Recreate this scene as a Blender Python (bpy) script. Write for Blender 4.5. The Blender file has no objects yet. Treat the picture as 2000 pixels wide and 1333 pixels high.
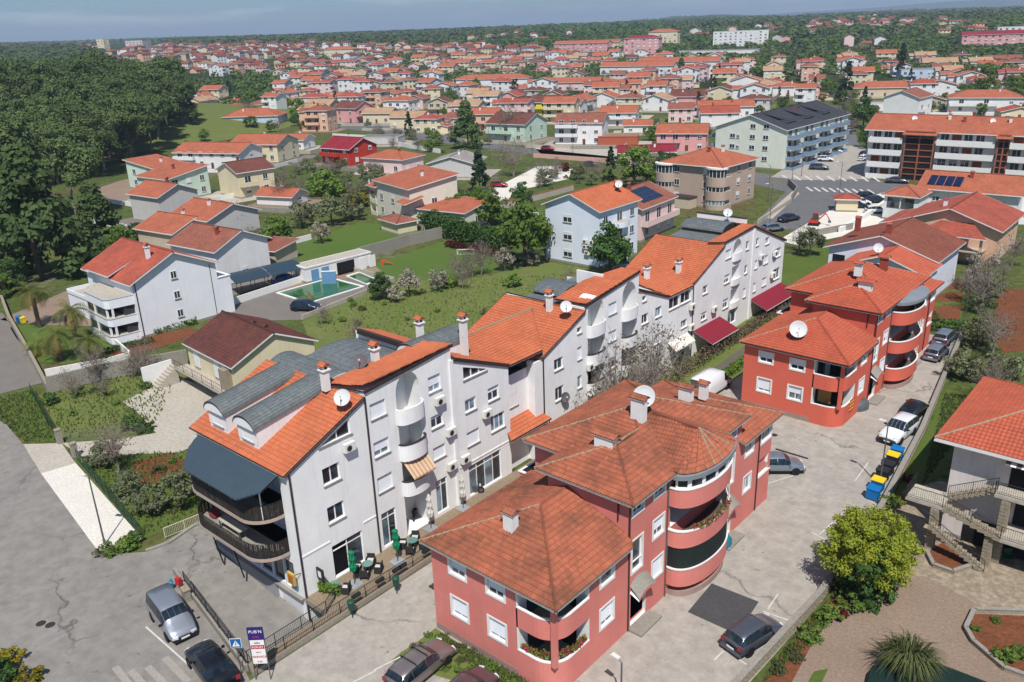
import bpy, math, random
from mathutils import Vector, Matrix, noise
from mathutils.geometry import tessellate_polygon
sc = bpy.context.scene
COL = sc.collection
# ---------------------------------------------------------------- camera, sky, sun, exposure
CR = Vector((0.75573872, 0.65399362, -0.03393122)); CU = Vector((-0.20719653, 0.28794005, 0.93496531)); CF = Vector((-0.6212315, 0.69955906, -0.35311266))
FOC, EYE = 1629.0, 38.0
HAZE = 1.4e-4
cam = bpy.data.cameras.new('camera'); co = bpy.data.objects.new('camera', cam); COL.objects.link(co)
cam.sensor_width = 36; cam.lens = FOC / 2000 * 36; cam.clip_start = .5; cam.clip_end = 60000
co.matrix_world = Matrix(((CR.x, CU.x, -CF.x, 0), (CR.y, CU.y, -CF.y, 0), (CR.z, CU.z, -CF.z, EYE), (0, 0, 0, 1)))
sc.camera = co
SUN = Vector((.385, -.395, .835)).normalized()
wd = bpy.data.worlds.new("World"); sc.world = wd; wd.use_nodes = True
nt = wd.node_tree; nt.nodes.clear()
wo = nt.nodes.new('ShaderNodeOutputWorld'); bg = nt.nodes.new('ShaderNodeBackground'); sky = nt.nodes.new('ShaderNodeTexSky')
sky.sky_type = 'NISHITA'; sky.sun_disc = False; sky.sun_elevation = math.asin(SUN.z); sky.sun_rotation = math.atan2(SUN.x, SUN.y)
sky.air_density = 1.0; sky.dust_density = .35; sky.ozone_density = 3.2
tc = nt.nodes.new('ShaderNodeTexCoord'); mp = nt.nodes.new('ShaderNodeMapping'); mp.inputs['Scale'].default_value = (1.6, 1.6, 14)
ns = nt.nodes.new('ShaderNodeTexNoise'); ns.inputs['Scale'].default_value = 2.6; ns.inputs['Detail'].default_value = 7; ns.inputs['Roughness'].default_value = .6
cr = nt.nodes.new('ShaderNodeValToRGB'); cr.color_ramp.elements[0].position = .49; cr.color_ramp.elements[1].position = .7
cr.color_ramp.elements[1].color = (.55, .55, .55, 1)
mx = nt.nodes.new('ShaderNodeMix'); mx.data_type = 'RGBA'; mx.inputs[7].default_value = (8.6, 9.1, 9.9, 1)
hs = nt.nodes.new('ShaderNodeHueSaturation'); hs.inputs['Saturation'].default_value = 1.05; hs.inputs['Value'].default_value = .72
nt.links.new(tc.outputs['Generated'], mp.inputs['Vector']); nt.links.new(mp.outputs[0], ns.inputs['Vector']); nt.links.new(ns.outputs['Fac'], cr.inputs[0])
nt.links.new(cr.outputs[0], mx.inputs[0]); ti = nt.nodes.new('ShaderNodeMix'); ti.data_type = 'RGBA'; ti.blend_type = 'MULTIPLY'; ti.inputs[0].default_value = 1; ti.inputs[7].default_value = (.56, .74, .95, 1); nt.links.new(sky.outputs[0], ti.inputs[6]); nt.links.new(ti.outputs[2], hs.inputs['Color']); nt.links.new(hs.outputs[0], mx.inputs[6]); nt.links.new(mx.outputs[2], bg.inputs['Color'])
bg.inputs['Strength'].default_value = .098; nt.links.new(bg.outputs[0], wo.inputs[0])
sl = bpy.data.lights.new('sun', 'SUN'); so = bpy.data.objects.new('sun', sl); COL.objects.link(so)
sl.energy = 4.4; sl.angle = math.radians(.55); sl.color = (1, .955, .9); so.rotation_euler = SUN.to_track_quat('Z', 'Y').to_euler(); so.location = (0, 0, 90)
vs = sc.view_settings; vs.view_transform = 'Standard'; vs.look = 'None'; vs.exposure = .27; vs.gamma = 1; vs.use_curve_mapping = False
sc.cycles.max_bounces = 5; sc.cycles.diffuse_bounces = 3; sc.cycles.glossy_bounces = 2; sc.cycles.transmission_bounces = 3; sc.cycles.transparent_max_bounces = 6
sc.cycles.use_denoising = True
# ---------------------------------------------------------------- survey: where a sight line from the camera meets the ground or a wall
GZ = -.4
def at(px, py, z=GZ):
    d = CR * (px - 1000) - CU * (py - 666.5) + CF * FOC
    t = (z - EYE) / d.z
    return Vector((d.x * t, d.y * t, z))
def project(p):
    v = Vector(p) - Vector((0, 0, EYE)); z = v.dot(CF)
    return 1000 + FOC * v.dot(CR) / z, 666.5 - FOC * v.dot(CU) / z, z
# ---------------------------------------------------------------- materials
def lin(c):
    c = c / 255
    return c / 12.92 if c <= .04045 else ((c + .055) / 1.055) ** 2.4
def rgb(c, k=1): return (min(lin(c[0]) * k, .9), min(lin(c[1]) * k, .9), min(lin(c[2]) * k, .9), 1)
MATS = {}
def nodes(name):
    m = bpy.data.materials.new(name); m.use_nodes = True
    t = m.node_tree; b = t.nodes['Principled BSDF']
    return m, t, b
def N(t, kind, **kw):
    n = t.nodes.new('ShaderNode' + kind)
    for k, v in kw.items():
        if k in n.inputs: n.inputs[k].default_value = v
        else: setattr(n, k, v)
    return n
def mixc(t, fac, a, b, mode='MIX'):
    m = t.nodes.new('ShaderNodeMix'); m.data_type = 'RGBA'; m.blend_type = mode
    for i, v in ((0, fac), (6, a), (7, b)):
        if hasattr(v, 'node'): t.links.new(v, m.inputs[i])
        else: m.inputs[i].default_value = v
    return m.outputs[2]
def ramp(t, src, p0, p1):
    r = N(t, 'MapRange'); r.inputs[1].default_value = p0; r.inputs[2].default_value = p1
    t.links.new(src, r.inputs[0]); return r.outputs[0]
def noisefac(t, vec, scale, detail=4, rough=.6, p0=.35, p1=.65, vscale=None):
    if vscale:
        mp = N(t, 'Mapping'); mp.inputs['Scale'].default_value = vscale; t.links.new(vec, mp.inputs[0]); vec = mp.outputs[0]
    n = N(t, 'TexNoise', Scale=scale, Detail=detail, Roughness=rough); t.links.new(vec, n.inputs['Vector'])
    return ramp(t, n.outputs['Fac'], p0, p1)
def bump(t, b, h, dist, strength=1):
    n = N(t, 'Bump', Distance=dist, Strength=strength); t.links.new(h, n.inputs['Height']); t.links.new(n.outputs[0], b.inputs['Normal'])
def M(name, c, c2=None, k=1, rough=.85, scale=.8, spec=.3, metal=0, bs=0, bd=.01, streak=0, alpha=None, local=False, spots=None, fine=0, wear=0):
    """plain weathered surface: base colour c drifting towards c2, optional vertical dirt streaks, spots, fine grain and bump"""
    if name in MATS: return MATS[name]
    m, t, b = nodes(name)
    A = rgb(c, k); B = rgb(c2 or [max(v * .93, 0) for v in c], k)
    g = N(t, 'TexCoord') if local else N(t, 'NewGeometry')
    pos = g.outputs['Object'] if local else g.outputs['Position']
    col = mixc(t, noisefac(t, pos, scale, 5, .65, .3, .7), A, B)
    if fine:
        col = mixc(t, noisefac(t, pos, fine, 3, .7, .3, .75), col, rgb([v * .86 for v in (c2 or c)], k))
    if streak:
        f = noisefac(t, pos, 1.1, 5, .7, .52, .8, (3, 3, .22))
        mm = N(t, 'Math', operation='MULTIPLY'); t.links.new(f, mm.inputs[0]); mm.inputs[1].default_value = streak
        col = mixc(t, mm.outputs[0], col, rgb((132, 126, 112), k))
    if spots:
        col = mixc(t, noisefac(t, pos, spots[0], 3, .6, spots[1], spots[1] + .05), col, rgb(spots[2], k))
    if wear:
        nn = N(t, 'TexNoise', Scale=.5, Detail=4); t.links.new(pos, nn.inputs['Vector']); vm = N(t, 'VectorMath', operation='MULTIPLY_ADD'); vm.inputs[1].default_value = (3, 3, 3); t.links.new(nn.outputs['Color'], vm.inputs[0]); t.links.new(pos, vm.inputs[2])
        vo = N(t, 'TexVoronoi', Scale=wear, feature='DISTANCE_TO_EDGE'); t.links.new(vm.outputs[0], vo.inputs['Vector']); f = ramp(t, vo.outputs['Distance'], .008, .0); mm = N(t, 'Math', operation='MULTIPLY'); t.links.new(f, mm.inputs[0]); t.links.new(noisefac(t, pos, .15, 2, .5, .45, .6), mm.inputs[1]); col = mixc(t, mm.outputs[0], col, rgb([v * .62 for v in c], k))
        col = mixc(t, noisefac(t, pos, 1.7, 2, .5, .7, .76), col, rgb([v * .74 for v in c], k)); col = mixc(t, noisefac(t, pos, .8, 6, .8, .6, .85, (1, .12, 1)), col, rgb([min(v * 1.12, 240) for v in c], k))
    if isinstance(col, tuple): b.inputs['Base Color'].default_value = col
    else: t.links.new(col, b.inputs['Base Color'])
    b.inputs['Roughness'].default_value = rough; b.inputs['Specular IOR Level'].default_value = spec; b.inputs['Metallic'].default_value = metal
    if bs:
        n = N(t, 'TexNoise', Scale=bs, Detail=4); t.links.new(pos, n.inputs['Vector']); bump(t, b, n.outputs['Fac'], bd)
    if alpha: b.inputs['Alpha'].default_value = alpha
    MATS[name] = m; return m
def roofmat(name, c, c2, dirt=(96, 62, 48), dk=.35, tw=.25, tl=.38, geo=True, k=.8, moss=.0):
    """clay tiles: UV is metres along the eave and up the slope, every tile its own shade, weathering patches on top"""
    if name in MATS: return MATS[name]
    m, t, b = nodes(name)
    uv = N(t, 'UVMap').outputs[0]; sep = N(t, 'SeparateXYZ'); t.links.new(uv, sep.inputs[0])
    def step(o, s):
        d = N(t, 'Math', operation='DIVIDE'); t.links.new(o, d.inputs[0]); d.inputs[1].default_value = s
        f = N(t, 'Math', operation='FLOOR'); t.links.new(d.outputs[0], f.inputs[0])
        fr = N(t, 'Math', operation='FRACT'); t.links.new(d.outputs[0], fr.inputs[0]); return f.outputs[0], fr.outputs[0]
    ui, uf = step(sep.outputs[0], tw); vi, vf = step(sep.outputs[1], tl)
    cb = N(t, 'CombineXYZ'); t.links.new(ui, cb.inputs[0]); t.links.new(vi, cb.inputs[1])
    wn = N(t, 'TexWhiteNoise', noise_dimensions='2D'); t.links.new(cb.outputs[0], wn.inputs['Vector'])
    f = ramp(t, wn.outputs['Value'], -.2, 1.2)
    col = mixc(t, f, rgb(c, k), rgb(c2, k))
    pos = N(t, 'NewGeometry').outputs['Position']
    w = noisefac(t, pos, .35, 7, .72, .42, .72)
    ww = N(t, 'Math', operation='MULTIPLY'); t.links.new(w, ww.inputs[0]); ww.inputs[1].default_value = dk
    col = mixc(t, ww.outputs[0], col, rgb(dirt, k))
    rare = N(t, 'Math', operation='GREATER_THAN'); rare.inputs[1].default_value = .965; t.links.new(wn.outputs['Value'], rare.inputs[0])
    r2 = N(t, 'Math', operation='MULTIPLY'); r2.inputs[1].default_value = .22; t.links.new(rare.outputs[0], r2.inputs[0])
    col = mixc(t, r2.outputs[0], col, rgb([min(v * 1.25, 235) for v in c], k))
    # shade line along the lap of each course, put into the colour
    lap = ramp(t, vf, .22, .0); lm = N(t, 'Math', operation='MULTIPLY'); t.links.new(lap, lm.inputs[0]); lm.inputs[1].default_value = .38 if geo else .5
    col = mixc(t, lm.outputs[0], col, rgb([v * .72 for v in dirt], k))
    if moss:
        col = mixc(t, noisefac(t, pos, 1.3, 6, .75, .56, .7), col, rgb((70, 52, 44), k))
    t.links.new(col, b.inputs['Base Color']); b.inputs['Roughness'].default_value = .8; b.inputs['Specular IOR Level'].default_value = .25
    if not geo:
        sn = N(t, 'Math', operation='SINE'); a = N(t, 'Math', operation='MULTIPLY'); a.inputs[1].default_value = 6.2832; t.links.new(uf, a.inputs[0]); t.links.new(a.outputs[0], sn.inputs[0])
        s1 = N(t, 'Math', operation='MULTIPLY'); s1.inputs[1].default_value = .35; t.links.new(sn.outputs[0], s1.inputs[0])
        ad = N(t, 'Math', operation='SUBTRACT'); t.links.new(s1.outputs[0], ad.inputs[0]); t.links.new(vf, ad.inputs[1])
        bump(t, b, ad.outputs[0], .05)
    else:
        n = N(t, 'TexNoise', Scale=14, Detail=3); t.links.new(pos, n.inputs['Vector']); bump(t, b, n.outputs['Fac'], .01)
    MATS[name] = m; return m
def glassmat(name, c=(40, 48, 56), rough=.06):
    if name in MATS: return MATS[name]
    m, t, b = nodes(name)
    pos = N(t, 'NewGeometry').outputs['Position']
    t.links.new(mixc(t, noisefac(t, pos, .9, 2, .5, .4, .6), rgb(c, .7), rgb([v * 1.7 for v in c], .7)), b.inputs['Base Color'])
    b.inputs['Roughness'].default_value = rough; b.inputs['Specular IOR Level'].default_value = .8
    MATS[name] = m; return m
def leafmat(name, c, c2, k=.75, rough=.7, trans=.25):
    if name in MATS: return MATS[name]
    m, t, b = nodes(name)
    g = N(t, 'TexCoord').outputs['Object']; oi = N(t, 'ObjectInfo')
    f = noisefac(t, g, .55, 4, .7, .35, .65); f2 = noisefac(t, g, 5, 2, .6, .3, .75)
    col = mixc(t, f, rgb(c, k), rgb(c2, k)); col = mixc(t, f2, col, rgb([v * .72 for v in c], k))
    hv = N(t, 'HueSaturation'); mr = N(t, 'MapRange'); mr.inputs[3].default_value = .78; mr.inputs[4].default_value = 1.22
    t.links.new(oi.outputs['Random'], mr.inputs[0]); t.links.new(mr.outputs[0], hv.inputs['Value']); t.links.new(col, hv.inputs['Color'])
    t.links.new(hv.outputs[0], b.inputs['Base Color']); b.inputs['Roughness'].default_value = rough; b.inputs['Specular IOR Level'].default_value = .15
    tr = N(t, 'BsdfTranslucent'); t.links.new(hv.outputs[0], tr.inputs['Color']); ms = N(t, 'MixShader'); ms.inputs[0].default_value = trans
    t.links.new(b.outputs[0], ms.inputs[1]); t.links.new(tr.outputs[0], ms.inputs[2]); t.links.new(ms.outputs[0], t.nodes['Material Output'].inputs['Surface'])
    MATS[name] = m; return m
WHITE = M('white_render', (226, 226, 224), (214, 215, 214), k=1.08, streak=.22, scale=.5, bs=30, bd=.004)
WHITE2 = M('white_paint', (232, 231, 228), (220, 219, 215), k=.95, scale=2)
ORANGE = roofmat('orange_tile', (210, 122, 84), (196, 106, 70), dirt=(144, 86, 62), dk=.45, tw=.3, tl=.36)
REDT = roofmat('red_clay_tile', (194, 116, 86), (168, 96, 72), dirt=(108, 76, 60), dk=.95, tw=.235, tl=.37)
REDT2 = roofmat('red_tile_clean', (202, 106, 78), (188, 92, 68), dirt=(138, 76, 60), dk=.45, tw=.235, tl=.37)
BROWNT = roofmat('brown_tile', (120, 68, 58), (88, 54, 50), dirt=(66, 48, 46), dk=.6, tw=.24, tl=.36, moss=0)
ZINC = M('zinc_sheet', (132, 138, 138), (108, 116, 117), k=.82, rough=.55, spec=.4, scale=.7, fine=3)
GUTTER = M('dark_gutter', (62, 50, 50), (48, 42, 42), rough=.6)
GLASS = glassmat('window_glass'); GLASSB = glassmat('pale_glass', (92, 108, 118))
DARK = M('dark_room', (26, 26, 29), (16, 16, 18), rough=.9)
SHUT = M('roller_shutter', (222, 226, 230), (212, 216, 220), rough=.6, scale=6)
FRAME = M('white_frame', (236, 236, 234), (226, 226, 224), rough=.5)
CONC = M('pale_concrete', (186, 181, 170), (168, 162, 150), k=.7, scale=.5, streak=.4, fine=6)
STONE = M('pale_stone', (190, 178, 156), (160, 148, 126), k=.8, scale=2.5, fine=9, bs=12, bd=.03)
METAL = M('grey_metal', (120, 122, 124), (104, 106, 108), rough=.45, metal=.6, spec=.5)
BLACKM = M('black_metal', (30, 32, 36), (24, 25, 28), rough=.5, spec=.4)
DISH = M('dish_grey', (206, 208, 208), (190, 192, 192), rough=.5)
ACW = M('ac_casing', (222, 221, 214), (208, 206, 198), rough=.55)
# ---------------------------------------------------------------- mesh kit
class MB:
    def __init__(s): s.v = []; s.f = []; s.m = []; s.uv = []; s.mats = []
    def mi(s, mat):
        if mat not in s.mats: s.mats.append(mat)
        return s.mats.index(mat)
    def face(s, pts, mat, uv=None):
        b = len(s.v); s.v += [tuple(p) for p in pts]; s.f.append(tuple(range(b, b + len(pts)))); s.m.append(s.mi(mat)); s.uv.append(uv)
    def box(s, x0, x1, y0, y1, z0, z1, mat, X=None):
        p = [Vector((x, y, z)) for z in (z0, z1) for y in (y0, y1) for x in (x0, x1)]
        if X is not None: p = [X @ q for q in p]
        for q in ((0, 2, 3, 1), (4, 5, 7, 6), (0, 1, 5, 4), (2, 6, 7, 3), (0, 4, 6, 2), (1, 3, 7, 5)): s.face([p[i] for i in q], mat)
    def prism(s, poly, z0, z1, mat, cap=True, X=None, mtop=None):
        """poly: list of (x,y) anticlockwise; z0/z1 may be numbers or lists"""
        n = len(poly); a = [Vector((x, y, z0 if not isinstance(z0, (list, tuple)) else z0[i])) for i, (x, y) in enumerate(poly)]
        c = [Vector((x, y, z1 if not isinstance(z1, (list, tuple)) else z1[i])) for i, (x, y) in enumerate(poly)]
        if X is not None: a = [X @ q for q in a]; c = [X @ q for q in c]
        for i in range(n): j = (i + 1) % n; s.face((a[i], a[j], c[j], c[i]), mat)
        if cap:
            for t in tessellate_polygon([c]): s.face([c[i] for i in t], mtop or mat)
            for t in tessellate_polygon([a]): s.face([a[i] for i in t][::-1], mat)
    def slab(s, pts, th, mat, mside=None, uv=None):
        """flat polygon in space given thickness downwards"""
        p = [Vector(q) for q in pts]; q = [a - Vector((0, 0, th)) for a in p]; n = len(p)
        s.face(p, mat, uv); s.face(q[::-1], mside or mat)
        for i in range(n): j = (i + 1) % n; s.face((p[j], p[i], q[i], q[j]), mside or mat)
    def tube(s, a, b, r, mat, n=6, r2=None):
        a = Vector(a); b = Vector(b); d = (b - a)
        if d.length < 1e-5: return
        d.normalize(); u = d.orthogonal().normalized(); w = d.cross(u); r2 = r if r2 is None else r2
        A = [a + (u * math.cos(2 * math.pi * i / n) + w * math.sin(2 * math.pi * i / n)) * r for i in range(n)]
        B = [b + (u * math.cos(2 * math.pi * i / n) + w * math.sin(2 * math.pi * i / n)) * r2 for i in range(n)]
        for i in range(n): j = (i + 1) % n; s.face((A[i], A[j], B[j], B[i]), mat)
        s.face(A[::-1], mat); s.face(B, mat)
    def lathe(s, prof, c, mat, n=14, X=None):
        for k in range(len(prof) - 1):
            (r0, z0), (r1, z1) = prof[k], prof[k + 1]
            for i in range(n):
                a0 = 2 * math.pi * i / n; a1 = 2 * math.pi * (i + 1) / n
                P = [Vector((c[0] + r * math.cos(a), c[1] + r * math.sin(a), c[2] + z)) for r, z, a in ((r0, z0, a0), (r0, z0, a1), (r1, z1, a1), (r1, z1, a0))]
                if r0 < 1e-6: P = [P[0], P[2], P[3]]
                elif r1 < 1e-6: P = P[:3]
                if X is not None: P = [X @ q for q in P]
                s.face(P, mat)
    def mesh(s, name, weld=0, smooth=False):
        me = bpy.data.meshes.new(name); me.from_pydata(s.v, [], s.f); me.update()
        for m in s.mats: me.materials.append(m)
        me.polygons.foreach_set('material_index', s.m)
        if any(u for u in s.uv):
            ul = me.uv_layers.new(name='UVMap'); k = 0; d = []
            for f, u in zip(s.f, s.uv):
                for i in range(len(f)): d += list(u[i]) if u else [0, 0]
            ul.data.foreach_set('uv', d)
        if weld:
            import bmesh
            bm = bmesh.new(); bm.from_mesh(me); bmesh.ops.remove_doubles(bm, verts=bm.verts, dist=weld); bm.to_mesh(me); bm.free()
        if smooth: me.polygons.foreach_set('use_smooth', [True] * len(me.polygons))
        return me
    def build(s, name, parent=None, weld=0, smooth=False, **tags):
        return link(name, s.mesh(name, weld, smooth), parent, **tags)
def tag(o, label=None, cat=None, group=None, kind=None):
    if label: o['label'] = label
    if cat: o['category'] = cat
    if group: o['group'] = group
    if kind: o['kind'] = kind
    return o
def link(name, data, parent=None, loc=None, rz=0, label=None, cat=None, group=None, kind=None, scale=None, mat=None):
    o = bpy.data.objects.new(name, data); COL.objects.link(o)
    if parent is not None: o.parent = parent
    if mat is not None: o.matrix_local = mat
    else:
        if loc is not None: o.location = loc
        o.rotation_euler = (0, 0, rz)
        if scale is not None: o.scale = scale if hasattr(scale, '__len__') else (scale,) * 3
    return tag(o, label, cat, group, kind)
def empty(name, loc=(0, 0, 0), rz=0, label=None, cat=None, group=None, scale=None):
    o = link(name, None, None, loc, rz, label, cat, group, None, scale); o.empty_display_size = .3; return o
KIDS = {}
def copy_tree(o, loc, rz=0, scale=None, label=None, group=None):
    c = o.copy(); COL.objects.link(c); c.location = loc; c.rotation_euler = (0, 0, rz)
    if scale is not None: c.scale = scale if hasattr(scale, '__len__') else (scale,) * 3
    if label: c['label'] = label
    if group: c['group'] = group
    def rec(a, b):
        for ch in kids_of(a):
            d = ch.copy(); COL.objects.link(d); d.parent = b; rec(ch, d)
    rec(o, c); return c
def kids_of(o):
    if o.name not in KIDS: KIDS[o.name] = list(o.children)
    return KIDS[o.name]
# roof plane with real tile relief: a grid in the plane's own (along eave, up slope) axes, clipped to the polygon
def roof_plane(mb, pts, mat, relief=True, tw=.25, tl=.36, h=.045, th=.12, mside=None, edge=None):
    """pts anticlockwise seen from above. edge: index of eave edge (default: the lowest, most level one)"""
    P = [Vector(p) for p in pts]; n = len(P)
    nrm = Vector((0, 0, 0))
    for i in range(n): nrm += (P[i] - P[0]).cross(P[(i + 1) % n] - P[0])
    nrm.normalize()
    if nrm.z < 0: P.reverse(); nrm = -nrm
    u = Vector((0, 0, 1)).cross(nrm)
    if u.length < 1e-3: u = Vector((1, 0, 0))
    u.normalize(); v = nrm.cross(u)      # v points up the slope
    if v.z < 0: v = -v; u = -u
    o = min(P, key=lambda p: p.dot(v)); uvs = [((p - o).dot(u), (p - o).dot(v)) for p in P]
    mside = mside or GUTTER
    if not relief:
        mb.face(P, mat, uvs)
    else:
        u0 = min(a for a, b in uvs); u1 = max(a for a, b in uvs); v1 = max(b for a, b in uvs)
        ccw = sum(uvs[i][0] * uvs[(i + 1) % n][1] - uvs[(i + 1) % n][0] * uvs[i][1] for i in range(n)) > 0
        poly = uvs if ccw else uvs[::-1]
        nrow = int(v1 / tl) + 1; prof = [(0, 0), (.3, 1), (.55, .95), (.8, 0)]
        for r in range(nrow):
            va, vb = r * tl, min((r + 1) * tl, v1)
            # clip the strip to the polygon (convex): range of u at va and vb
            def rng(vv):
                xs = []
                for i in range(len(poly)):
                    (a0, b0), (a1, b1) = poly[i], poly[(i + 1) % len(poly)]
                    if (b0 - vv) * (b1 - vv) <= 0 and abs(b1 - b0) > 1e-9: xs.append(a0 + (a1 - a0) * (vv - b0) / (b1 - b0))
                return (min(xs), max(xs)) if len(xs) > 1 else None
            e = 1e-4; ra = rng(va + e); rb = rng(vb - e)
            if not ra or not rb: continue
            lo = min(ra[0], rb[0]); hi = max(ra[1], rb[1]); k = int((lo - u0) / tw) - 1; us = []
            while u0 + k * tw < hi + tw:
                for a, hh in prof: us.append((u0 + (k + a) * tw, hh))
                k += 1
            def pt(uu, vv, hh, lift): return o + u * uu + v * vv + nrm * (hh * h + lift)
            for (ua, ha), (ub, hb) in zip(us, us[1:]):
                a0 = min(max(ua, ra[0]), ra[1]); a1 = min(max(ub, ra[0]), ra[1]); b0 = min(max(ua, rb[0]), rb[1]); b1 = min(max(ub, rb[0]), rb[1])
                if a1 - a0 < 1e-4 and b1 - b0 < 1e-4: continue
                L = .03
                mb.face([pt(a0, va, ha, L), pt(a1, va, hb, L), pt(b1, vb, hb, .0), pt(b0, vb, ha, .0)], mat, [(a0, va), (a1, va), (b1, vb - .001), (b0, vb - .001)])
                if a1 - a0 > 1e-4: mb.face([pt(a0, va, ha, -.0), pt(a1, va, hb, -.0), pt(a1, va, hb, L), pt(a0, va, ha, L)], mat, [(a0, va), (a1, va), (a1, va), (a0, va)])
    if th:
        q = [p - Vector((0, 0, th)) for p in P]
        mb.face([a - Vector((0, 0, .02)) for a in q][::-1], WHITE2)
        for i in range(n):
            j = (i + 1) % n; mb.face((P[j] + Vector((0, 0, .02)), P[i] + Vector((0, 0, .02)), q[i], q[j]), mside)
def ridge(mb, a, b, mat, r=.13, seg=.4):
    a = Vector(a); b = Vector(b); n = max(1, int((b - a).length / seg)); d = (b - a) / n
    for i in range(n): mb.tube(a + d * i, a + d * (i + 1.04), r, mat, 6, r * .86)
# flat wall panel with openings: outline and openings in (u along wall, v up), reveals going inwards
class Wall:
    def __init__(s, origin, ang, outline, parent, mat, name='wall', reveal=None):
        """origin: 3D point of u=0,v=0; ang: direction of +u in plan (degrees); the outside is to the right of +u"""
        s.a = math.radians(ang); s.o = Vector(origin); s.out = outline; s.holes = []; s.parent = parent; s.mat = mat; s.name = name; s.rev = reveal or mat
        s.X = Matrix.Translation(s.o) @ Matrix.Rotation(s.a, 4, 'Z')   # local: x along the wall, -y outwards, z up
    def hole(s, poly, depth=.18, back=None): s.holes.append((poly, depth, back)); return s
    def build(s, **kw):
        mb = MB(); L = [[Vector((u, 0, v)) for u, v in s.out]] + [[Vector((u, 0, v)) for u, v in h[0]] for h in s.holes]
        flat = [p for l in L for p in l]
        for t in tessellate_polygon(L):
            p = [flat[i] for i in t]
            if (p[1] - p[0]).cross(p[2] - p[0]).y > 0: p.reverse()
            mb.face(p, s.mat)
        for poly, d, back in s.holes:
            n = len(poly)
            ar = sum(poly[i][0] * poly[(i + 1) % n][1] - poly[(i + 1) % n][0] * poly[i][1] for i in range(n))
            pp = poly if ar > 0 else poly[::-1]
            for i in range(n):
                (a, b), (c, e) = pp[i], pp[(i + 1) % n]
                mb.face([Vector((a, 0, b)), Vector((c, 0, e)), Vector((c, d, e)), Vector((a, d, b))][::-1], s.rev)
            if back: 
                for t in tessellate_polygon([[Vector((a, d, b)) for a, b in pp]]): mb.face([(pp[i][0], d, pp[i][1]) for i in t], back)
        o = mb.build(s.name, s.parent); o.matrix_local = s.X
        for k, v in kw.items(): o[k] = v
        s.obj = o; return o
    def put(s, name, mesh, u, v, d=0, parent=None, rz=0):
        o = link(name, mesh, parent or s.parent); o.matrix_local = s.X @ Matrix.Translation((u, -d, v)) @ Matrix.Rotation(rz, 4, 'Z'); return o
def rect(u0, v0, u1, v1): return [(u0, v0), (u1, v0), (u1, v1), (u0, v1)]
def arch(u0, u1, v0, v1, n=10):
    """door-like opening: flat bottom at v0, round head reaching v1"""
    r = (u1 - u0) / 2; ry = min(v1 - v0, r * 1.25); c = (u0 + u1) / 2
    return [(u0, v0), (u1, v0)] + [(c + r * math.cos(math.pi * i / n), v1 - ry + ry * math.sin(math.pi * i / n)) for i in range(n + 1)]
WCACHE = {}
def win_meshes(w, h, panes, shut, fm, sill):
    gv = random.random() < .35; key = (round(w, 2), round(h, 2), panes, round(shut, 2), fm.name, sill, gv)
    if key in WCACHE: return WCACHE[key]
    f = MB(); t = .07
    f.box(0, w, 0, .06, 0, t, fm); f.box(0, w, 0, .06, h - t, h, fm); f.box(0, t, 0, .06, t, h - t, fm); f.box(w - t, w, 0, .06, t, h - t, fm)
    for i in range(1, panes): x = w * i / panes; f.box(x - .05, x + .05, -.004, .056, t, h - t, fm)
    g = MB(); pw = w / panes; g.box(.03, pw - .03, .02, .035, .03, h - .03, GLASSB if gv else GLASS)
    sh = None
    if shut > 0:
        sh = MB(); z0 = h - h * shut; n = max(2, int((h - z0) / .09))
        for i in range(n):
            a = z0 + (h - .02 - z0) * i / n; b = z0 + (h - .02 - z0) * (i + 1) / n
            sh.face([(.05, -.012, a), (w - .05, -.012, a), (w - .05, -.03, (a + b) / 2), (.05, -.03, (a + b) / 2)], SHUT)
            sh.face([(.05, -.03, (a + b) / 2), (w - .05, -.03, (a + b) / 2), (w - .05, -.012, b), (.05, -.012, b)], SHUT)
        sh.box(.05, w - .05, -.03, 0, z0 - .04, z0, SHUT); sh = sh.mesh('shutter')
    si = None
    if sill: si = MB(); si.box(-.06, w + .06, -.17, .02, -.055, -.01, sill if not isinstance(sill, bool) else CONC); si = si.mesh('sill')
    WCACHE[key] = (f.mesh('window'), g.mesh('pane'), sh, si); return WCACHE[key]
def window(W, u0, v0, u1, v1, panes=2, shut=0., fm=None, sill=True, depth=.16, cut=True, surround=0, smat=None, name='window', label=None):
    if cut: W.hole(rect(u0, v0, u1, v1), depth + .07, None)
    f, g, sh, si = win_meshes(u1 - u0, v1 - v0, panes, shut, fm or FRAME, sill)
    o = W.put(name, f, u0, v0, -depth)
    for i in range(panes): link('pane', g, o, (i * (u1 - u0) / panes, 0, 0))
    if sh: link('shutter', sh, o)
    if si: link('sill', si, o, (0, -depth + .06, 0))
    if surround:
        s = surround; w = u1 - u0; h = v1 - v0; k = ('sur', round(w, 2), round(h, 2), s)
        if k not in WCACHE:
            b = MB(); sm = smat or WHITE2
            b.box(-s, w + s, -.04, .0, -s, 0, sm); b.box(-s, w + s, -.04, 0, h, h + s * .7, sm); b.box(-s, 0, -.037, 0, 0, h, sm); b.box(w, w + s, -.037, 0, 0, h, sm)
            WCACHE[k] = b.mesh('surround')
        link('surround', WCACHE[k], o, (0, -depth - .002, 0))
    if label: o['label'] = label
    return o
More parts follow.
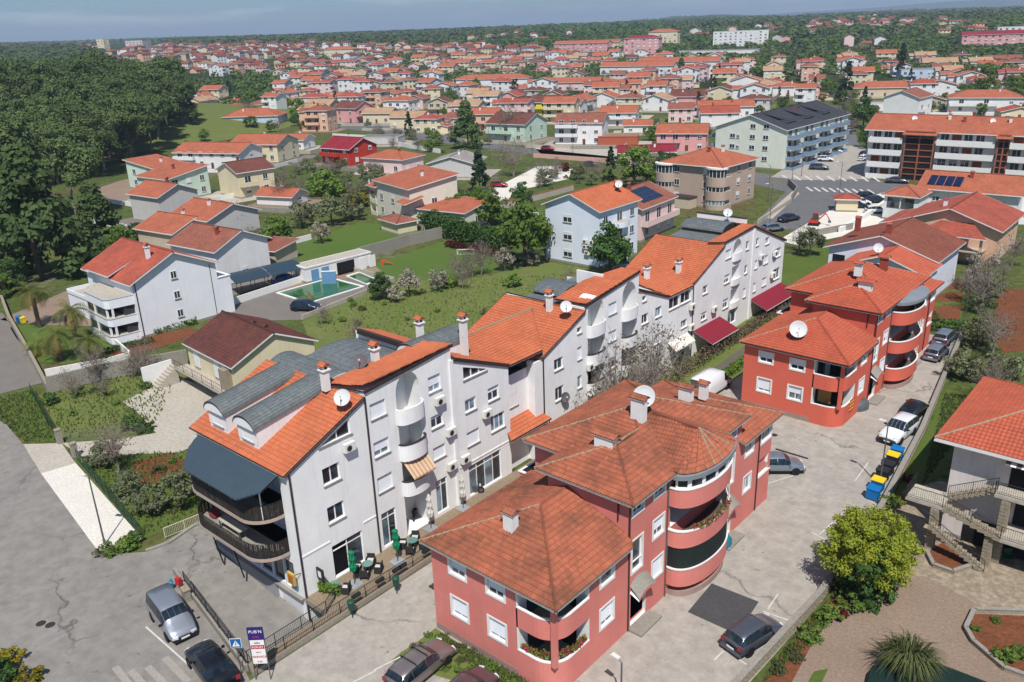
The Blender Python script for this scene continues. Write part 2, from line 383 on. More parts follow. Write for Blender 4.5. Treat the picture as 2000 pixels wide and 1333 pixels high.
def acunit_mesh():
    if 'ac' in WCACHE: return WCACHE['ac']
    b = MB(); b.box(-.05, .9, -.46, -.12, 0, .66, ACW); b.box(.05, .12, -.42, 0, -.06, -.002, METAL); b.box(.73, .8, -.42, 0, -.06, -.002, METAL)
    c = MB(); n = 14
    for r0, r1 in ((.235, .2), (.14, .11)):
        for i in range(n):
            a, e = 2 * math.pi * i / n, 2 * math.pi * (i + 1) / n
            c.face([(.32 + r * math.cos(q), -.475, .3 + r * math.sin(q)) for r, q in ((r0, a), (r0, e), (r1, e), (r1, a))][::-1], METAL)
    c.face([(.32 + .2 * math.cos(2 * math.pi * i / n), -.47, .3 + .2 * math.sin(2 * math.pi * i / n)) for i in range(n)][::-1], DARK)
    WCACHE['ac'] = (b.mesh('air_conditioner'), c.mesh('fan_grille')); return WCACHE['ac']
def ac(W, u, v):
    a, g = acunit_mesh(); o = W.put('air_conditioner', a, u, v); link('fan_grille', g, o); return o
def chimney(parent, x, y, z0, z1, w=.55, d=.55, capm=ORANGE, body=None, wide=1.5, X=None, louvre=True, name='chimney'):
    b = MB(); body = body or WHITE2
    b.box(-w / 2, w / 2, -d / 2, d / 2, 0, z1 - z0, body); h = z1 - z0
    if louvre:
        b.box(-w * .72, w * .72, -d * .72, d * .72, h, h + .1, body)
        for sx in (-1, 1):
            for sy in (-1, 1): b.box(sx * w * .42 - .07, sx * w * .42 + .07, sy * d * .42 - .07, sy * d * .42 + .07, h + .1, h + .38, body)
        b.box(-w * .3, w * .3, -d * .3, d * .3, h + .1, h + .36, DARK); h += .38
    o = b.build(name, parent); o.location = (x, y, z0)
    c = MB(); W_, D_ = w * wide / 2, d * wide / 2
    for sgn in (1, -1):
        roof_plane(c, [(-W_ * sgn, 0, h + .28), (W_ * -sgn * -1, 0, h + .28), (W_ * sgn, -D_ * sgn, h + .02), (-W_ * sgn, -D_ * sgn, h + .02)][::1], capm, True, .2, .25, .03, .05, capm)
    for sx in (-1, 1): c.face([(sx * W_ * .95, -D_, h + .0), (sx * W_ * .95, D_, h + .0), (sx * W_ * .95, 0, h + .26)], capm)
    cc = c.build('chimney_cap', o); return o
def dish(loc, r, az, el=35, stand=.9, label=None, group=None, col=None, cat='satellite dish', parent=None):
    """az: compass direction it faces (degrees in plan)"""
    k = ('dish', round(r, 2)); 
    e = empty('satellite_dish', loc, 0, label, cat, group)
    X = Matrix.Translation((0, 0, stand)) @ Matrix.Rotation(math.radians(az), 4, 'Z') @ Matrix.Rotation(math.radians(90 - el), 4, 'Y')
    b = MB(); prof = [(0, 0), (r * .35, r * .03), (r * .7, r * .12), (r, r * .25), (r * 1.02, r * .24), (r * .7, r * .1), (r * .35, r * .01), (0, -.02)]
    b.lathe(prof, (0, 0, 0), col or DISH, 22, X); b.build('reflector', e, smooth=True)
    p = MB(); p.tube((0, 0, -.3), (0, 0, stand - .05), .035, METAL); p.tube((0, 0, stand - .3), tuple(X @ Vector((0, 0, -.02))), .03, METAL); p.build('mast', e)
    a = MB(); f = X @ Vector((0, 0, r * .85)); g = X @ Vector((r * .98, 0, r * .22)); a.tube(g, f, .018, METAL, 4); a.box(-.05, .05, -.05, .05, -.06, .06, ACW, Matrix.Translation(f)); a.build('receiver_arm', e)
    return e
def pipe(parent, pts, r=.05, mat=None, name='downpipe'):
    b = MB()
    for a, c in zip(pts, pts[1:]): b.tube(a, c, r, mat or GUTTER, 6)
    return b.build(name, parent)
def railing_mb(mb, a, b, h, mat, step=.12, posts=1.6, r=.012, top=True):
    a = Vector(a); b = Vector(b); L = (b - a).length; n = max(1, int(L / step)); d = (b - a) / n; up = Vector((0, 0, h))
    mb.tube(a + up, b + up, .028, mat, 5); mb.tube(a + Vector((0, 0, .1)), b + Vector((0, 0, .1)), .018, mat, 4)
    for i in range(n + 1):
        p = a + d * i; mb.tube(p + Vector((0, 0, .1)), p + up, r, mat, 3)
    k = max(1, int(L / posts))
    for i in range(k + 1):
        p = a + (b - a) * i / k; mb.tube(p, p + up, .03, mat, 4)
# ---------------------------------------------------------------- white apartment row
def shopfront(W, u0, v0, u1, v1, n, name='shop_front', open_=None):
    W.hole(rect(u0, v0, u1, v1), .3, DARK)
    w, h = u1 - u0, v1 - v0; b = MB(); t = .07
    b.box(0, w, 0, .07, 0, t, FRAME); b.box(0, w, 0, .07, h - t, h, FRAME); b.box(0, w, 0, .07, h * .8, h * .8 + t, FRAME)
    for i in range(n + 1): x = max(0, min(w - t, w * i / n - t / 2)); b.box(x, x + t, -.004, .066, t, h - t, FRAME)
    o = W.put(name, b.mesh(name), u0, v0, -.12)
    for i in range(n):
        if open_ == i: continue
        g = MB(); g.box(.03, w / n - .03, .025, .04, .03, h - .03, GLASS if i % 2 else GLASSB); link('pane', g.mesh('pane'), o, (i * w / n, 0, 0))
    return o
def parapet_arc(W, u0, u1, v0, v1, out, mat, th=.12, name='balcony', cope=None):
    b = MB(); n = 12; c = (u0 + u1) / 2; r = (u1 - u0) / 2
    pr = lambda rr, o: [(c - rr * math.cos(math.pi * i / n), -o * math.sin(math.pi * i / n) ** .8) for i in range(n + 1)]
    O = pr(r, out); I = pr(r - th, out - th)
    for i in range(n):
        (a, e), (c2, d) = O[i], O[i + 1]; (f, g), (h, k) = I[i], I[i + 1]
        b.face([(a, e, v0), (c2, d, v0), (c2, d, v1), (a, e, v1)], mat); b.face([(h, k, v0 + .15), (f, g, v0 + .15), (f, g, v1), (h, k, v1)], mat)
        b.face([(a, e, v1), (c2, d, v1), (h, k, v1), (f, g, v1)], mat)
    b.face([(x, y, v0) for x, y in O][::-1], mat); b.face([(x, y, v0 + .15) for x, y in O], CONC)
    o = b.build(name, W.parent); o.matrix_local = W.X
    if cope:
        k = MB(); O2 = pr(r + .03, out + .04); I2 = pr(r - th - .03, out - th - .03)
        for i in range(n):
            k.face([(*O2[i], v1 + .05), (*O2[i + 1], v1 + .05), (*I2[i + 1], v1 + .05), (*I2[i], v1 + .05)], cope); k.face([(*O2[i], v1 - .02), (*O2[i + 1], v1 - .02), (*O2[i + 1], v1 + .05), (*O2[i], v1 + .05)], cope)
            k.face([(*I2[i + 1], v1 - .02), (*I2[i], v1 - .02), (*I2[i], v1 + .05), (*I2[i + 1], v1 + .05)], cope)
        link('coping', k.mesh('coping'), o)
    return o
def awning(W, u0, u1, v, out, drop, mat, name='awning', front=.15, pleat=None, mat2=None, rows=0):
    """sloping canopy hung on wall W"""
    b = MB(); n = max(1, int((u1 - u0) / .18)); d = (u1 - u0) / n
    for i in range(n):
        a, c = u0 + i * d, u0 + (i + 1) * d; m = mat2 if (mat2 and i % 2) else mat
        b.face([(a, -.02, v), (a, -out, v - drop), (c, -out, v - drop), (c, -.02, v)], m); b.face([(a, -out, v - drop), (a, -out, v - drop - front), (c, -out, v - drop - front), (c, -out, v - drop)], m)
        b.face([(a, -.02, v - .03), (c, -.02, v - .03), (c, -out, v - drop - .03), (a, -out, v - drop - .03)], m)
    o = b.build(name, W.parent); o.matrix_local = W.X; return o
row = empty('apartment_row', (0, 0, 0), 0, 'long white apartment row with orange roofs and arched balconies beside the cafe terrace', 'apartment building')
FX, BX, Y0 = -44.7, -56.6, 26.9
# facade towards the red buildings (+x)
secs = [(26.9, 34.0, 10.2, 13.25), (34.0, 42.9, 13.55, 14.45), (42.9, 49.7, 13.35, 10.5), (54.55, 60.85, 9.8, 12.3), (60.85, 70.3, 12.75, 14.05), (70.3, 76.35, 12.1, 9.75), (76.35, 81.7, 9.6, 9.6), (81.7, 88.8, 9.95, 12.8), (88.8, 96.6, 13.2, 13.55), (96.6, 106.2, 13.55, 9.85)]
F = {}
for i, (a, b_, za, zb) in enumerate(secs):
    F[i] = Wall((FX, 0, 0), 90, [(a, -2.3 if i == 0 else -.4), (b_, -2.3 if i == 0 else -.4), (b_, zb), (a, za)], row, WHITE)
W = F[0]
window(W, 29.7, 7.9, 31.2, 9.25, 2); window(W, 29.7, 4.75, 31.2, 6.1, 2)
shopfront(W, 29.7, .1, 32.5, 2.85, 2, 'cafe_door', 0)
tri = [(29.75, 11.0), (32.5, 11.0), (32.5, 12.15)]; W.hole(tri, .2, GLASS)
b = MB(); b.box(29.6, 32.62, -.1, .1, 10.9, 10.98, CONC); b.box(32.42, 32.5, .1, .16, 11, 12.1, FRAME); b.box(31.3, 31.37, .1, .16, 11, 11.65, FRAME); o = b.build('window', row); o.matrix_local = W.X
ac(W, 31.6, 9.85)
W = F[1]
for v0, v1, s in ((11.25, 12.5, 1), (8.1, 9.35, .62), (5.05, 6.35, 1)): window(W, 34.42, v0, 35.9, v1, 2, s)
for v0, v1, s in ((11.25, 12.6, .6), (8.1, 9.2, .25), (5.3, 6.4, .95)): window(W, 40.3, v0, 41.65, v1, 2, s)
shopfront(W, 34.45, .2, 35.9, 3.2, 2); shopfront(W, 40.3, .3, 41.6, 3.35, 2)
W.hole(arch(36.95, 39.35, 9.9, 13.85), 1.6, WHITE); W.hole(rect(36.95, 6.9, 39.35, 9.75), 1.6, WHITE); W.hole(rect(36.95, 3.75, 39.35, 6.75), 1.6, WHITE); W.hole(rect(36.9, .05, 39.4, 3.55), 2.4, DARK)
BDR = MB(); BDR.box(0, .9, -.05, 0, 0, 2.0, WHITE2); BDR.box(.1, .8, -.06, -.04, .1, 1.9, GLASS); BDR = BDR.mesh('balcony_door')
def bdoor(W, u, v, d): W.put('balcony_door', BDR, u, v, -d + .02)
for v in (10.0, 6.95): bdoor(W, 37.1, v, 1.6)
STRIPE = M('striped_canvas', (214, 188, 158), k=.9); STRIPE2 = M('striped_canvas_dark', (192, 150, 120), k=.9)
for v0, v1 in ((9.9, 11.2), (6.8, 8.2), (3.7, 5.0)): parapet_arc(W, 36.8, 39.5, v0, v1, .75, WHITE, cope=GUTTER if v0 < 9 else None)
awning(W, 37.0, 39.4, 6.75, 1.25, 1.15, STRIPE, mat2=STRIPE2)
for u, v in ((40.75, 10.1), (41.75, 6.95), (41.6, 3.85)): ac(W, u, v)
W = F[2]
tri = [(44.2, 11.05), (46.95, 11.05), (46.95, 11.15), (44.2, 12.2)]; W.hole(tri, .2, GLASS)
b = MB(); b.box(44.1, 47.05, -.1, .1, 10.95, 11.03, CONC); 
for u in (45.15, 46.1): b.box(u, u + .1, .1, .17, 11.05, 12.2 - (u - 44.2) * .38, FRAME)
o = b.build('window', row); o.matrix_local = W.X
window(W, 44.2, 8.05, 45.5, 9.2, 2, .2); window(W, 47.0, 8.0, 48.4, 9.25, 2, .35); window(W, 44.2, 4.9, 45.7, 6.2, 2, 1); window(W, 47.2, 5.0, 49.0, 6.5, 3)
shopfront(W, 44.2, .15, 48.3, 3.0, 4); ac(W, 46.1, 6.9); ac(W, 43.2, 3.8)
W = F[3]
window(W, 56.1, 7.75, 57.45, 8.9, 2); window(W, 56.2, 4.6, 57.5, 6.0, 2); window(W, 59.7, 10.4, 60.4, 11.0, 1); window(W, 59.7, 7.7, 60.4, 9.0, 1, 1); window(W, 59.7, 4.7, 60.4, 6.0, 1); window(W, 56.2, 1.5, 57.5, 2.8, 2, 1)
W = F[4]
for a, c in ((61.4, 64.0), (67.3, 69.8)):
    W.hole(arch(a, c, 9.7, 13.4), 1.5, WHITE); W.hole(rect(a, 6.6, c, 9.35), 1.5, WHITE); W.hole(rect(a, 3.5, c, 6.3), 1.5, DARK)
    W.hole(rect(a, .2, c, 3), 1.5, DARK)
    for v in (9.75, 6.65): bdoor(W, a + .15, v, 1.5)
    for v0, v1 in ((9.5, 10.75), (6.5, 7.75), (3.4, 4.75)): parapet_arc(W, a - .12, c + .12, v0, v1, .6, WHITE, cope=GUTTER if v0 < 9 else None)
for v0, v1, s in ((10.8, 12.0, 1), (7.9, 9.0, 1), (4.9, 6.1, .3)): window(W, 64.9, v0, 66.3, v1, 2, s)
ac(W, 59.9 + 1.2, 6.2); ac(W, 64.9, 3.3)
W = F[5]
window(W, 71.05, 10.55, 71.85, 11.15, 1); window(W, 71.0, 8.0, 72.3, 9.1, 2); window(W, 73.7, 8.0, 75.0, 9.15, 2); window(W, 71.0, 4.9, 72.3, 6.0, 2, .4); window(W, 73.7, 4.9, 75, 6.05, 2, .8); window(W, 71, 1.7, 72.3, 3, 2)
W = F[6]
window(W, 76.5, 8.1, 78.8, 9.4, 2, name='window'); window(W, 79.0, 8.1, 81.3, 9.4, 2); window(W, 79.3, 5.1, 80.7, 6.05, 2); window(W, 76.9, 5.1, 77.4, 5.8, 1); shopfront(W, 78, .3, 80.5, 2.7, 2)
CREAM = M('cream_canvas', (226, 222, 210), k=.95)
awning(W, 76.5, 80.8, 4.3, 1.1, .75, CREAM); ac(W, 80.9, 7.0); ac(W, 80.9, 4.5)
W = F[7]
window(W, 84.05, 7.95, 85.2, 8.95, 2); window(W, 83.95, 4.7, 85.3, 5.7, 2, .4); ac(W, 86.3, 5.2)
WINE = M('wine_red_sheet', (146, 40, 58), (132, 34, 50), k=.75, rough=.5, scale=3)
W = F[8]
W.hole(arch(91.2, 93.4, 10.6, 12.95), 1.3, WHITE); W.hole(rect(91.2, 7.6, 93.2, 9.6), 1.3, WHITE); W.hole(rect(91.2, 4.6, 93.2, 6.7), 1.3, WHITE)
for v0, v1 in ((10.3, 11.3), (7.2, 8.0), (4.2, 5.0)): parapet_arc(W, 91.1, 93.45, v0, v1, .3, WHITE)
for v0, v1, s in ((11.0, 12.1, 1), (7.9, 9.0, .5), (4.7, 5.9, .4)): window(W, 89.3, v0, 90.7, v1, 2, s)
for v0, v1, s in ((11.0, 12.1, 0), (7.9, 9.0, 0), (4.8, 6.0, 1)): window(W, 94.6, v0, 95.4, v1, 1, s)
shopfront(W, 90.8, 2.2, 93, 4.0, 2)
W = F[9]
for u0, v0, u1, v1, n, s in ((97.4, 10.9, 98.2, 11.9, 1, 0), (100.1, 10.5, 101.3, 11.4, 2, 0), (97.4, 7.9, 98.2, 9, 1, .9), (100, 7.9, 101.3, 9, 2, 1), (102.8, 8, 105.2, 9.2, 2, 0), (97.4, 4.8, 98.2, 6, 1, 1), (100, 4.9, 101.3, 6, 2, 1), (103.2, 4.9, 105.4, 6.4, 3, 0)): window(W, u0, v0, u1, v1, n, s)
ac(W, 98.4, 8.9); ac(W, 102.3, 5.6); ac(W, 102.5, 8.5)
for i in F: F[i].build()
# recessed stair bay between the third and fourth sections
W = Wall((FX - .9, 0, 0), 90, [(49.7, -.4), (54.0, -.4), (54.0, 9.0), (49.7, 9.0)], row, WHITE)
window(W, 50.55, 5.8, 51.85, 7.0, 2, .4); W.build()
b = MB(); b.box(FX - .95, FX - .005, 53.25, 54.55, -.4, 9.55, WHITE); b.box(FX - 3.4, FX - .95, 49.7, 54.5, 8.0, 8.05, CONC); b.box(FX - .98, FX - .86, 49.71, 53.24, 9.0, 9.06, GUTTER)
b.box(FX - 3.5, FX - 3.4, 49.7, 54.5, 8.0, 10.9, WHITE); b.build('stair_bay', row)
# inner bodies
b = MB()
def body(a, c, za, zc, x1, x0=BX, z0=-.4):
    b.prism([(x0, a), (x1, a), (x1, c), (x0, c)], z0, [za, za, zc, zc], WHITE, mtop=ZINC)
body(Y0 + 1.56, 34, 10.7, 13.2, FX - .3, z0=-2.3)
body(34.0, 42.9, 12.6, 12.6, FX - 1.75); body(42.9, 49.7, 13.3, 10.4, FX - .3); b.box(FX - .3, FX - .01, 49.4, 49.69, -.4, 10.4, WHITE); body(49.7, 54.55, 7.9, 7.9, FX - .92); body(54.55, 60.85, 9.75, 12.25, FX - .3, -54.5); b.prism([(BX, 43), (-50.2, 43), (-50.2, 54.5), (BX, 54.5)], -.4, 7.8, WHITE)
b.box(FX - 1.9, FX - .01, 33.99, 34.1, 9, 13.5, WHITE); b.box(FX - 1.9, FX - .01, 42.8, 42.89, 9, 14.3, WHITE); b.box(FX - 2.4, FX - .01, 60.86, 61, 9, 12.7, WHITE); b.box(FX - 2.4, FX - .01, 70.15, 70.29, 9, 13.9, WHITE)
body(60.85, 70.3, 12.4, 12.4, FX - 1.75, -52.4); body(70.3, 76.35, 12.05, 9.7, FX - .3, -54); body(76.35, 81.7, 9.5, 9.5, FX - .3, -54); body(81.7, 88.8, 9.9, 12.75, FX - .3, -54); body(88.8, 96.6, 12.4, 12.9, FX - 1.5, -53.3); b.box(FX - 1.6, FX - .01, 88.81, 88.9, 9, 13.1, WHITE)
body(96.6, 106.2, 13.0, 9.8, FX - .3, -54); b.box(FX - .3, FX - .01, 106.1, 106.19, -.4, 9.75, WHITE)
b.build('inner_wall', row)
# roofs
def rf(pts, mat=ORANGE, name='roof', relief=True, **kw):
    mb = MB(); roof_plane(mb, pts, mat, relief, tw=.3, tl=.36, h=.055, **kw); return mb.build(name, row)
rf([(BX - .2, 26.5, 10.2), (FX + .15, 26.5, 10.2), (FX + .15, 33.9, 13.4), (BX - .2, 33.9, 13.4)])
rf([(-48.6, 33.4, 13.55), (FX + .12, 34.0, 13.75), (FX + .12, 43.1, 14.6), (-48.2, 43.1, 13.6)])
rf([(-56.0, 43.0, 13.5), (-50.2, 43.0, 13.5), (-50.2, 45.2, 12.7), (-56.0, 45.2, 12.7)])
rf([(-50.4, 42.95, 13.5), (FX + .12, 42.95, 13.5), (FX + .12, 49.9, 10.6), (-50.4, 46.8, 11.9)])
rf([(FX + .25, 49.8, 10.6), (FX + .25, 54.2, 10.6), (-50.1, 59.5, 11.95), (-50.1, 46.9, 11.95)])
rf([(FX + .15, 54.2, 9.8), (FX + .15, 60.95, 12.45), (-54.6, 60.95, 12.5), (-54.6, 50.0, 8.0), (-50.1, 50.0, 8.0)])
rf([(-48.4, 61.0, 12.9), (FX + .12, 60.95, 12.95), (FX + .12, 70.4, 14.2), (-47.0, 70.4, 14.0), (-48.6, 66.0, 13.4)])
rf([(-50.6, 70.3, 12.3), (FX + .12, 70.3, 12.25), (FX + .12, 76.45, 9.85), (-49.4, 75.0, 11.1), (-50.6, 74, 11.2)])
rf([(FX + .2, 76.4, 9.8), (FX + .2, 81.6, 9.8), (-49.3, 82, 11.2), (-49.3, 75.0, 11.2)])
rf([(FX + .15, 81.6, 9.95), (FX + .15, 88.9, 12.95), (-54.2, 88.9, 13.0), (-54.2, 80.2, 9.3), (-49, 80.2, 9.3)])
rf([(-46.6, 88.2, 13.1), (FX + .12, 88.7, 13.3), (FX + .12, 96.6, 13.8), (-46.4, 96.6, 13.8)])
rf([(-54, 96.6, 13.75), (-54, 106.5, 9.9), (FX + .2, 106.5, 9.9), (FX + .2, 96.6, 13.75)])
mb = MB(); ridge(mb, (-50.1, 46.9, 12.0), (-50.1, 59.4, 12.0), M('ridge_mortar', (176, 160, 134), (150, 120, 96), k=.8, scale=4), .12); ridge(mb, (FX + .2, 54.2, 9.85), (-50.1, 59.5, 12.0), M('valley_grey', (128, 120, 104), k=.7), .11); mb.build('ridge_tiles', row)
# zinc barrel roofs: axis along y ('y') or x ('x')
def barrel(x0, x1, y0, y1, zb, h, axis, name='barrel_roof', endw=None, rise=0, over=.12):
    mb = MB(); n = 14; L0, L1 = (y0, y1) if axis == 'y' else (x0, x1); A0, A1 = (x0 - over, x1 + over) if axis == 'y' else (y0 - over, y1 + over)
    c, r = (A0 + A1) / 2, (A1 - A0) / 2; k = max(1, int((L1 - L0) / .9))
    P = [(c - r * math.cos(math.pi * i / n), zb + h * math.sin(math.pi * i / n)) for i in range(n + 1)]
    q = (lambda a, l, z: (a, l, z + rise * (l - L0) / (L1 - L0))) if axis == 'y' else (lambda a, l, z: (l, a, z))
    for j in range(k):
        l0 = L0 + (L1 - L0) * j / k; l1 = L0 + (L1 - L0) * (j + 1) / k
        for i in range(n):
            (a, za), (e, ze) = P[i], P[i + 1]; f = [q(a, l0, za), q(a, l1, za), q(e, l1, ze), q(e, l0, ze)]
            mb.face(f if axis == 'y' else f[::-1], ZINC)
            if i % 1 == 0 and i: mb.tube(q(a, l0, za + .015), q(a, l1 - .03, za + .015), .018, ZINC, 3)
        for i in range(n):
            (a, za), (e, ze) = P[i], P[i + 1]; mb.tube(q(a, l0, za + .01), q(e, l0, ze + .01), .03, ZINC, 4)
    for l in (L0, L1):
        mb.face([q(a, l, z) for a, z in P], endw or WHITE)
    for i in range(n): (a, za), (e, ze) = P[i], P[i + 1]; f = [q(a, L0 - .04, za + .02), q(e, L0 - .04, ze + .02), q(e, L0 - .04, ze - .12), q(a, L0 - .04, za - .12)]; mb.face(f, GUTTER); mb.face([q(a, L0 - .04, za + .02), q(e, L0 - .04, ze + .02), q(e, L0 + .1, ze + .02), q(a, L0 + .1, za + .02)], ZINC)
    return mb.build(name, row, smooth=False)
for x0, x1 in ((-54.95, -52.5), (-51.0, -48.55)):
    d = MB(); d.prism([(x0, 27.35), (x1, 27.35), (x1, 33.3), (x0, 33.3)], 10.3, [12.1, 12.1, 13.05, 13.05], WHITE); d.box(x0 - .05, x1 + .05, 26.9, 27.34, 10.3, 10.42, GUTTER); o = d.build('dormer', row)
    zz = barrel(x0, x1, 27.1, 33.6, 12.1, .85, 'y', rise=.98)
    Wd = Wall((x0, 27.32, 0), 0, rect(0, 10.9, x1 - x0, 12.1), row, WHITE, 'dormer_front'); window(Wd, .55, 11.0, 1.9, 12.0, 2, .35); Wd.build()
barrel(-56.2, -48.7, 33.5, 36.6, 12.6, 1.15, 'x'); barrel(-55.6, -48.6, 36.9, 42.4, 12.4, .95, 'x'); barrel(-49.7, -47.15, 41.7, 47.4, 13.2, .95, 'y')
mb = MB(); mb.box(-49.7, -47.15, 41.8, 47.3, 11, 13.2, WHITE); mb.box(-56, -48.7, 33.55, 36.5, 12, 12.6, WHITE); mb.box(-55.6, -48.6, 36.9, 42.4, 12, 12.4, WHITE); mb.box(-55.9, -48.2, 42.5, 42.8, 13.2, 13.62, GUTTER)
mb.build('roof_wall', row)
barrel(-52.2, -48.5, 62.4, 66.1, 12.7, .75, 'x', endw=GUTTER); barrel(-53.2, -47.4, 93.6, 97.6, 13.1, .8, 'x', endw=GUTTER)
mb = MB(); mb.box(-52.2, -48.5, 62.4, 66.1, 12, 12.7, GUTTER); mb.box(-53.2, -47.4, 93.6, 97.6, 12, 13.1, GUTTER); mb.box(-53.5, -46.5, 98.0, 98.25, 12, 14.1, WHITE); mb.box(-53.55, -46.45, 97.95, 98.3, 14.1, 14.2, GUTTER); mb.box(-50.5, -47.2, 67.4, 67.6, 12, 14.0, WHITE); mb.build('roof_wall', row)
for x, y, z0, z1 in ((-47.9, 33.1, 13.3, 14.9), (-48.4, 38.3, 13.2, 14.8), (-50.0, 44.6, 13.4, 14.8), (-46.5, 46.3, 12, 15.3), (-48.1, 59.8, 12, 13.6), (-48.3, 77.6, 10.9, 12.1), (-47.4, 83.0, 10.3, 11.7)):
    chimney(row, x, y, z0, z1, .5, .5, ORANGE)
for u in (29.5, 32): pass
pipe(row, [(FX + .08, 27.0, 10.1), (FX + .08, 27.0, -2)], .07); pipe(row, [(FX + .07, 34.0, 13.3), (FX + .07, 34.0, .1)], .07); pipe(row, [(FX + .07, 54.45, 9.5), (FX + .07, 54.45, .0)], .07); pipe(row, [(FX + .07, 81.75, 9.8), (FX + .07, 81.75, 0)], .06)
mb = MB(); mb.box(FX, FX + .16, 42.62, 43.0, -.4, 13.3, WHITE); mb.build('pilaster', row); mb = MB(); mb.box(FX, FX + .12, 96.4, 96.9, 0, 13.3, WHITE); mb.build('pilaster', row)
mb = MB()
for (a, za, c, zc) in ((26.7, 10.15, 34, 13.3), (34, 13.72, 43.1, 14.55), (42.9, 13.35, 49.8, 10.5), (54.3, 9.75, 60.9, 12.35), (60.9, 12.85, 70.4, 14.12), (70.3, 12.15, 76.4, 9.75), (81.6, 9.9, 88.9, 12.85), (88.7, 13.25, 96.6, 13.7), (96.6, 13.7, 106.5, 9.82)):
    mb.prism([(FX + .001, a), (FX + .14, a), (FX + .14, c), (FX + .001, c)], [za - .16, za - .16, zc - .16, zc - .16], [za + .03, za + .03, zc + .03, zc + .03], GUTTER)
mb.build('verge_board', row, kind='stuff')
# storey ledge above the ground floor
mb = MB()
for a, c in ((27, 29.6), (32.7, 34), (42.9, 49.6)): mb.box(FX, FX + .05, a, c, 3.3, 3.42, WHITE)
mb.build('ledge', row)
# ramp-side front with the two curved balconies
fr = Wall((BX, Y0, 0), 0, [(0, -2.3), (11.9, -2.3), (11.9, 10.1), (0, 10.1)], row, WHITE)
for v0, v1 in ((3.55, 6.4), (6.65, 9.7)): fr.hole(rect(.5, v0, 10.85, v1), 1.5, WHITE)
fw = Wall((BX, Y0 + 1.44, 0), 0, [(.52, 3.56), (10.83, 3.56), (10.83, 9.68), (.52, 9.68)], row, WHITE)
for v in (3.75, 6.9):
    for u in (2.2, 4.8, 7.4): window(fw, u, v, u + 1.6, v + 2.15, 2, sill=False)
for u in (5.0, 6.6, 8.2): window(fr, u, .3, u + 1.45, 2.6, 1, sill=False, fm=METAL)
window(fr, 9.8, .3, 11.0, 2.6, 1, sill=False, fm=METAL)
GAR = M('garage_door', (222, 224, 226), k=.9, rough=.5); fr.hole(rect(8.7, -2.2, 11.5, -.25), .1, GAR)
fr.build(); fw.build()
BASE = M('grey_plinth', (168, 172, 176), (150, 152, 154), k=.75, scale=1, streak=.3)
b = MB(); b.box(BX, -48.1, Y0 - .28, Y0 - .01, -2.3, -.1, BASE); b.box(BX, FX, Y0 - .3, Y0 - .01, -.1, .02, CONC); b.build('plinth', row)

REED = M('reed_screen', (74, 64, 56), (40, 36, 34), k=.8, scale=1.2, fine=14, streak=.5)
SLABP = M('balcony_slab_edge', (196, 172, 156), (180, 158, 142), k=.8)
def rounded(x0, x1, yf, yb, r, n=8):
    return [(x0, yb)] + [(x0 + r - r * math.cos(math.pi / 2 * i / n), yf + r - r * math.sin(math.pi / 2 * i / n)) for i in range(n + 1)] + [(x1 - r + r * math.sin(math.pi / 2 * i / n), yf + r - r * math.cos(math.pi / 2 * i / n)) for i in range(n + 1)] + [(x1, yb)]
for v in (3.55, 6.65):
    P = rounded(-55.6, FX - 1.0, 24.6, Y0 + 1.4, 2.0)
    bal = MB(); bal.prism(P, v - .22, v, SLABP, mtop=CONC); bo = bal.build('balcony', row)
    s = MB(); Q = rounded(-55.52, FX - 1.08, 24.68, Y0 + .05, 1.95); tot = 0
    for (a, e), (c, d) in zip(Q, Q[1:]):
        L = math.hypot(c - a, d - e); n = max(1, int(L / .1))
        for i in range(n):
            f = i / n; g = (i + .86) / n; j = .012 * random.random(); h = v + 1.12 + random.uniform(-.04, .04)
            s.face([(a + (c - a) * f, e + (d - e) * f - j, v + .06), (a + (c - a) * g, e + (d - e) * g - j, v + .06), (a + (c - a) * g, e + (d - e) * g, h), (a + (c - a) * f, e + (d - e) * f, h)], REED)
        s.tube((a, e, v + 1.16), (c, d, v + 1.16), .03, BLACKM, 5); s.tube((a, e, v + .05), (c, d, v + .05), .025, BLACKM, 4)
        s.tube((a, e, v), (a, e, v + 1.16), .022, BLACKM, 4)
    s.build('balcony_rail', bo)
# anthracite ribbed canopy over the upper balcony
ANTH = M('anthracite_sheet', (56, 78, 92), (48, 70, 84), k=.7, rough=.45, spec=.5)
b = MB(); P0 = [(-55.4, 26.75), (-45.2, 26.75)]; front = [(-54.9, 25.4), (-53.2, 23.9), (-46.6, 23.9), (-45.3, 25.0)]
def zc(y): return 10.1 - (26.75 - y) * .40
xs = [-55.4 + .12 * i for i in range(86)]
def yfront(x):
    pts = [(-55.4, 26.2), (-55.0, 25.3), (-53.4, 23.9), (-46.5, 23.9), (-45.2, 25.1)]
    for (a, e), (c, d) in zip(pts, pts[1:]):
        if a <= x <= c: return e + (d - e) * (x - a) / (c - a)
    return 25.1
for i, (a, c) in enumerate(zip(xs, xs[1:])):
    h = .05 if i % 2 else 0; h2 = 0 if i % 2 else .05
    b.face([(a, 26.75, 10.1 + h), (a, yfront(a), zc(yfront(a)) + h), (c, yfront(c), zc(yfront(c)) + h2), (c, 26.75, 10.1 + h2)], ANTH)
    b.face([(a, yfront(a), zc(yfront(a)) + h), (a, yfront(a), zc(yfront(a)) - .08), (c, yfront(c), zc(yfront(c)) - .08), (c, yfront(c), zc(yfront(c)) + h2)], ANTH)
    b.face([(a, 26.75, 10.02), (c, 26.75, 10.02), (c, yfront(c), zc(yfront(c)) - .06), (a, yfront(a), zc(yfront(a)) - .06)], GUTTER)
b.build('balcony_canopy', row, label='dark blue ribbed metal canopy over the upper balcony')
b = MB()
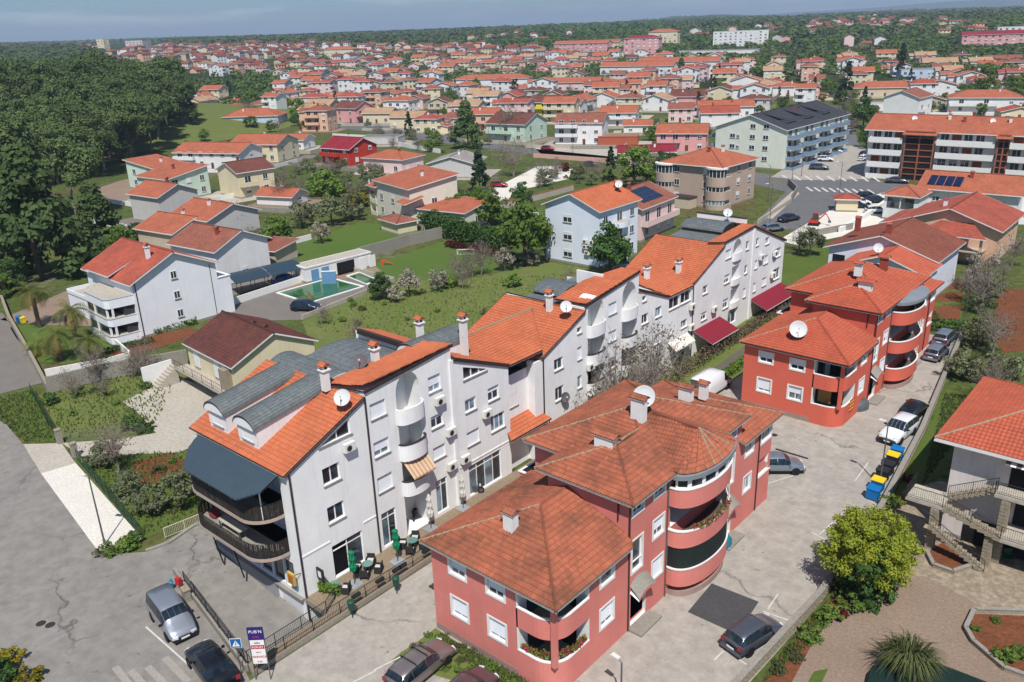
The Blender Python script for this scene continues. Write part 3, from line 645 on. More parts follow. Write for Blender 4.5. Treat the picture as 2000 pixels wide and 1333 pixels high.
for x in (-54.8, -51.6, -48.8, -46.2): b.tube((x, 24.75 if -53.5 < x < -47 else 25.5, 6.65), (x, 24.75 if -53.5 < x < -47 else 25.5, 9.25), .05, WHITE2)
for x in (-53.8, -50.9): b.tube((x, 25.2, 3.4), (x, 25.8, -.4), .06, BLACKM)
b.build('balcony_post', row)
# tiled canopy over the stair entrance, red sheet canopies over the far terraces
mb = MB(); roof_plane(mb, [(-44.0, 48.95, 3.7), (-44.0, 54.7, 3.7), (-45.65, 54.0, 4.75), (-45.65, 49.75, 4.75)], ORANGE, True, .3, .36, .04, .14); mb.tube((-44.1, 54.5, 3.6), (-44.1, 54.5, .0), .06, GUTTER); mb.build('entrance_canopy', row)
for a, c, out in ((82.2, 88.6, 2.6), (96.8, 106.0, 2.4)):
    mb = MB(); n = int((c - a) / .3)
    for i in range(n):
        u, w = a + (c - a) * i / n, a + (c - a) * (i + 1) / n
        mb.face([(FX + out, u, 2.95), (FX + out, w, 2.99), (FX + .01, w, 4.05), (FX + .01, u, 4.0)], WINE); mb.face([(FX + out, u, 2.85), (FX + out, w, 2.85), (FX + out, w, 2.98), (FX + out, u, 2.95)], WHITE2)
    mb.face([(FX + out, a, 2.9), (FX + .01, a, 3.95), (FX + .01, c, 3.95), (FX + out, c, 2.9)], WHITE2)
    ca = mb.build('terrace_canopy', row, label='wine red sheet canopy on posts over a ground floor terrace')
    p = MB()
    for i in range(5): y = a + (c - a) * i / 4; p.tube((FX + out - .08, y, -.3), (FX + out - .08, y, 2.9), .045, METAL)
    p.build('post', ca)
dish((-44.9, 32.3, 13.0), .60, -60, 35, .8, 'white satellite dish on the roof edge above the green umbrellas', 'satellite dishes on the white row')
dish((-48.4, 36.9, 13.3), .56, -60, 40, .9, 'dark grey satellite dish beside the zinc barrel roof of the white row', 'satellite dishes on the white row', M('dish_dark', (96, 90, 92)))
dish((-45.6, 59.2, 12.3), .56, -50, 35, .8, 'white satellite dish on the orange roof left of the arched balconies', 'satellite dishes on the white row')
dish((-48.6, 97.0, 13.9), .56, -60, 35, .9, 'white satellite dish at the far end of the white row', 'satellite dishes on the white row')
dish((-44.4, 57.3, 4.0), .48, -20, 20, .8, 'dark satellite dish on the facade below a second floor window', 'satellite dishes on the white row', M('dish_dark', (96, 90, 92)))
# passage, cafe sign and the shield on the corner
# ---------------------------------------------------------------- the two red apartment houses
def hit(px, py, f):
    """where a sight line meets the surface z = f(x, y)"""
    d = at(px, py, 0) - Vector((0, 0, EYE)); lo, hi = 0., 1.
    for _ in range(40):
        t = (lo + hi) / 2; p = Vector((0, 0, EYE)) + d * t
        if p.z > f(p.x, p.y): lo = t
        else: hi = t
    return Vector((0, 0, EYE)) + d * hi
MORTAR = M('ridge_mortar', (176, 160, 134), (150, 120, 96), k=.8, scale=4)
FLOOR_SHADED = M('shaded_balcony_floor', (104, 92, 84), k=.7)  # tower balcony floor, shade of the balcony above put into its colour
NETG = M('dark_green_screen', (40, 52, 48), (32, 42, 40), k=.7)
def red_house(dy, wall, roofm, label, variant):
    R = empty('red_apartment_house', (0, dy, 0), 0, label, 'apartment building', 'red apartment houses')
    xl, xr, yf = -35.35, -25.0, 31.0
    PL = M('plinth_' + wall.name, (176, 150, 140), (160, 132, 122), k=.8, streak=.3)
    SW = dict(surround=.17, sill=False, depth=.12)
    def win(W, u0, v0, u1, v1, n=2, s=.0, **k): window(W, u0 + .17, v0 + .17, u1 - .17, v1 - .12, n, s, **{**SW, **k})
    W = Wall((0, yf, 0), 0, [(xl, -.4), (-28, -.4), (-28, 6.55), (xl, 6.55)], R, wall, reveal=WHITE2)
    for u in (-33.8, -30.5):
        win(W, u, 4.75, u + 1.7, 6.1, 2, .55); win(W, u, 1.5, u + 1.7, 3.2, 2, .8 if u < -33 or variant == 0 else .5)
    W.build()
    W = Wall((xr, 0, 0), 90, [(34.45, -.4), (38.9, -.4), (38.9, 6.55), (34.45, 6.55)], R, wall, reveal=WHITE2)
    win(W, 35.5, 4.85, 37.2, 6.1, 1, .1); win(W, 35.5, 1.65, 37.2, 3.4, 2, .75); W.build()
    # corner loggia with rounded parapets
    path = [(-28, yf)] + [(-26.6 + 1.6 * math.sin(math.pi / 2 * i / 8), yf + 1.6 - 1.6 * math.cos(math.pi / 2 * i / 8)) for i in range(9)] + [(xr, 34.45)]
    inner = [(-28, yf + .16)] + [(-26.6 + 1.44 * math.sin(math.pi / 2 * i / 8), yf + 1.6 - 1.44 * math.cos(math.pi / 2 * i / 8)) for i in range(9)] + [(xr - .16, 34.45)]
    for z0, z1, fl in ((-.4, 1.7, .55), (3.45, 4.9, 3.7)):
        b = MB()
        for i in range(len(path) - 1):
            (a, e), (c, d) = path[i], path[i + 1]; (g, h), (k, l) = inner[i], inner[i + 1]
            b.face([(a, e, z0), (c, d, z0), (c, d, z1), (a, e, z1)], wall); b.face([(k, l, z0), (g, h, z0), (g, h, z1), (k, l, z1)], WHITE2); b.face([(a, e, z0), (g, h, z0), (k, l, z0), (c, d, z0)], wall)
        fp = inner + [(-28, 34.45)]; 
        for t in tessellate_polygon([[Vector((x, y, 0)) for x, y in fp]]): b.face([(fp[i][0], fp[i][1], fl) for i in t], CONC); b.face([(fp[i][0], fp[i][1], fl - .2) for i in t][::-1], WHITE2)
        o = b.build('loggia_parapet', R, smooth=False); cp = MB()
        for i in range(len(path) - 1):
            a, c, g, k = [Vector((*q, z1)) for q in (path[i], path[i + 1], inner[i], inner[i + 1])]; up = Vector((0, 0, .07)); oo = (a - g) * .1; o2 = (c - k) * .1
            cp.face([a + oo + up, c + o2 + up, k - o2 + up, g - oo + up], WHITE2); cp.face([a + oo, c + o2, c + o2 + up, a + oo + up], WHITE2); cp.face([k - o2, g - oo, g - oo + up, k - o2 + up], WHITE2)
        cp.build('coping', o)
    b = MB(); b.box(-25.42, -25.1, yf + .12, yf + .44, 1.7, 6.5, wall); b.build('corner_post', R)
    b = MB(); b.box(-28.2, -28.0, yf + .01, 34.6, -.4, 6.5, WHITE2); b.box(-28, xr, 34.45, 34.6, -.4, 6.5, WHITE2); b.box(-28.02, -27.9, yf, yf + .12, 1.7, 6.5, WHITE2)
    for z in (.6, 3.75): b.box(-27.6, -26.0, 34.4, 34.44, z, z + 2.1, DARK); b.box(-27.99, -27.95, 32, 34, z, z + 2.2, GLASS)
    b.build('loggia_wall', R)
    b = MB(); b.box(xl + .01, -28.21, yf + .25, 41.8, -.4, 6.5, wall); b.box(-28.2, xr - .25, 34.62, 41.8, -.4, 6.5, wall); b.box(xl, -28.0, yf - .015, yf + .1, -.45, .12, PL); b.build('inner_wall', R)
    # middle block, east wall
    W = Wall((xr, 0, 0), 90, [(38.9, -.4), (54.3, -.4), (54.3, 9.6), (38.9, 9.6)], R, wall, reveal=WHITE2)
    if variant == 1:
        W.hole(rect(44.0, 8.45, 50.4, 9.5), 1.6, DARK)
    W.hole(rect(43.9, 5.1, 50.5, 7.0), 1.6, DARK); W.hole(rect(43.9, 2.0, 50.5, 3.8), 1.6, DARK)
    win(W, 39.0, 8.25, 40.55, 9.45, 2, .3); win(W, 41.6, 8.3, 43.2, 9.45, 2, .3); win(W, 41.6, 5.15, 43.2, 6.8, 2, .6); win(W, 41.6, 1.85, 43.2, 3.6, 2, .9)
    window(W, 39.2, 4.05, 40.35, 6.45, 1, 0, **SW); b = MB(); b.box(39.2, 40.35, .02, .1, 4.75, 4.83, FRAME); o = b.build('transom', R); o.matrix_local = W.X
    window(W, 52.15, 4.45, 53.3, 6.75, 1, 0, **SW); win(W, 51.95, 8.2, 53.5, 9.45, 2, 0)
    for u in (39.1, 51.5): W.hole(rect(u, -.2, u + 1.9, 2.35), .9, PL)
    W.build()
    for u in (39.1, 51.5):
        d = MB(); d.box(.05, 1.0, -.03, .03, 0, 2.2, WHITE2); d.box(.2, .85, -.045, .02, .9, 2.0, GLASS); W.put('entrance_door', d.mesh('entrance_door'), u + .1, -.15, -.75)
        b = MB(); n = 8
        for i in range(n):
            t0, t1 = i / n, (i + 1) / n; f = lambda t: (u - .1 + 2.15 * t, 2.5 + .38 * math.sin(math.pi * t) + .25)
            (a, za), (c, zc_) = f(t0), f(t1)
            b.face([(a, -.75, za - .3), (c, -.75, zc_ - .3), (c, 0, zc_ + .35), (a, 0, za + .35)], CONC); b.face([(a, -.75, za - .55), (c, -.75, zc_ - .55), (c, -.75, zc_ - .3), (a, -.75, za - .3)], wall)
            b.face([(a, -.75, za - .55), (a, 0, za - .2), (c, 0, zc_ - .2), (c, -.75, zc_ - .55)], WHITE2)
        o = b.build('door_hood', R); o.matrix_local = W.X
        s = MB(); s.box(u - .3, u + 2.3, -1.1, -.01, -.4, -.22, CONC); o = s.build('door_step', R); o.matrix_local = W.X
    # round stair tower with curved balconies
    cy, hw, out = 47.2, 3.6, 2.0; n = 22
    def arc(k=1., o=None): return [(xr + (o or out) * k * math.sin(math.pi * i / n) ** .75, cy - hw * k * math.cos(math.pi * i / n)) for i in range(n + 1)]
    bands = [(.6, 2.0), (3.8, 5.1), (7.0, 8.4)]
    for z0, z1 in bands:
        b = MB(); O, I = arc(), arc(.95)
        for i in range(n):
            (a, e), (c, d) = O[i], O[i + 1]; (g, h), (k, l) = I[i], I[i + 1]
            b.face([(a, e, z0), (c, d, z0), (c, d, z1), (a, e, z1)], wall); b.face([(k, l, z0 + .2), (g, h, z0 + .2), (g, h, z1), (k, l, z1)], WHITE2)
        b.face([(x, y, z0) for x, y in O][::-1], wall); b.face([(x, y, z0 + .22) for x, y in I], FLOOR_SHADED)
        o = b.build('tower_balcony', R); cp = MB(); O, I = arc(1.015), arc(.945)
        for i in range(n):
            cp.face([(*O[i], z1 + .07), (*O[i + 1], z1 + .07), (*I[i + 1], z1 + .07), (*I[i], z1 + .07)], WHITE2); cp.face([(*O[i], z1 - .01), (*O[i + 1], z1 - .01), (*O[i + 1], z1 + .07), (*O[i], z1 + .07)], WHITE2); cp.face([(*I[i + 1], z1), (*I[i], z1), (*I[i], z1 + .07), (*I[i + 1], z1 + .07)], WHITE2)
        cp.build('coping', o)
    b = MB(); O = arc(.93)
    for i in range(n): b.face([(*O[i], -.4), (*O[i + 1], -.4), (*O[i + 1], .05), (*O[i], .05)], PL)
    b.face([(x, y, .05) for x, y in O], PL); b.box(xr + 1.4, xr + 1.7, cy - 1.2, cy - .9, .05, .6, wall); b.build('tower_base', R)
    if variant == 0:
        b = MB(); O = arc(.97)
        for i in range(0, 17): b.face([(*O[i], 2.06), (*O[i + 1], 2.06), (*O[i + 1], 3.82), (*O[i], 3.82)], NETG)
        b.build('balcony_screen', R)
    # white side frames where the openings end
    for z0, z1 in ((2.05, 3.8), (5.15, 7.0)):
        b = MB()
        for i in range(17, 19): b.tube((*arc(.97)[i], z0), (*arc(.97)[i - 1 if i == 17 else i], z1), .05, WHITE2)
        for s in range(n - 5, n):
            (a, e), (c, d) = arc()[s], arc()[s + 1]; (g, h), (k, l) = arc(.93)[s], arc(.93)[s + 1]; q0 = z0 + (z1 - z0) * ((s - n + 5) / 5) ** 1.6 * .98; q1 = z0 + (z1 - z0) * ((s + 1 - n + 5) / 5) ** 1.6 * .98
            b.face([(a, e, z0), (c, d, z0), (c, d, q1), (a, e, q0)], wall); b.face([(a, e, q0), (c, d, q1), (k, l, q1), (g, h, q0)], WHITE2); b.face([(k, l, z0), (g, h, z0), (g, h, q0), (k, l, q1)], WHITE2)
        b.build('balcony_side', R)
    GR = M('grey_ring', (150, 156, 162), (136, 142, 148), k=.75, rough=.5)
    if variant == 0:
        O = arc(.985)
        for i in range(1, n - 1, 3):
            p0 = Vector((*O[i], 8.47)); p1 = Vector((*O[min(i + 3, n)], 8.47)); L = (p1 - p0).length; an = math.atan2(p1.y - p0.y, p1.x - p0.x); k = ('tw', round(L, 1))
            if k not in WCACHE:
                f = MB(); 
                f.box(0, L, 0, .08, 0, .1, FRAME); f.box(0, L, 0, .08, .82, .92, FRAME); f.box(0, .16, -.003, .077, 0, .92, FRAME); f.box(L - .16, L, -.003, .077, 0, .92, FRAME); g = MB(); g.box(.1, L - .1, .03, .05, .05, .9, GLASS); WCACHE[k] = (f.mesh('bay_window'), g.mesh('pane'))
            o = link('bay_window', WCACHE[k][0], R, p0, an); link('pane', WCACHE[k][1], o)
    b = MB(); O, I = arc(1.09), arc(.8)
    for i in range(n):
        b.face([(*O[i], 9.3), (*O[i + 1], 9.3), (*O[i + 1], 9.62), (*O[i], 9.62)], GR); b.face([(*O[i], 9.62), (*O[i + 1], 9.62), (*I[i + 1], 9.72), (*I[i], 9.72)], GR); b.face([(*I[i], 9.3), (*I[i + 1], 9.3), (*O[i + 1], 9.3), (*O[i], 9.3)], WHITE2)
    if variant:
        for i in range(n): b.face([(*I[i], 9.72), (*I[i + 1], 9.72), (xr - .6, cy, 10.0)], GR)
        b.tube((xr + 1.7, cy - 1.6, 8.4), (xr + 1.7, cy - 1.6, 9.4), .05, METAL); b.tube((xr + 1.3, cy + 2.3, 8.4), (xr + 1.3, cy + 2.3, 9.4), .05, METAL)
    b.build('tower_cornice', R)
    # end block
    W = Wall((xr, 0, 0), 90, [(54.3, -.4), (60.1, -.4), (60.1, 7.4), (54.3, 7.4)], R, wall, reveal=WHITE2)
    win(W, 55.15, 2.25, 56.65, 3.9, 2, 0); win(W, 55.1, 5.55, 56.75, 6.9, 2, .3); win(W, 57.9, 5.5, 60.0, 6.9, 2, .2)
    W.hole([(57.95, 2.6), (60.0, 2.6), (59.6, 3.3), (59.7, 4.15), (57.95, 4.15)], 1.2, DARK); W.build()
    b = MB(); b.box(57.9, 60.15, -.05, .02, 2.5, 2.6, WHITE2); o = b.build('coping', R); o.matrix_local = W.X
    b = MB(); b.box(xl + .01, xr - .25, 54.31, 60.09, -.4, 7.3, wall); b.box(xr - .25, xr - .01, 60.0, 60.09, -.4, 7.4, wall); b.build('inner_wall', R)
    b = MB(); b.box(-31.7, xr - 1.7, 38.9, 41.9, 5.6, 9.65, wall); b.box(xr - 1.7, xr - .25, 38.9, 43.5, 0, 9.65, wall); b.box(xr - .25, xr - .01, 38.9, 38.98, 5.6, 9.6, wall); b.box(xl + .01, xr - 1.7, 41.9, 54.28, -.4, 9.65, wall); b.box(xr - 1.7, xr - .25, 50.9, 54.28, 0, 9.65, wall)
    b.box(xr - .25, xr - .01, 54.18, 54.28, 6.5, 9.6, wall); b.build('inner_wall', R)
    # small west terrace
    b = MB(); b.box(-36.6, -35.36, 41.5, 44.2, 5.2, 6.6, wall); b.box(-36.68, -35.36, 41.42, 44.28, 6.6, 6.68, WHITE2); b.box(-36.45, -35.37, 41.65, 44.05, 6.69, 6.7, DARK); b.build('side_balcony', R)
    s = .375; yw = 30.4; xe, xw, xm = -24.4, -35.75, -30.07; ze = 6.75; h = 5.67 * s
    def rp(pts, name='roof', m=roofm): mb = MB(); roof_plane(mb, pts, m, True, tw=.235, tl=.37, h=.09, th=.14, mside=GUTTER if variant else CONC); return mb.build(name, R)
    rp([(xw, yw, ze), (xe, yw, ze), (xm, yw + 5.67, ze + h)])
    rp([(xe, yw, ze), (xe, 38.35, ze), (xe - .5, 38.9, ze + .5 * s), (xm, 38.9, ze + h), (xm, yw + 5.67, ze + h)])
    rp([(xw, 41.9, ze), (xw, yw, ze), (xm, yw + 5.67, ze + h), (xm, 41.9, ze + h)])
    z2 = 9.75; yb = 41.0; ye = 54.5; h2 = h
    rp([(-32.4, 38.3, z2), (xe, 38.3, z2), (-28.4, 42.3, z2 + 4 * s)])
    rp([(-32.4, 41.0, z2), (-32.4, 38.3, z2), (-28.4, 42.3, z2 + 4 * s), (-28.4, 45, z2 + 4 * s)])
    rp([(xe, 38.3, z2), (xe, ye, z2), (xm, ye - 5.67, z2 + h2), (xm, yb + 5.67, z2 + h2), (-28.4, 45, z2 + 4 * s), (-28.4, 42.3, z2 + 4 * s)])
    rp([(xw, yb, z2), (-32.4, yb, z2), (-28.4, 45.0, z2 + 4 * s), (xm, yb + 5.67, z2 + h2)])
    rp([(xw, ye, z2), (xw, yb, z2), (xm, yb + 5.67, z2 + h2), (xm, ye - 5.67, z2 + h2)])
    rp([(xe, ye, z2), (xw, ye, z2), (xm, ye - 5.67, z2 + h2)])
    if variant == 0:
        zr = z2 + h2 - .1; cx = xr + .1; za = zr - .25
        rp([(xe + .1, cy - 3.75, z2), (cx, cy, za), (xm, cy, zr), (xm, cy - 3, zr - 1.2)]); rp([(cx, cy, za), (xe + .1, cy + 3.75, z2), (xm, cy + 3, zr - 1.2), (xm, cy, zr)])
        O = arc(1.04); mb = MB()
        for i in range(1, n - 1, 2): roof_plane(mb, [(*O[i], z2 - .05), (*O[min(i + 2, n)], z2 - .05), (cx, cy, za)], roofm, True, .235, .37, .05, 0)
        mb.build('tower_roof', R)
        mb = MB(); 
        for i in (9, 11, 15): ridge(mb, (*O[i], z2), (cx, cy, za + .03), MORTAR, .07)
        ridge(mb, (cx, cy, za), (xm, cy, zr), roofm, .12); mb.build('tower_hip', R)
    z3 = 7.55
    rp([(xe, 53.9, z3), (xe, 60.75, z3), (xm, 60.75 - 5.67, z3 + h), (xm, 53.9, z3 + h)]); rp([(xe, 60.75, z3), (xw, 60.75, z3), (xm, 60.75 - 5.67, z3 + h)]); rp([(xw, 60.75, z3), (xw, 53.9, z3), (xm, 53.9, z3 + h), (xm, 60.75 - 5.67, z3 + h)])
    mb = MB(); R_ = roofm
    for a, c, m in (((xw, yw, ze), (xm, yw + 5.67, ze + h), MORTAR), ((xe, yw, ze), (xm, yw + 5.67, ze + h), R_), ((xm, yw + 5.67, ze + h), (xm, 38.9, ze + h), R_), ((xe, 38.3, z2), (-28.4, 42.3, z2 + 4 * s), R_), ((-32.4, 38.3, z2), (-28.4, 42.3, z2 + 4 * s), MORTAR), ((-28.4, 42.3, z2 + 4 * s), (-28.4, 45, z2 + 4 * s), MORTAR), ((xw, yb, z2), (xm, yb + 5.67, z2 + h2), MORTAR), ((xm, yb + 5.67, z2 + h2), (-28.4, 45, z2 + 4 * s), R_), ((xm, yb + 5.67, z2 + h2), (xm, ye - 5.67, z2 + h2), R_), ((xe, ye, z2), (xm, ye - 5.67, z2 + h2), MORTAR), ((xe, 60.75, z3), (xm, 55.08, z3 + h), MORTAR)):
        ridge(mb, a, c, m, .12)
    mb.build('ridge_tiles', R)
    RC = M('brick_chimney', (176, 84, 62), k=.7)
    if variant == 0:
        for px, py, f, w, dd, hh, lv in ((992, 1040, lambda x, y: ze + s * (y - yw), .8, .6, 1.4, False), (1178, 872, lambda x, y: z2 + 4 * s - .2, 1.5, .7, .75, False), (1243, 815, lambda x, y: z2 + h2 - .1, 1.0, .6, 1.4, False), (1336, 775, lambda x, y: z2 + s * (xe - x), 1.0, .6, .7, False), (1371, 772, lambda x, y: z2 + s * (xe - x) - .6, .6, .5, .9, False)):
            p = hit(px, py, f); chimney(R, p.x, p.y + dd / 2, p.z - .4, p.z + hh, w, dd, roofm, WHITE2, 1.35, louvre=False)
        p = hit(1257, 806, lambda x, y: z2 + h2 - .2)
        dish(p, .78, -60, 30, 1.25, 'white satellite dish by the ridge chimney of the nearest red house', 'satellite dishes on the red houses')
    else:
        for px, py, f, w, dd, hh, bd in ((1682, 570, lambda x, y: z2 + 4 * s - .3, 1.3, .7, .8, WHITE2), (1676, 532, lambda x, y: z2 + h2, .7, .6, 1.0, WHITE2), (1725, 528, lambda x, y: z2 + s * (xe - x), .8, .6, 1.5, RC)):
            p = hit(px, py, f) - Vector((0, dy, 0)); p.y = max(p.y, 42); chimney(R, p.x, p.y, p.z - .4, p.z + hh, w, dd, roofm, bd, 1.5, louvre=False)
        p = hit(1557, 662, lambda x, y: ze + s * (y - dy - yw)); chimney(R, p.x, p.y - dy + .8, p.z - .2, p.z + .9, .6, .5, roofm, WHITE2, 1.4, louvre=False)
        dish(p, .85, -60, 30, 1.0, 'white satellite dish on the lower hipped roof of the farther red house', 'satellite dishes on the red houses')
        mb = MB(); q = (-29.5, 50.3, 12.2)
        for i in range(7):
            y = 46.5 + i * .7; zt = 13.2 + .25 * math.sin(i / 6 * math.pi); mb.face([(-31.6, y, zt - .1), (-28.2, y, zt - .5), (-28.2, y + .7, zt - .5), (-31.6, y + .7, zt - .1)], roofm)
    for y in (31.15,): pass
    pipe(R, [(xr + .07, 38.75, 9.6), (xr + .07, 38.75, -.3)], .055); pipe(R, [(xr + .07, 43.45, 9.6), (xr + .07, 43.45, -.3)], .055, METAL); pipe(R, [(xr + .07, 57.65, 7.4), (xr + .07, 57.65, -.3)], .055); pipe(R, [(-25.9, 38.83, 9.6), (-25.9, 38.83, 7.9)], .05)
    return R
RA = M('red_render_faded', (212, 130, 118), (200, 116, 106), k=1.0, streak=.34, scale=.35, bs=30, bd=.003)
RB = M('red_render_fresh', (212, 104, 84), (206, 98, 79), k=.95, streak=.24, scale=.35, bs=30, bd=.003)
redA = red_house(0, RA, REDT, 'faded pinkish red apartment house with round balcony tower in the foreground', 0)
redB = red_house(45.1, RB, REDT2, 'bright red apartment house with open curved balconies behind the white van', 1)
# ---------------------------------------------------------------- ground, roads, plots
GRASS = M('mown_grass', (92, 122, 48), (118, 134, 66), k=.62, scale=.12, fine=1.6, bs=6, bd=.06, rough=.95, spec=.1)
MEADOW = M('rough_meadow', (104, 130, 58), (132, 138, 80), k=.72, scale=.16, fine=.9, bs=4, bd=.1, rough=.95, spec=.1, spots=(.3, .68, (140, 128, 92)))
LAWN = M('bright_lawn', (92, 126, 54), (112, 134, 66), k=.66, scale=.1, fine=2.2, bs=8, bd=.04, rough=.95, spec=.1)
ASPH = M('worn_asphalt', (178, 172, 163), (166, 161, 154), k=.63, wear=.06, scale=.09, fine=.9, bs=20, bd=.01, rough=.92, spots=(.5, .76, (164, 158, 150)))
LOT = M('pale_lot_surface', (195, 188, 177), (184, 177, 166), k=.76, wear=.05, scale=.13, fine=1.1, bs=18, bd=.01, rough=.92, spots=(.22, .68, (170, 162, 150)))
ASPH2 = M('grey_asphalt', (142, 142, 144), (128, 128, 130), k=.62, scale=.15, fine=2, rough=.92)
SOIL = M('red_soil', (158, 98, 68), (134, 86, 60), k=.66, scale=.5, fine=4, bs=3, bd=.12, rough=.97, spec=.1)
GRAVEL = M('gravel_drive', (184, 160, 140), (164, 142, 122), k=.68, scale=.25, fine=5, bs=14, bd=.03, rough=.95)
PAVE = M('tan_terrace', (178, 158, 132), (164, 146, 122), k=.68, scale=.7, fine=5, rough=.9)
CRETE = M('light_concrete', (208, 200, 186), (194, 185, 169), k=.82, scale=.3, fine=3, rough=.9)
CHALK = M('white_gravel', (232, 227, 216), (218, 212, 200), k=.98, scale=.5, fine=5, rough=.95)
BLOCKP = M('block_paving', (160, 152, 142), (142, 136, 128), k=.66, scale=.5, fine=5, rough=.93)
PATCH = M('dark_asphalt_patch', (104, 104, 106), (92, 92, 94), k=.6, scale=.8, fine=6, rough=.95)
LINE = M('white_road_paint', (226, 224, 218), (200, 197, 190), k=.8, scale=1.5, rough=.8)
m, t, b = nodes('open_land'); pos = N(t, 'NewGeometry').outputs['Position']
c1 = mixc(t, noisefac(t, pos, .018, 6, .65, .38, .62), rgb((94, 116, 56), .7), rgb((118, 122, 72), .7))
c1 = mixc(t, noisefac(t, pos, .05, 5, .6, .56, .64), c1, rgb((138, 116, 84), .6)); c1 = mixc(t, noisefac(t, pos, .035, 4, .6, .6, .66), c1, rgb((158, 150, 132), .6))
c1 = mixc(t, noisefac(t, pos, .9, 4, .7, .35, .7), c1, rgb((78, 88, 46), .6))
t.links.new(c1, b.inputs['Base Color']); b.inputs['Roughness'].default_value = .97; b.inputs['Specular IOR Level'].default_value = .1; LAND = m
def flat(pts, z, mat, name, kind='structure', holes=None, **kw):
    P = [Vector((p[0], p[1], 0)) for p in pts]; H = [[Vector((*q, 0)) for q in h] for h in (holes or [])]
    F_ = P + [q for h in H for q in h]; mb = MB(); P0 = P[0]
    vs_ = [(p.x - P0.x, p.y - P0.y, 0) for p in F_]; mb.v = vs_
    for t in tessellate_polygon([P] + H):
        a, b2, c = [F_[i] for i in t]
        mb.f.append(tuple(t) if (b2 - a).cross(c - a).z > 0 else tuple(t)[::-1]); mb.m.append(mb.mi(mat)); mb.uv.append(None)
    o = mb.build(name, None, **kw); o.location = (P0.x, P0.y, z); o['kind'] = kind; return o
def smooth_poly(P, wob=.0, n=3):
    Q = []
    for i in range(len(P)):
        a, b = Vector(P[i]), Vector(P[(i + 1) % len(P)])
        for j in range(n):
            p = a.lerp(b, j / n)
            if j and wob: p += Vector((noise.noise(Vector((p.x, p.y, 3)) * .7), noise.noise(Vector((p.x, p.y, 9)) * .7))) * wob
            Q.append((p.x, p.y))
    return Q
def area(name, px, mat, layer, wob=.0, world=False, n=3):
    P = px if world else [at(*p).xy for p in px]
    if wob: P = smooth_poly(P, wob, n)
    return flat(P, GZ + .004 * layer, mat, name)
RAMP = [(-56, 22.75), (-42.1, 20.3), (-42.1, 26.9), (-56, 26.9)]
flat([(-9000, -900), (-41, -900), (-41, 20), (9000, 20), (9000, 16000), (-9000, 16000)], GZ - .02, LAND, 'ground', holes=None).location.z = -40
bpy.data.objects.remove(bpy.data.objects['ground'])
flat([(-12000, -600), (12000, -600), (12000, 15000), (-12000, 15000)], GZ - .02, LAND, 'ground', holes=[RAMP])
w = lambda *p: tuple(at(*p).xy)
area('street', [(-220, 52), w(0, 815), w(45, 868), w(190, 1075), w(225, 1083), w(285, 1078), w(388, 1022), (-56.6, 27.2), (-56, 26.9), (-56, 22.75), (-42.1, 20.3), (-41.1, 20.0), (-38, 8), (-30, -60), (-220, -60)], ASPH, 1, world=True)
area('parking_lot', [(-41.1, 20.0), (-38, 8), (-14, 8), (-16.6, 38), (-16.1, 50), (-16.6, 64), (-18.2, 80), (-20.6, 97.6), (-22.2, 109), (-40.9, 109)], LOT, 1, world=True)
area('ramp_apron', [(45, 868), (120, 866), (148, 905), (80, 925)], CRETE, 2)
area('ramp_apron', [(80, 925), (148, 905), (278, 1052), (225, 1082), (190, 1075)], CHALK, 2)
area('lawn', [(-60, 770), (0, 778), (62, 762), (112, 862), (50, 864), (20, 812)], GRASS, 2, .25)
area('paved_yard', [(-400, 640), (-60, 600), (5, 612), (95, 745), (0, 770), (-300, 780)], BLOCKP, 2)
area('garden', [(72, 775), (200, 745), (365, 695), (372, 730), (330, 760), (240, 800), (300, 845), (240, 858), (125, 862)], MEADOW, 2, .3)
area('driveway', [(120, 866), (235, 858), (305, 846), (262, 800), (240, 785), (340, 735), (440, 770), (395, 832), (385, 870), (350, 884), (160, 892)], CRETE, 3, .15)
area('garden', [(150, 892), (350, 885), (390, 872), (388, 1000), (280, 1056)], GRASS, 2, .2)
area('soil_heap_bed', [(268, 900), (330, 885), (365, 900), (362, 938), (290, 948), (258, 930)], SOIL, 3, .4)
area('lawn', [(20, 640), (60, 632), (130, 640), (250, 690), (120, 712), (70, 705)], LAWN, 2, .3)
area('driveway', [(0, 625), (150, 560), (300, 600), (240, 640), (60, 634)], GRAVEL, 2, .2)
area('garden_bed', [(200, 690), (300, 655), (375, 640), (385, 655), (250, 700)], SOIL, 3, .3)
area('orchard_meadow', [(590, 628), (690, 585), (775, 548), (735, 540), (1000, 500), (1165, 528), (1265, 560), (1190, 640), (900, 720), (640, 730)], MEADOW, 2, .5)
area('lawn', [(715, 520), (868, 472), (960, 490), (1010, 520), (900, 545), (775, 548)], LAWN, 3, .4)
area('lawn', [(470, 535), (545, 505), (600, 468), (700, 436), (800, 440), (830, 458), (700, 492), (590, 520)], LAWN, 3, .4)
area('lawn', [(990, 420), (1060, 405), (1065, 450), (1010, 448)], LAWN, 3, .3)
area('pool_terrace', [(420, 600), (545, 555), (700, 520), (775, 548), (690, 585), (590, 625), (470, 628)], BLOCKP, 3)
area('pool_terrace', [(540, 572), (600, 545), (735, 522), (745, 530), (610, 560), (560, 585)], PAVE, 4)
area('red_field', [(1960, 565), (2100, 560), (2100, 680), (1960, 690), (1925, 640)], SOIL, 2, .5)
for i, (a, b_) in enumerate(((550, 568), (574, 592), (600, 628))): area('vegetable_bed', [(1828 - i * 12, a), (1880, a - 4), (1882 - i * 4, b_ - 3), (1818 - i * 12, b_)], SOIL, 3, .15)
area('garden', [(1800, 545), (1885, 535), (1880, 640), (1790, 640)], GRASS, 2, .3)
area('garden', [(1530, 500), (1640, 470), (1620, 560), (1525, 560)], GRASS, 2, .3)
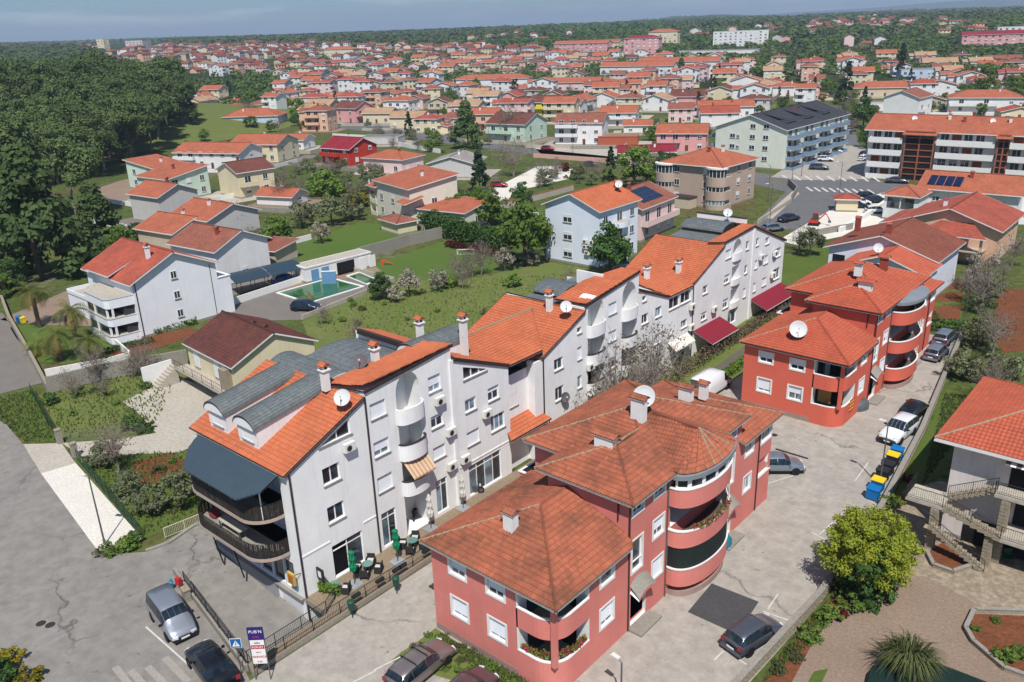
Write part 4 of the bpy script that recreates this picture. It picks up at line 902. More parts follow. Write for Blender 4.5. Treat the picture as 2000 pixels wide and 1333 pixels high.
# gardens and yards east of the stone wall
area('side_garden', [(1850, 760), (1900, 770), (1870, 860), (1830, 930), (1790, 960), (1745, 975), (1800, 860)], GRASS, 2, .25)
area('soil_strip', [(1480, 1345), (1555, 1240), (1640, 1150), (1665, 1160), (1600, 1240), (1540, 1345)], SOIL, 4, .25)
area('driveway', [(1500, 1500), (1530, 1345), (1600, 1240), (1665, 1150), (1800, 1120), (2300, 1240), (2300, 1600)], GRAVEL, 3, .3)
area('lawn', [(1575, 1340), (1590, 1312), (1618, 1306), (1600, 1345)], GRASS, 5, .1)
CRAZY = M('crazy_paving', (200, 184, 160), (166, 150, 128), k=.68, scale=1.1, fine=2.2, bs=3, bd=.05, rough=.93)
area('stone_yard', [(1690, 1150), (1720, 1000), (1760, 960), (1835, 940), (2300, 1000), (2300, 1260), (1990, 1220), (1800, 1125)], CRAZY, 4, .2)
# upper roads and car parks
area('upper_street', [(1462, 448), (1535, 375), (1385, 340), (1040, 300), (1042, 291), (1390, 326), (1590, 352), (1622, 230), (1660, 228), (1700, 352), (1780, 360), (1800, 380), (1700, 385), (1562, 450)], ASPH2, 2)
area('upper_parking', [(1500, 350), (1540, 325), (1600, 285), (1690, 285), (1700, 350), (1590, 352)], LOT, 3)
area('upper_parking', [(1520, 470), (1640, 400), (1750, 370), (1790, 380), (1700, 450), (1560, 480)], CHALK, 3)
area('pavement', [(1490, 425), (1550, 372), (1562, 378), (1508, 428)], CRETE, 4)
area('gravel_yard', [(940, 380), (1050, 325), (1120, 325), (1110, 350), (1000, 375), (990, 400)], CHALK, 3, .3)
area('gravel_yard', [(1040, 285), (1170, 275), (1300, 285), (1290, 303), (1190, 318), (1060, 305)], CRETE, 2, .3)
area('town_road', [(655, 250), (690, 235), (790, 250), (900, 270), (1040, 292), (1040, 301), (880, 282), (760, 262)], ASPH2, 2, .3)
area('town_road', [(578, 190), (592, 190), (616, 140), (610, 140)], CRETE, 2)
area('field', [(360, 195), (360, 165), (520, 150), (560, 165), (500, 200)], LAWN, 2, 2)
area('field', [(1440, 105), (1560, 100), (1560, 108), (1440, 112)], LAWN, 2, 2); area('field', [(1700, 95), (1800, 88), (1800, 100), (1690, 104)], LAWN, 2, 2)
area('sand_path', [(160, 378), (240, 352), (330, 330), (395, 265), (420, 268), (350, 345), (240, 395)], GRAVEL, 2, .4)
# garage ramp
rb = MB(); rb.face([(-56, 26.9, -.4), (-56, 22.75, -.4), (-42.1, 20.3, -2.2), (-42.1, 26.9, -2.2)], ASPH); rb.face([(-42.1, 20.3, -2.2), (-42.1, 20.3, GZ), (-42.1, 26.9, GZ), (-42.1, 26.9, -2.2)], CONC); o = rb.build('garage_ramp'); o['kind'] = 'structure'
# cafe terrace block and foot walk
tb = MB(); tb.prism([(-44.7, 26.9), (-42.1, 26.9), (-42.1, 20.55), (-41.2, 20.3), (-41.2, 58), (-44.7, 58)], GZ, -.0, CONC, mtop=PAVE); o = tb.build('terrace'); o['kind'] = 'structure'
tb = MB()
for i in range(16):
    y0, y1 = 58 + i * 3.2, 61.2 + i * 3.2; z0, z1 = .0 + i * .12, .12 + i * .12
    tb.prism([(-44.7, y0), (-41.0, y0), (-41.0, y1), (-44.7, y1)], GZ, [z0, z0, z1, z1], CONC, mtop=MEADOW)
o = tb.build('garden_strip'); o['kind'] = 'structure'
area('green_strip', [(-40.9, 62), (-38.9, 62), (-38.9, 108), (-40.9, 108)], MEADOW, 3, .1, True)
area('flower_strip', [(-35.4, 26.8), (-35.4, 30.9), (-26, 30.9), (-26, 27.2), (-29, 28.8)], MEADOW, 3, .15, True, 4)
# terrace paving laid out in flagstones
flag = MB(); flag.box(0, .78, 0, .78, 0, .012, PAVE); fm_ = flag.mesh('paving_slab'); ter = bpy.data.objects['terrace']
for i in range(32):
    for j in range(4): link('paving_slab', fm_, ter, (-44.62 + .82 * j, 27.1 + .82 * i, .0))
# dark patch, bays, crossing
def strip(a, b_, wd_, mat=LINE, name='road_marking', layer=5):
    a = Vector(a[:2]); b_ = Vector(b_[:2]); d = (b_ - a).normalized(); n = Vector((-d.y, d.x)) * wd_ / 2
    return flat([a - n, b_ - n, b_ + n, a + n], GZ + .004 * layer, mat, name)
area('asphalt_patch', [(1343, 1196), (1390, 1140), (1482, 1176), (1440, 1240)], PATCH, 4)
for a, b_ in (((1500, 945), (1575, 921)), ((1490, 1195), (1548, 1215)), ((1410, 1267), (1460, 1300)), ((1500, 1190), (1520, 1160)), ((1600, 1045), (1650, 1000)), ((1585, 1040), (1612, 1055)), ((1415, 1270), (1395, 1290)), ((730, 1310), (850, 1250)), ((690, 1333), (735, 1310)), ((1670, 940), (1695, 905))): strip(at(*a), at(*b_), .11)
for a, b_ in (((322, 1285), (368, 1333)), ((288, 1303), (330, 1345)), ((255, 1310), (300, 1360)), ((225, 1303), (262, 1350))): strip(at(*a), at(*b_), .45, M('faded_road_paint', (202, 195, 184), (182, 174, 163), k=.7, scale=2.5, fine=8))
strip(at(285, 1225), at(420, 1345), .12); 
for k in range(9): 
    x, y = 1528 + k * 22, 343 + k * .4; strip(at(x, y), at(x + 14, y + 9), .6, layer=6)
    x, y = 1575 + k * 15, 366 + k * .6; strip(at(x, y), at(x + 12, y + 8), .55, layer=6)
dr = MB(); p = at(1515, 878); q = at(1578, 897); dr.tube(p, q, .12, GUTTER, 4); o = dr.build('drain_channel'); o['kind'] = 'structure'
for px, py in ((1000 * 0 + 80, 1218), (98, 1221), (1470 * 0 + 1512, 850)): 
    b = MB(); p = at(px, py, GZ + .008); b.lathe([(0, .02), (.3, .02), (.34, 0)], p, GUTTER, 12); o = b.build('manhole_cover', label='small dark manhole cover in the pale road surface', cat='manhole cover', group='manhole covers')
# ---------------------------------------------------------------- walls, fences
def wall_line(name, pts, h, th, mat, label, cat='wall', cope=None, world=False, z=GZ, stone=0, group=None):
    P = [Vector((*p[:2], z)) if world else at(*p) for p in pts]; root = empty(name, P[0], 0, label, cat, group); o = P[0]
    for a, b_ in zip(P, P[1:]):
        d = b_ - a; L = d.length; X = Matrix.Translation(a - o) @ Matrix.Rotation(math.atan2(d.y, d.x), 4, 'Z')
        mb = MB(); mb.box(0, L, -th / 2, th / 2, 0, h, mat, X); 
        mb.build('wall_segment', root)
        if cope: c = MB(); c.box(0, L, -th / 2 - .04, th / 2 + .04, h, h + .07, cope, X); c.build('coping', root)
        if stone:
            s = MB(); random.seed(int(L * 10)); k = ('st', mat.name)
            if k not in WCACHE: s.box(0, .34, -.03, .03, 0, .2, mat); WCACHE[k] = s.mesh('stone')
            n = int(L / .42); rows = int(h / .25)
            for r in range(rows):
                for i in range(n):
                    if len(root.children) > 290: break
                    q = link('stone', WCACHE[k], root); q.matrix_local = X @ Matrix.Translation((i * .42 + (r % 2) * .2, random.choice((-1,)) * (th / 2 + .01), r * .25 + .03)) @ Matrix.Diagonal((random.uniform(.85, 1.15), 1, random.uniform(.8, 1.1), 1))
    return root
wall_line('stone_wall', [(-18.2, 30), (-16.9, 38), (-16.3, 50), (-16.8, 64), (-18.4, 80), (-20.8, 97.6), (-22.4, 110)], .75, .35, STONE, 'low pale stone wall along the car park of the red houses', world=True, cope=CONC, stone=1)
wall_line('garden_wall', [(95, 768), (200, 742), (368, 712)], 2.0, .25, CONC, 'tall stained concrete wall between the palm garden and the vine garden')
wall_line('garden_wall', [(90, 735), (215, 712), (255, 700)], .9, .2, WHITE2, 'low white wall bordering the palm garden')
wall_line('garden_wall', [(96, 768), (60, 700), (20, 630), (5, 590)], 1.1, .3, CONC, 'stepped pale wall between the paved yard and the palm garden', cope=STONE)
wall_line('garden_wall', [(255, 700), (228, 676)], 1.0, .2, WHITE2, 'short white wall by the corner of the big white house')
wall_line('garden_wall', [(590, 625), (690, 585), (770, 550), (690, 530)], .7, .2, CRETE, 'long low wall between the pool and the orchard')
wall_line('garden_wall', [(700, 508), (800, 480), (872, 463)], 2.2, .25, CONC, 'grey concrete wall between the bright lawn and the football lawn')
wall_line('garden_wall', [(970, 412), (1062, 388), (1120, 372)], 1.4, .25, CRETE, 'pale wall with tiled coping behind the hedge', cope=ORANGE)
wall_line('garden_wall', [(745, 428), (790, 440), (830, 452)], 1.2, .22, CRETE, 'pale wall below the cream terraced house')
wall_line('garden_wall', [(1042, 308), (1180, 318), (1232, 325)], 1.3, .22, M('pink_wall', (222, 178, 160), k=.9), 'salmon pink wall beside the grey car on the upper road')
wall_line('garden_wall', [(650, 268), (720, 272), (800, 290), (860, 300)], 1.4, .22, WHITE2, 'long white wall behind the bright red house')
wall_line('garden_wall', [(1497, 358), (1540, 362), (1556, 378), (1545, 395)], 1.6, .22, CONC, 'concrete wall bordering the street by the brown apartment house')
wall_line('garden_wall', [(1545, 395), (1480, 438)], .9, .25, CRETE, 'long pale wall along the upper street')
wall_line('garden_wall', [(1560, 468), (1640, 452), (1665, 448)], 1.2, .2, CONC, 'grey wall beside the small red excavator')
wall_line('garden_wall', [(1640, 455), (1700, 420), (1750, 385)], 1.0, .6, WHITE2, 'broad white wall sloping past the kiosk')
wall_line('retaining_wall', [(-55.6, 22.72), (-41.95, 20.35)], .55, .22, CONC, 'grey wall between the street and the garage ramp', world=True)
b = MB(); b.prism([(-55.6, 22.83), (-41.95, 20.46), (-41.95, 20.5), (-55.6, 22.9)], -2.3, [GZ] * 4, CONC); o = b.build('ramp_side_wall', label='grey concrete side of the garage ramp', cat='wall')
wall_line('kerb', [(285, 1078), (330, 1062), (388, 1022)], .18, .3, CONC, 'curved concrete kerb beside the ramp entrance', 'kerb')
def railing(pts, h, mat, label, z=0., step=.13, world=True, panels=2.2, name='railing', group=None, bars=True, mesh=False):
    P = [Vector((*p[:2], z)) if world else at(*p, z) for p in pts]; root = empty(name, P[0], 0, label, 'fence' if mesh else 'railing', group); o = P[0]
    for a, b_ in zip(P, P[1:]):
        a, b_ = a - o, b_ - o; L = (b_ - a).length; n = max(1, round(L / panels))
        for i in range(n):
            mb = MB(); p, q = a.lerp(b_, i / n), a.lerp(b_, (i + 1) / n)
            if mesh:
                up = Vector((0, 0, h)); mb.face([p, q, q + up, p + up], mat); mb.tube(p + up, q + up, .02, mat, 4); mb.build('fence_panel', root)
            else:
                railing_mb(mb, p, q, h, mat, step, 99, .011); mb.build('railing_panel', root)
            pm = MB(); pm.tube(p, p + Vector((0, 0, h + .03)), .035, mat, 5); pm.build('post', root)
    return root
RM = M('iron_railing', (52, 54, 58), (40, 42, 46), k=.7, rough=.5)
railing([(-41.35, 20.6), (-41.35, 43.5)], 1.0, RM, 'long black railing on the wall in front of the cafe terrace')
railing([(-42.1, 20.6), (-42.15, 26.9), (-42.9, 28.2)], 1.0, RM, 'black railing above the garage ramp beside the cafe')
railing([(-53.3, 22.35), (-42.1, 20.42)], .9, RM, 'black railing on the grey wall behind the parked cars', z=.15)
railing([(-60.6, 24.6), (-60.2, 27.9)], .95, M('cream_iron', (214, 214, 190), k=.9), 'cream painted railing at the end of the ramp entrance', z=-.3, name='railing')
GMESH = M('green_mesh', (34, 84, 62), (28, 66, 50), k=.7, alpha=.55)
railing([(62, 770), (112, 860)], 1.4, GMESH, 'green mesh fence beside the small roadside lawn', GZ, world=False, mesh=True, name='mesh_fence')
railing([(152, 900), (215, 975), (278, 1052)], 1.3, GMESH, 'green mesh fence along the white ramp apron', GZ, world=False, mesh=True, name='mesh_fence')
WIRE = M('thin_wire', (120, 120, 112), k=.8, alpha=.25)
railing([(130, 862), (230, 856), (285, 848)], 1.2, WIRE, 'thin wire fence along the lower edge of the vine garden', GZ, world=False, mesh=True, name='wire_fence')
railing([(1900, 560), (1880, 640), (1850, 720)], 1.3, WIRE, 'thin wire fence above the stone wall near the vegetable beds', GZ, world=False, mesh=True, name='wire_fence')
for px, py in ((118, 866), (148, 893)):
    b = MB(); b.box(-.25, .25, -.25, .25, 0, 1.5, CONC); b.prism([(-.3, -.3), (.3, -.3), (.3, .3), (-.3, .3)], 1.5, 1.6, STONE)
    b.build('gate_pillar', None, label='concrete gate pillar %s of the light driveway' % ('on the far side' if px < 130 else 'on the near side'), cat='pillar', group='gate pillars').location = at(px, py)
# pool with its changing rooms and car shelter
PW = M('pool_water', (62, 128, 74), (48, 108, 62), k=.6, rough=.08, scale=.4, spec=.6)
def pool(px, label):
    P = [at(*p) for p in px]; o = P[0]; c = sum(P, Vector()) / len(P); e = empty('swimming_pool', o, 0, label, 'swimming pool', 'green pools')
    Q = [p + (p - c).normalized() * .5 for p in P]; mb = MB()
    for i in range(len(P)): j = (i + 1) % len(P); u = Vector((0, 0, .14)); mb.face([P[i] - o + u, P[j] - o + u, Q[j] - o + u, Q[i] - o + u][::-1], WHITE2); mb.face([Q[i] - o, Q[j] - o, Q[j] - o + u, Q[i] - o + u], WHITE2); mb.face([P[j] - o, P[i] - o, P[i] - o + u, P[j] - o + u], WHITE2)
    mb.build('pool_edge', e); w_ = MB(); w_.face([p - o + Vector((0, 0, .05)) for p in P], PW); w_.build('water', e)
pool([(545, 573), (605, 592), (706, 561), (645, 545)], 'long green swimming pool beside the orchard wall')
pool([(680, 541), (716, 556), (736, 548), (702, 534)], 'small square green pool next to the long one')
BLUEW = M('blue_panel', (112, 158, 196), (100, 146, 186), k=.8)
p = at(630, 556); b = MB(); b.box(0, 2.3, 0, .3, 0, 2.1, BLUEW); b.box(-.05, 2.35, -.05, .35, 2.1, 2.18, WHITE2); b.build('pool_wall_panel', None, label='free standing light blue panel at the pool edge', cat='panel', kind=None).location = p; bpy.data.objects['pool_wall_panel'].rotation_euler.z = .75
# ---------------------------------------------------------------- vegetation
LM = {
 'pine': leafmat('pine_needles', (92, 108, 60), (66, 88, 48), k=1.15, trans=.1), 'cedar': leafmat('cedar_needles', (92, 112, 62), (60, 84, 46), k=.95, trans=.1),
 'green': leafmat('green_leaves', (112, 136, 58), (84, 116, 48), k=1.12), 'bright': leafmat('spring_leaves', (158, 164, 58), (126, 142, 48), k=1.25, trans=.45),
 'olive': leafmat('olive_leaves', (134, 140, 104), (106, 118, 80), k=1.0), 'cypress': leafmat('cypress_foliage', (54, 76, 44), (40, 60, 36), k=.85, trans=.05),
 'blossom': leafmat('blossom', (214, 204, 190), (140, 138, 100), k=.85), 'twig': leafmat('bare_twigs', (132, 116, 96), (104, 90, 74), k=.7, trans=0),
 'palm': leafmat('palm_fronds', (104, 122, 58), (140, 136, 66), k=.9, trans=.15), 'drypalm': leafmat('dry_fronds', (196, 172, 108), (160, 138, 82), k=.9),
 'red': leafmat('red_leaves', (132, 48, 44), (96, 40, 40), k=.65), 'dark': leafmat('dark_leaves', (74, 102, 48), (56, 84, 38), k=1.1, trans=.12), 'yellow': leafmat('golden_leaves', (182, 162, 44), (120, 132, 40), k=.7),
 'reed': leafmat('grass_blades', (126, 136, 84), (96, 112, 62), k=.65)}
BARK = M('bark', (110, 96, 82), (86, 74, 62), k=.7, scale=3, bs=10, bd=.04, local=True); BARKL = M('pale_bark', (160, 150, 138), (130, 120, 108), k=.75, scale=3, local=True)
def rv(r): 
    return Vector((r.gauss(0, 1), r.gauss(0, 1), r.gauss(0, 1))).normalized()
def leaves(mb, pts, size, mat, r, up=.35, elong=1.6):
    for p in pts:
        d = Vector((0, 0, 0))
        if isinstance(p, tuple) and len(p) == 2: p, d = p
        n = (rv(r) * (.75 if d.length else 1) + Vector((0, 0, up)) + d * 1.15).normalized(); u = n.orthogonal().normalized(); a = r.uniform(0, 6.28); u = (Matrix.Rotation(a, 3, n) @ u); v = n.cross(u)
        s = size * r.uniform(.6, 1.35); u *= s * elong / 2; v *= s / 2
        mb.face([p - u, p - v, p + u, p + v], mat)
def clumps(r, R, H, k, zc, shape='round', n=1000, cr=.3, hollow=.35):
    C = []
    while len(C) < k:
        d = rv(r); rad = r.uniform(hollow, 1) ** .6; p = Vector((d.x * R * rad, d.y * R * rad, zc + d.z * H * rad))
        if shape == 'umbrella' and d.z < -.35: continue
        if shape == 'cone': 
            t = r.random() ** .8; rr = R * (1 - t) * r.uniform(.55, 1) + .1; a = r.uniform(0, 6.28); p = Vector((rr * math.cos(a), rr * math.sin(a), zc - H + 2 * H * t))
        if shape == 'column':
            t = r.random(); rr = R * math.sin(math.pi * (t * .85 + .12)) ** .6 * r.uniform(.5, 1); a = r.uniform(0, 6.28); p = Vector((rr * math.cos(a), rr * math.sin(a), zc - H + 2 * H * t))
        C.append((p, r.uniform(.6, 1.25)))
    out = []
    for i in range(n):
        c, s = C[r.randrange(k)]; d = rv(r) * (r.random() ** .45) * cr * s * (R if shape != 'column' else R * .9); d.z *= .75; out.append((c + d, d.normalized()))
    return out, C
def tree_mesh(kind, seed, R, H, n, leaf, shape='round', k=26, trunk=.0, mat=None, cr=.34, bark=None, th=None, limbs=7, twigs=False):
    """returns (crown mesh, trunk mesh); crown centre height trunk+H"""
    r = random.Random(seed); mb = MB(); zc = trunk + H; P, C = clumps(r, R, H, k, zc, shape, n, cr); lm = LM[mat or kind]
    leaves(mb, P, leaf, lm, r); tb = MB(); b0 = bark or BARK; tr = th or max(.08, R * .075)
    top = Vector((r.uniform(-.1, .1) * R, r.uniform(-.1, .1) * R, zc + (H * .3 if shape in ('round', 'umbrella') else H * .85))); mid = Vector((r.uniform(-.08, .08) * R, r.uniform(-.08, .08) * R, trunk * .6 + .3))
    tb.tube((0, 0, 0), mid, tr, b0, 7, tr * .8); tb.tube(mid, top, tr * .8, b0, 6, tr * .2)
    if shape in ('round', 'umbrella'):
        for i in range(limbs):
            c, s = C[(i * 3) % len(C)]; st = mid.lerp(top, r.uniform(.1, .7)); tb.tube(st, c, tr * .4, b0, 5, tr * .1)
            if twigs:
                for j in range(9):
                    a = st.lerp(c, r.uniform(.4, 1)); e = a + rv(r) * R * .38 + Vector((0, 0, R * .18)); tb.tube(a, e, tr * .13, b0, 3, tr * .04)
                    for q in range(4): f = a.lerp(e, r.uniform(.4, 1)); tb.tube(f, f + rv(r) * R * .2 + Vector((0, 0, R * .1)), tr * .06, b0, 3, tr * .02)
    return mb.mesh('crown'), tb.mesh('trunk')
PROTO = {}
def proto(key, *a, **k):
    if key not in PROTO: PROTO[key] = tree_mesh(*a, **k)
    return PROTO[key]
TYPES = {  # name: (object name, label noun, meshes)
 'pine': ('pine_tree', lambda v: proto(('pine', v), 'pine', v, 6.3, 5.0, 8200, .42, 'umbrella', 30, 5.0, cr=.36, bark=BARKL, th=.3)),
 'cedar': ('cedar_tree', lambda v: proto(('cedar', v), 'cedar', v, 7.2, 7.4, 7600, .6, 'cone', 80, .6, cr=.24, th=.4)),
 'fir': ('fir_tree', lambda v: proto(('fir', v), 'cypress', v, 2.4, 4.5, 1300, .42, 'cone', 40, .5, cr=.24)),
 'cypress': ('cypress_tree', lambda v: proto(('cyp', v), 'cypress', v, 1.25, 5, 1200, .38, 'column', 40, .5, cr=.5)),
 'broad': ('broadleaf_tree', lambda v: proto(('broad', v), 'green', v, 3.2, 2.6, 2200, .34, 'round', 30, 1.6, cr=.36)),
 'dark': ('evergreen_tree', lambda v: proto(('dark', v), 'dark', v, 3.2, 2.8, 2600, .32, 'round', 34, 1.0, cr=.34)),
 'olive': ('olive_tree', lambda v: proto(('olive', v), 'olive', v, 2.5, 1.7, 1500, .26, 'round', 22, 1.1, cr=.36)),
 'blossom': ('blossoming_tree', lambda v: proto(('bl', v), 'blossom', v, 2.0, 1.6, 900, .22, 'round', 22, 1.0, cr=.36, limbs=9, twigs=True)),
 'bare': ('bare_tree', lambda v: proto(('bare', v), 'twig', v, 3.0, 2.6, 420, .14, 'round', 26, 1.4, cr=.4, limbs=18, twigs=True, bark=BARKL, th=.16)),
 'shrub': ('shrub', lambda v: proto(('shrub', v), 'green', v, 1.0, .7, 520, .2, 'round', 14, .0, cr=.42, limbs=3)),
 'dshrub': ('shrub', lambda v: proto(('dshrub', v), 'dark', v, 1.0, .75, 620, .18, 'round', 14, .0, cr=.42, limbs=3)),
 'oshrub': ('shrub', lambda v: proto(('oshrub', v), 'olive', v, 1.0, .7, 480, .2, 'round', 14, .0, cr=.42, limbs=3)),
 'rshrub': ('shrub', lambda v: proto(('rshrub', v), 'red', v, 1.0, .75, 520, .2, 'round', 14, .0, cr=.42, limbs=3)),
 'yshrub': ('shrub', lambda v: proto(('yshrub', v), 'yellow', v, 1.0, .75, 620, .2, 'round', 14, .0, cr=.42, limbs=3)),
 'weed': ('wild_shrub', lambda v: proto(('weed', v), 'reed', v, 1.0, .5, 420, .18, 'round', 12, .0, cr=.5, limbs=2))}
TREEN = {}
ADJ = ['broad', 'narrow', 'tall', 'low', 'leaning', 'dense', 'open', 'ragged', 'rounded', 'small']
NOUN = {'pine': 'dark umbrella pine', 'cedar': 'large dark cedar', 'fir': 'conical fir', 'cypress': 'slim dark cypress', 'broad': 'green broadleaf tree', 'dark': 'dark evergreen tree', 'olive': 'grey green olive tree', 'blossom': 'white blossoming tree', 'bare': 'bare spring tree', 'shrub': 'green shrub', 'dshrub': 'dark green shrub', 'oshrub': 'grey green shrub', 'rshrub': 'red leaved shrub', 'yshrub': 'yellow green shrub', 'weed': 'tuft of wild growth'}
def plant(kind, loc, s=1., sz=None, label=None, group=None, seed=None):
    i = TREEN.get(kind, 0); TREEN[kind] = i + 1
    v = (seed if seed is not None else i) % 3; nm, f = TYPES[kind]; c, t = f(v); r = random.Random(i * 7 + 3)
    g = group or 'scattered ' + NOUN[kind] + 's'
    e = empty(nm, loc, r.uniform(0, 6.28), label or f'{NOUN[kind]} in the gardens', 'shrub' if nm.endswith('shrub') else 'tree', g, (s * r.uniform(.94, 1.06), s * r.uniform(.94, 1.06), sz or s * r.uniform(.92, 1.08)))
    link('crown', c, e); link('trunk', t, e); return e
# pine wood on its rise at the upper left
def woodz(x, y):
    c = at(60, 255).xy; d = (Vector((x, y)) - c).length; return GZ + 10 * max(0, 1 - (d / 130) ** 2)
hm = MB(); c0 = at(60, 255); n = 30
for i in range(n):
    for j in range(8):
        P = []
        for (a, b_) in ((i, j), (i + 1, j), (i + 1, j + 1), (i, j + 1)):
            ang = 2 * math.pi * a / n; rr = 16.5 * b_; x, y = c0.x + rr * math.cos(ang), c0.y + rr * math.sin(ang); P.append((x, y, woodz(x, y) - .05))
        hm.face(P, MEADOW)
o = hm.build('wooded_hill'); o['kind'] = 'structure'
r = random.Random(5); cnt = 0; poly = [at(*p).xy for p in ((-140, 400), (40, 372), (120, 360), (175, 350), (235, 330), (290, 300), (340, 275), (372, 258), (372, 240), (335, 232), (220, 222), (100, 215), (-140, 212))]
def inside(p, P):
    c = False
    for i in range(len(P)):
        a, b_ = P[i], P[i - 1]
        if (a[1] > p[1]) != (b_[1] > p[1]) and p[0] < (b_[0] - a[0]) * (p[1] - a[1]) / (b_[1] - a[1]) + a[0]: c = not c
    return c
pts = []
x0, x1 = min(p[0] for p in poly), max(p[0] for p in poly); y0, y1 = min(p[1] for p in poly), max(p[1] for p in poly)
for _ in range(9000):
    p = (r.uniform(x0, x1), r.uniform(y0, y1))
    if inside(p, poly) and all((p[0] - q[0]) ** 2 + (p[1] - q[1]) ** 2 > 44 for q in pts): pts.append(p)
    if len(pts) > 290: break
def PL(x, y):
    u, v, _d = project((x, y, 0)); return ('in the front rows' if v > 310 else 'in the middle' if v > 255 else 'in the back rows') + ' of the wood, ' + ('at its left end' if u < 40 else 'left of its centre' if u < 140 else 'right of its centre' if u < 250 else 'at its right end')
for p in pts:
    plant('pine', (p[0], p[1], woodz(*p) - .1), r.uniform(.8, 1.5), label='dark umbrella pine %s' % PL(*p), group='pines of the wood')
for px, py, k, s, lab in ((90, 545, 'cedar', 1.4, 'spreading dark cedar behind the palm garden'), (195, 470, 'cedar', .8, 'cedar next to the sand path, right of the largest cedar'), (20, 500, 'cedar', 1.3, 'dark cedar at the left edge of the photo'), (150, 420, 'pine', 1.1, 'pine standing alone in front of the wood by the sand path'), (255, 330, 'fir', .9, 'small dark fir by the sand path'), (382, 262, 'cypress', 1.4, 'dark conifer at the right end of the pine wood'), (363, 262, 'pine', .9, 'pine at the right end of the wood')):
    plant(k, at(px, py), s, label=lab, group='conifers near the wood')
for px, py, k, s in ((240, 495, 'broad', .8), (270, 480, 'dark', .7), (300, 478, 'broad', .7), (215, 510, 'broad', .6), (330, 470, 'dark', .45), (190, 540, 'dark', .7), (30, 560, 'dark', .7), (5, 585, 'broad', .6)): plant(k, at(px, py), s, label=NOUN[k] + ' in the thicket between the cedars and the terraced houses', group='thicket below the cedars')
BIG = [ # kind, px, py, scale, label
 ('dark', 1190, 535, 1.15, 'round dark evergreen beside the tall white house'), ('broad', 1025, 520, 1.5, 'large leafy green tree at the end of the hedge'), ('broad', 535, 500, .9, 'dark green rounded tree by the grey house'), ('broad', 545, 480, .9, 'tree behind the rounded tree by the grey house'),
 ('bare', 480, 468, 1.2, 'brownish budding tree beside the grey gabled house'), ('blossom', 627, 475, 1.0, 'white flowering tree at the edge of the bright lawn'), ('olive', 590, 445, 1.2, 'olive tree left of the lawn'), ('olive', 650, 440, 1.3, 'olive tree behind the lawn'), ('olive', 690, 430, 1.3, 'olive tree right of the other lawn olives'), ('broad', 640, 410, 1.3, 'leafy green tree behind the olives'), ('yshrub', 700, 405, 2.4, 'yellow green bush beside the cream terraced house'),
 ('fir', 938, 390, 1.3, 'dark green fir by the cream terraced house'), ('dark', 1020, 398, .8, 'round evergreen beside the open carport'), ('olive', 955, 405, 1.0, 'olive below the fir'), ('broad', 955, 440, 1.1, 'green tree at the corner of the small pool'), ('cedar', 912, 290, .9, 'big dark cedar in the middle of the town'), ('bare', 1000, 275, 2.0, 'tall leafless tree in front of the pale green house'), ('bare', 1003, 345, 1.7, 'budding tree beside the white gravel yard'),
 ('rshrub', 1101, 335, 1.7, 'round dark red bush by the upper road'), ('fir', 1192, 355, .95, 'fir left of the bright rounded tree'), ('broad', 1238, 365, 1.5, 'bright green tree behind the solar roof'), ('dark', 1300, 358, 1.1, 'dark tree left of the brown apartment house'), ('blossom', 1275, 345, 1.4, 'white blossom tree left of the brown apartment house'), ('cypress', 450, 198, 1.3, 'lone slim cypress above the light blue house'), ('cypress', 1003, 192, 1.0, 'left one of the twin cypresses'), ('cypress', 1009, 193, .95, 'right one of the twin cypresses'),
 ('cypress', 1757, 158, 2.0, 'very tall dark cypress right of centre'), ('fir', 1650, 205, 1.8, 'dark fir beside the upper street'), ('dark', 1685, 250, 1.5, 'dense dark tree beside the upper street'), ('broad', 1660, 225, .9, 'tree just behind the dense dark street tree'), ('dark', 1700, 290, 1.2, 'dark tree at the left end of the white apartment block'), ('bare', 1625, 275, 1.7, 'reddish budding tree beside the pale green apartments'), ('dark', 770, 190, 1.3, 'dark rounded tree among the orange roofs'), ('dark', 1580, 140, 1.6, 'dark round tree above the red roofs'), ('cedar', 1330, 150, .8, 'cedar in the middle of the town'), ('fir', 1168, 135, 1.3, 'dark conifer left of the white terraces'),
 ('broad', 585, 240, 1.5, 'leafy tree right of the light blue house'), ('broad', 600, 250, 1.2, 'lower leafy tree right of the light blue house'), ('fir', 800, 265, 1.0, 'dark conifer left of the big cedar'), ('blossom', 790, 240, 1.6, 'blossom tree among the tan roofs'), ('broad', 880, 215, 1.5, 'green tree left of the yellow house'), ('bare', 555, 400, 1.0, 'bare tree by the small white annex'), ('dark', 1795, 640, .5, 'low dark bush at the end of the car park'),
 ('bare', 1920, 610, 1.2, 'blossoming bare tree over the fence by the vegetable beds'), ('blossom', 1915, 570, 1.3, 'white blossom tree by the vegetable beds'), ('bare', 1935, 700, 1.0, 'budding tree along the fence above the corner house'), ('olive', 1905, 680, .8, 'olive tree along the fence above the corner house'), ('olive', 1880, 740, .8, 'olive tree by the stone wall above the black car'), ('olive', 1950, 760, .9, 'olive right behind the corner house roof'), ('bare', 1925, 790, .8, 'bare tree left of the corner house roof'), ('olive', 1580, 500, 1.0, 'olive tree beside the white gabled house'), ('bare', 1560, 492, .8, 'bare tree beside the white gabled house'), ('bare', 1975, 520, .9, 'bare tree by the peach coloured house'),
 ('bare', 232, 925, .8, 'twiggy grey shrub tree next to the soil heap'), ('olive', 200, 912, .6, 'grey green tree at the corner of the sloping plot'), ('olive', 292, 1005, .62, 'dark grey olive beside the green fence'), ('olive', 355, 992, .72, 'olive at the foot of the curved balconies'), ('olive', 250, 968, .5, 'small olive close to the green fence'), ('dark', 1675, 1165, .75, 'low dark undergrowth tree below the bright green tree')]
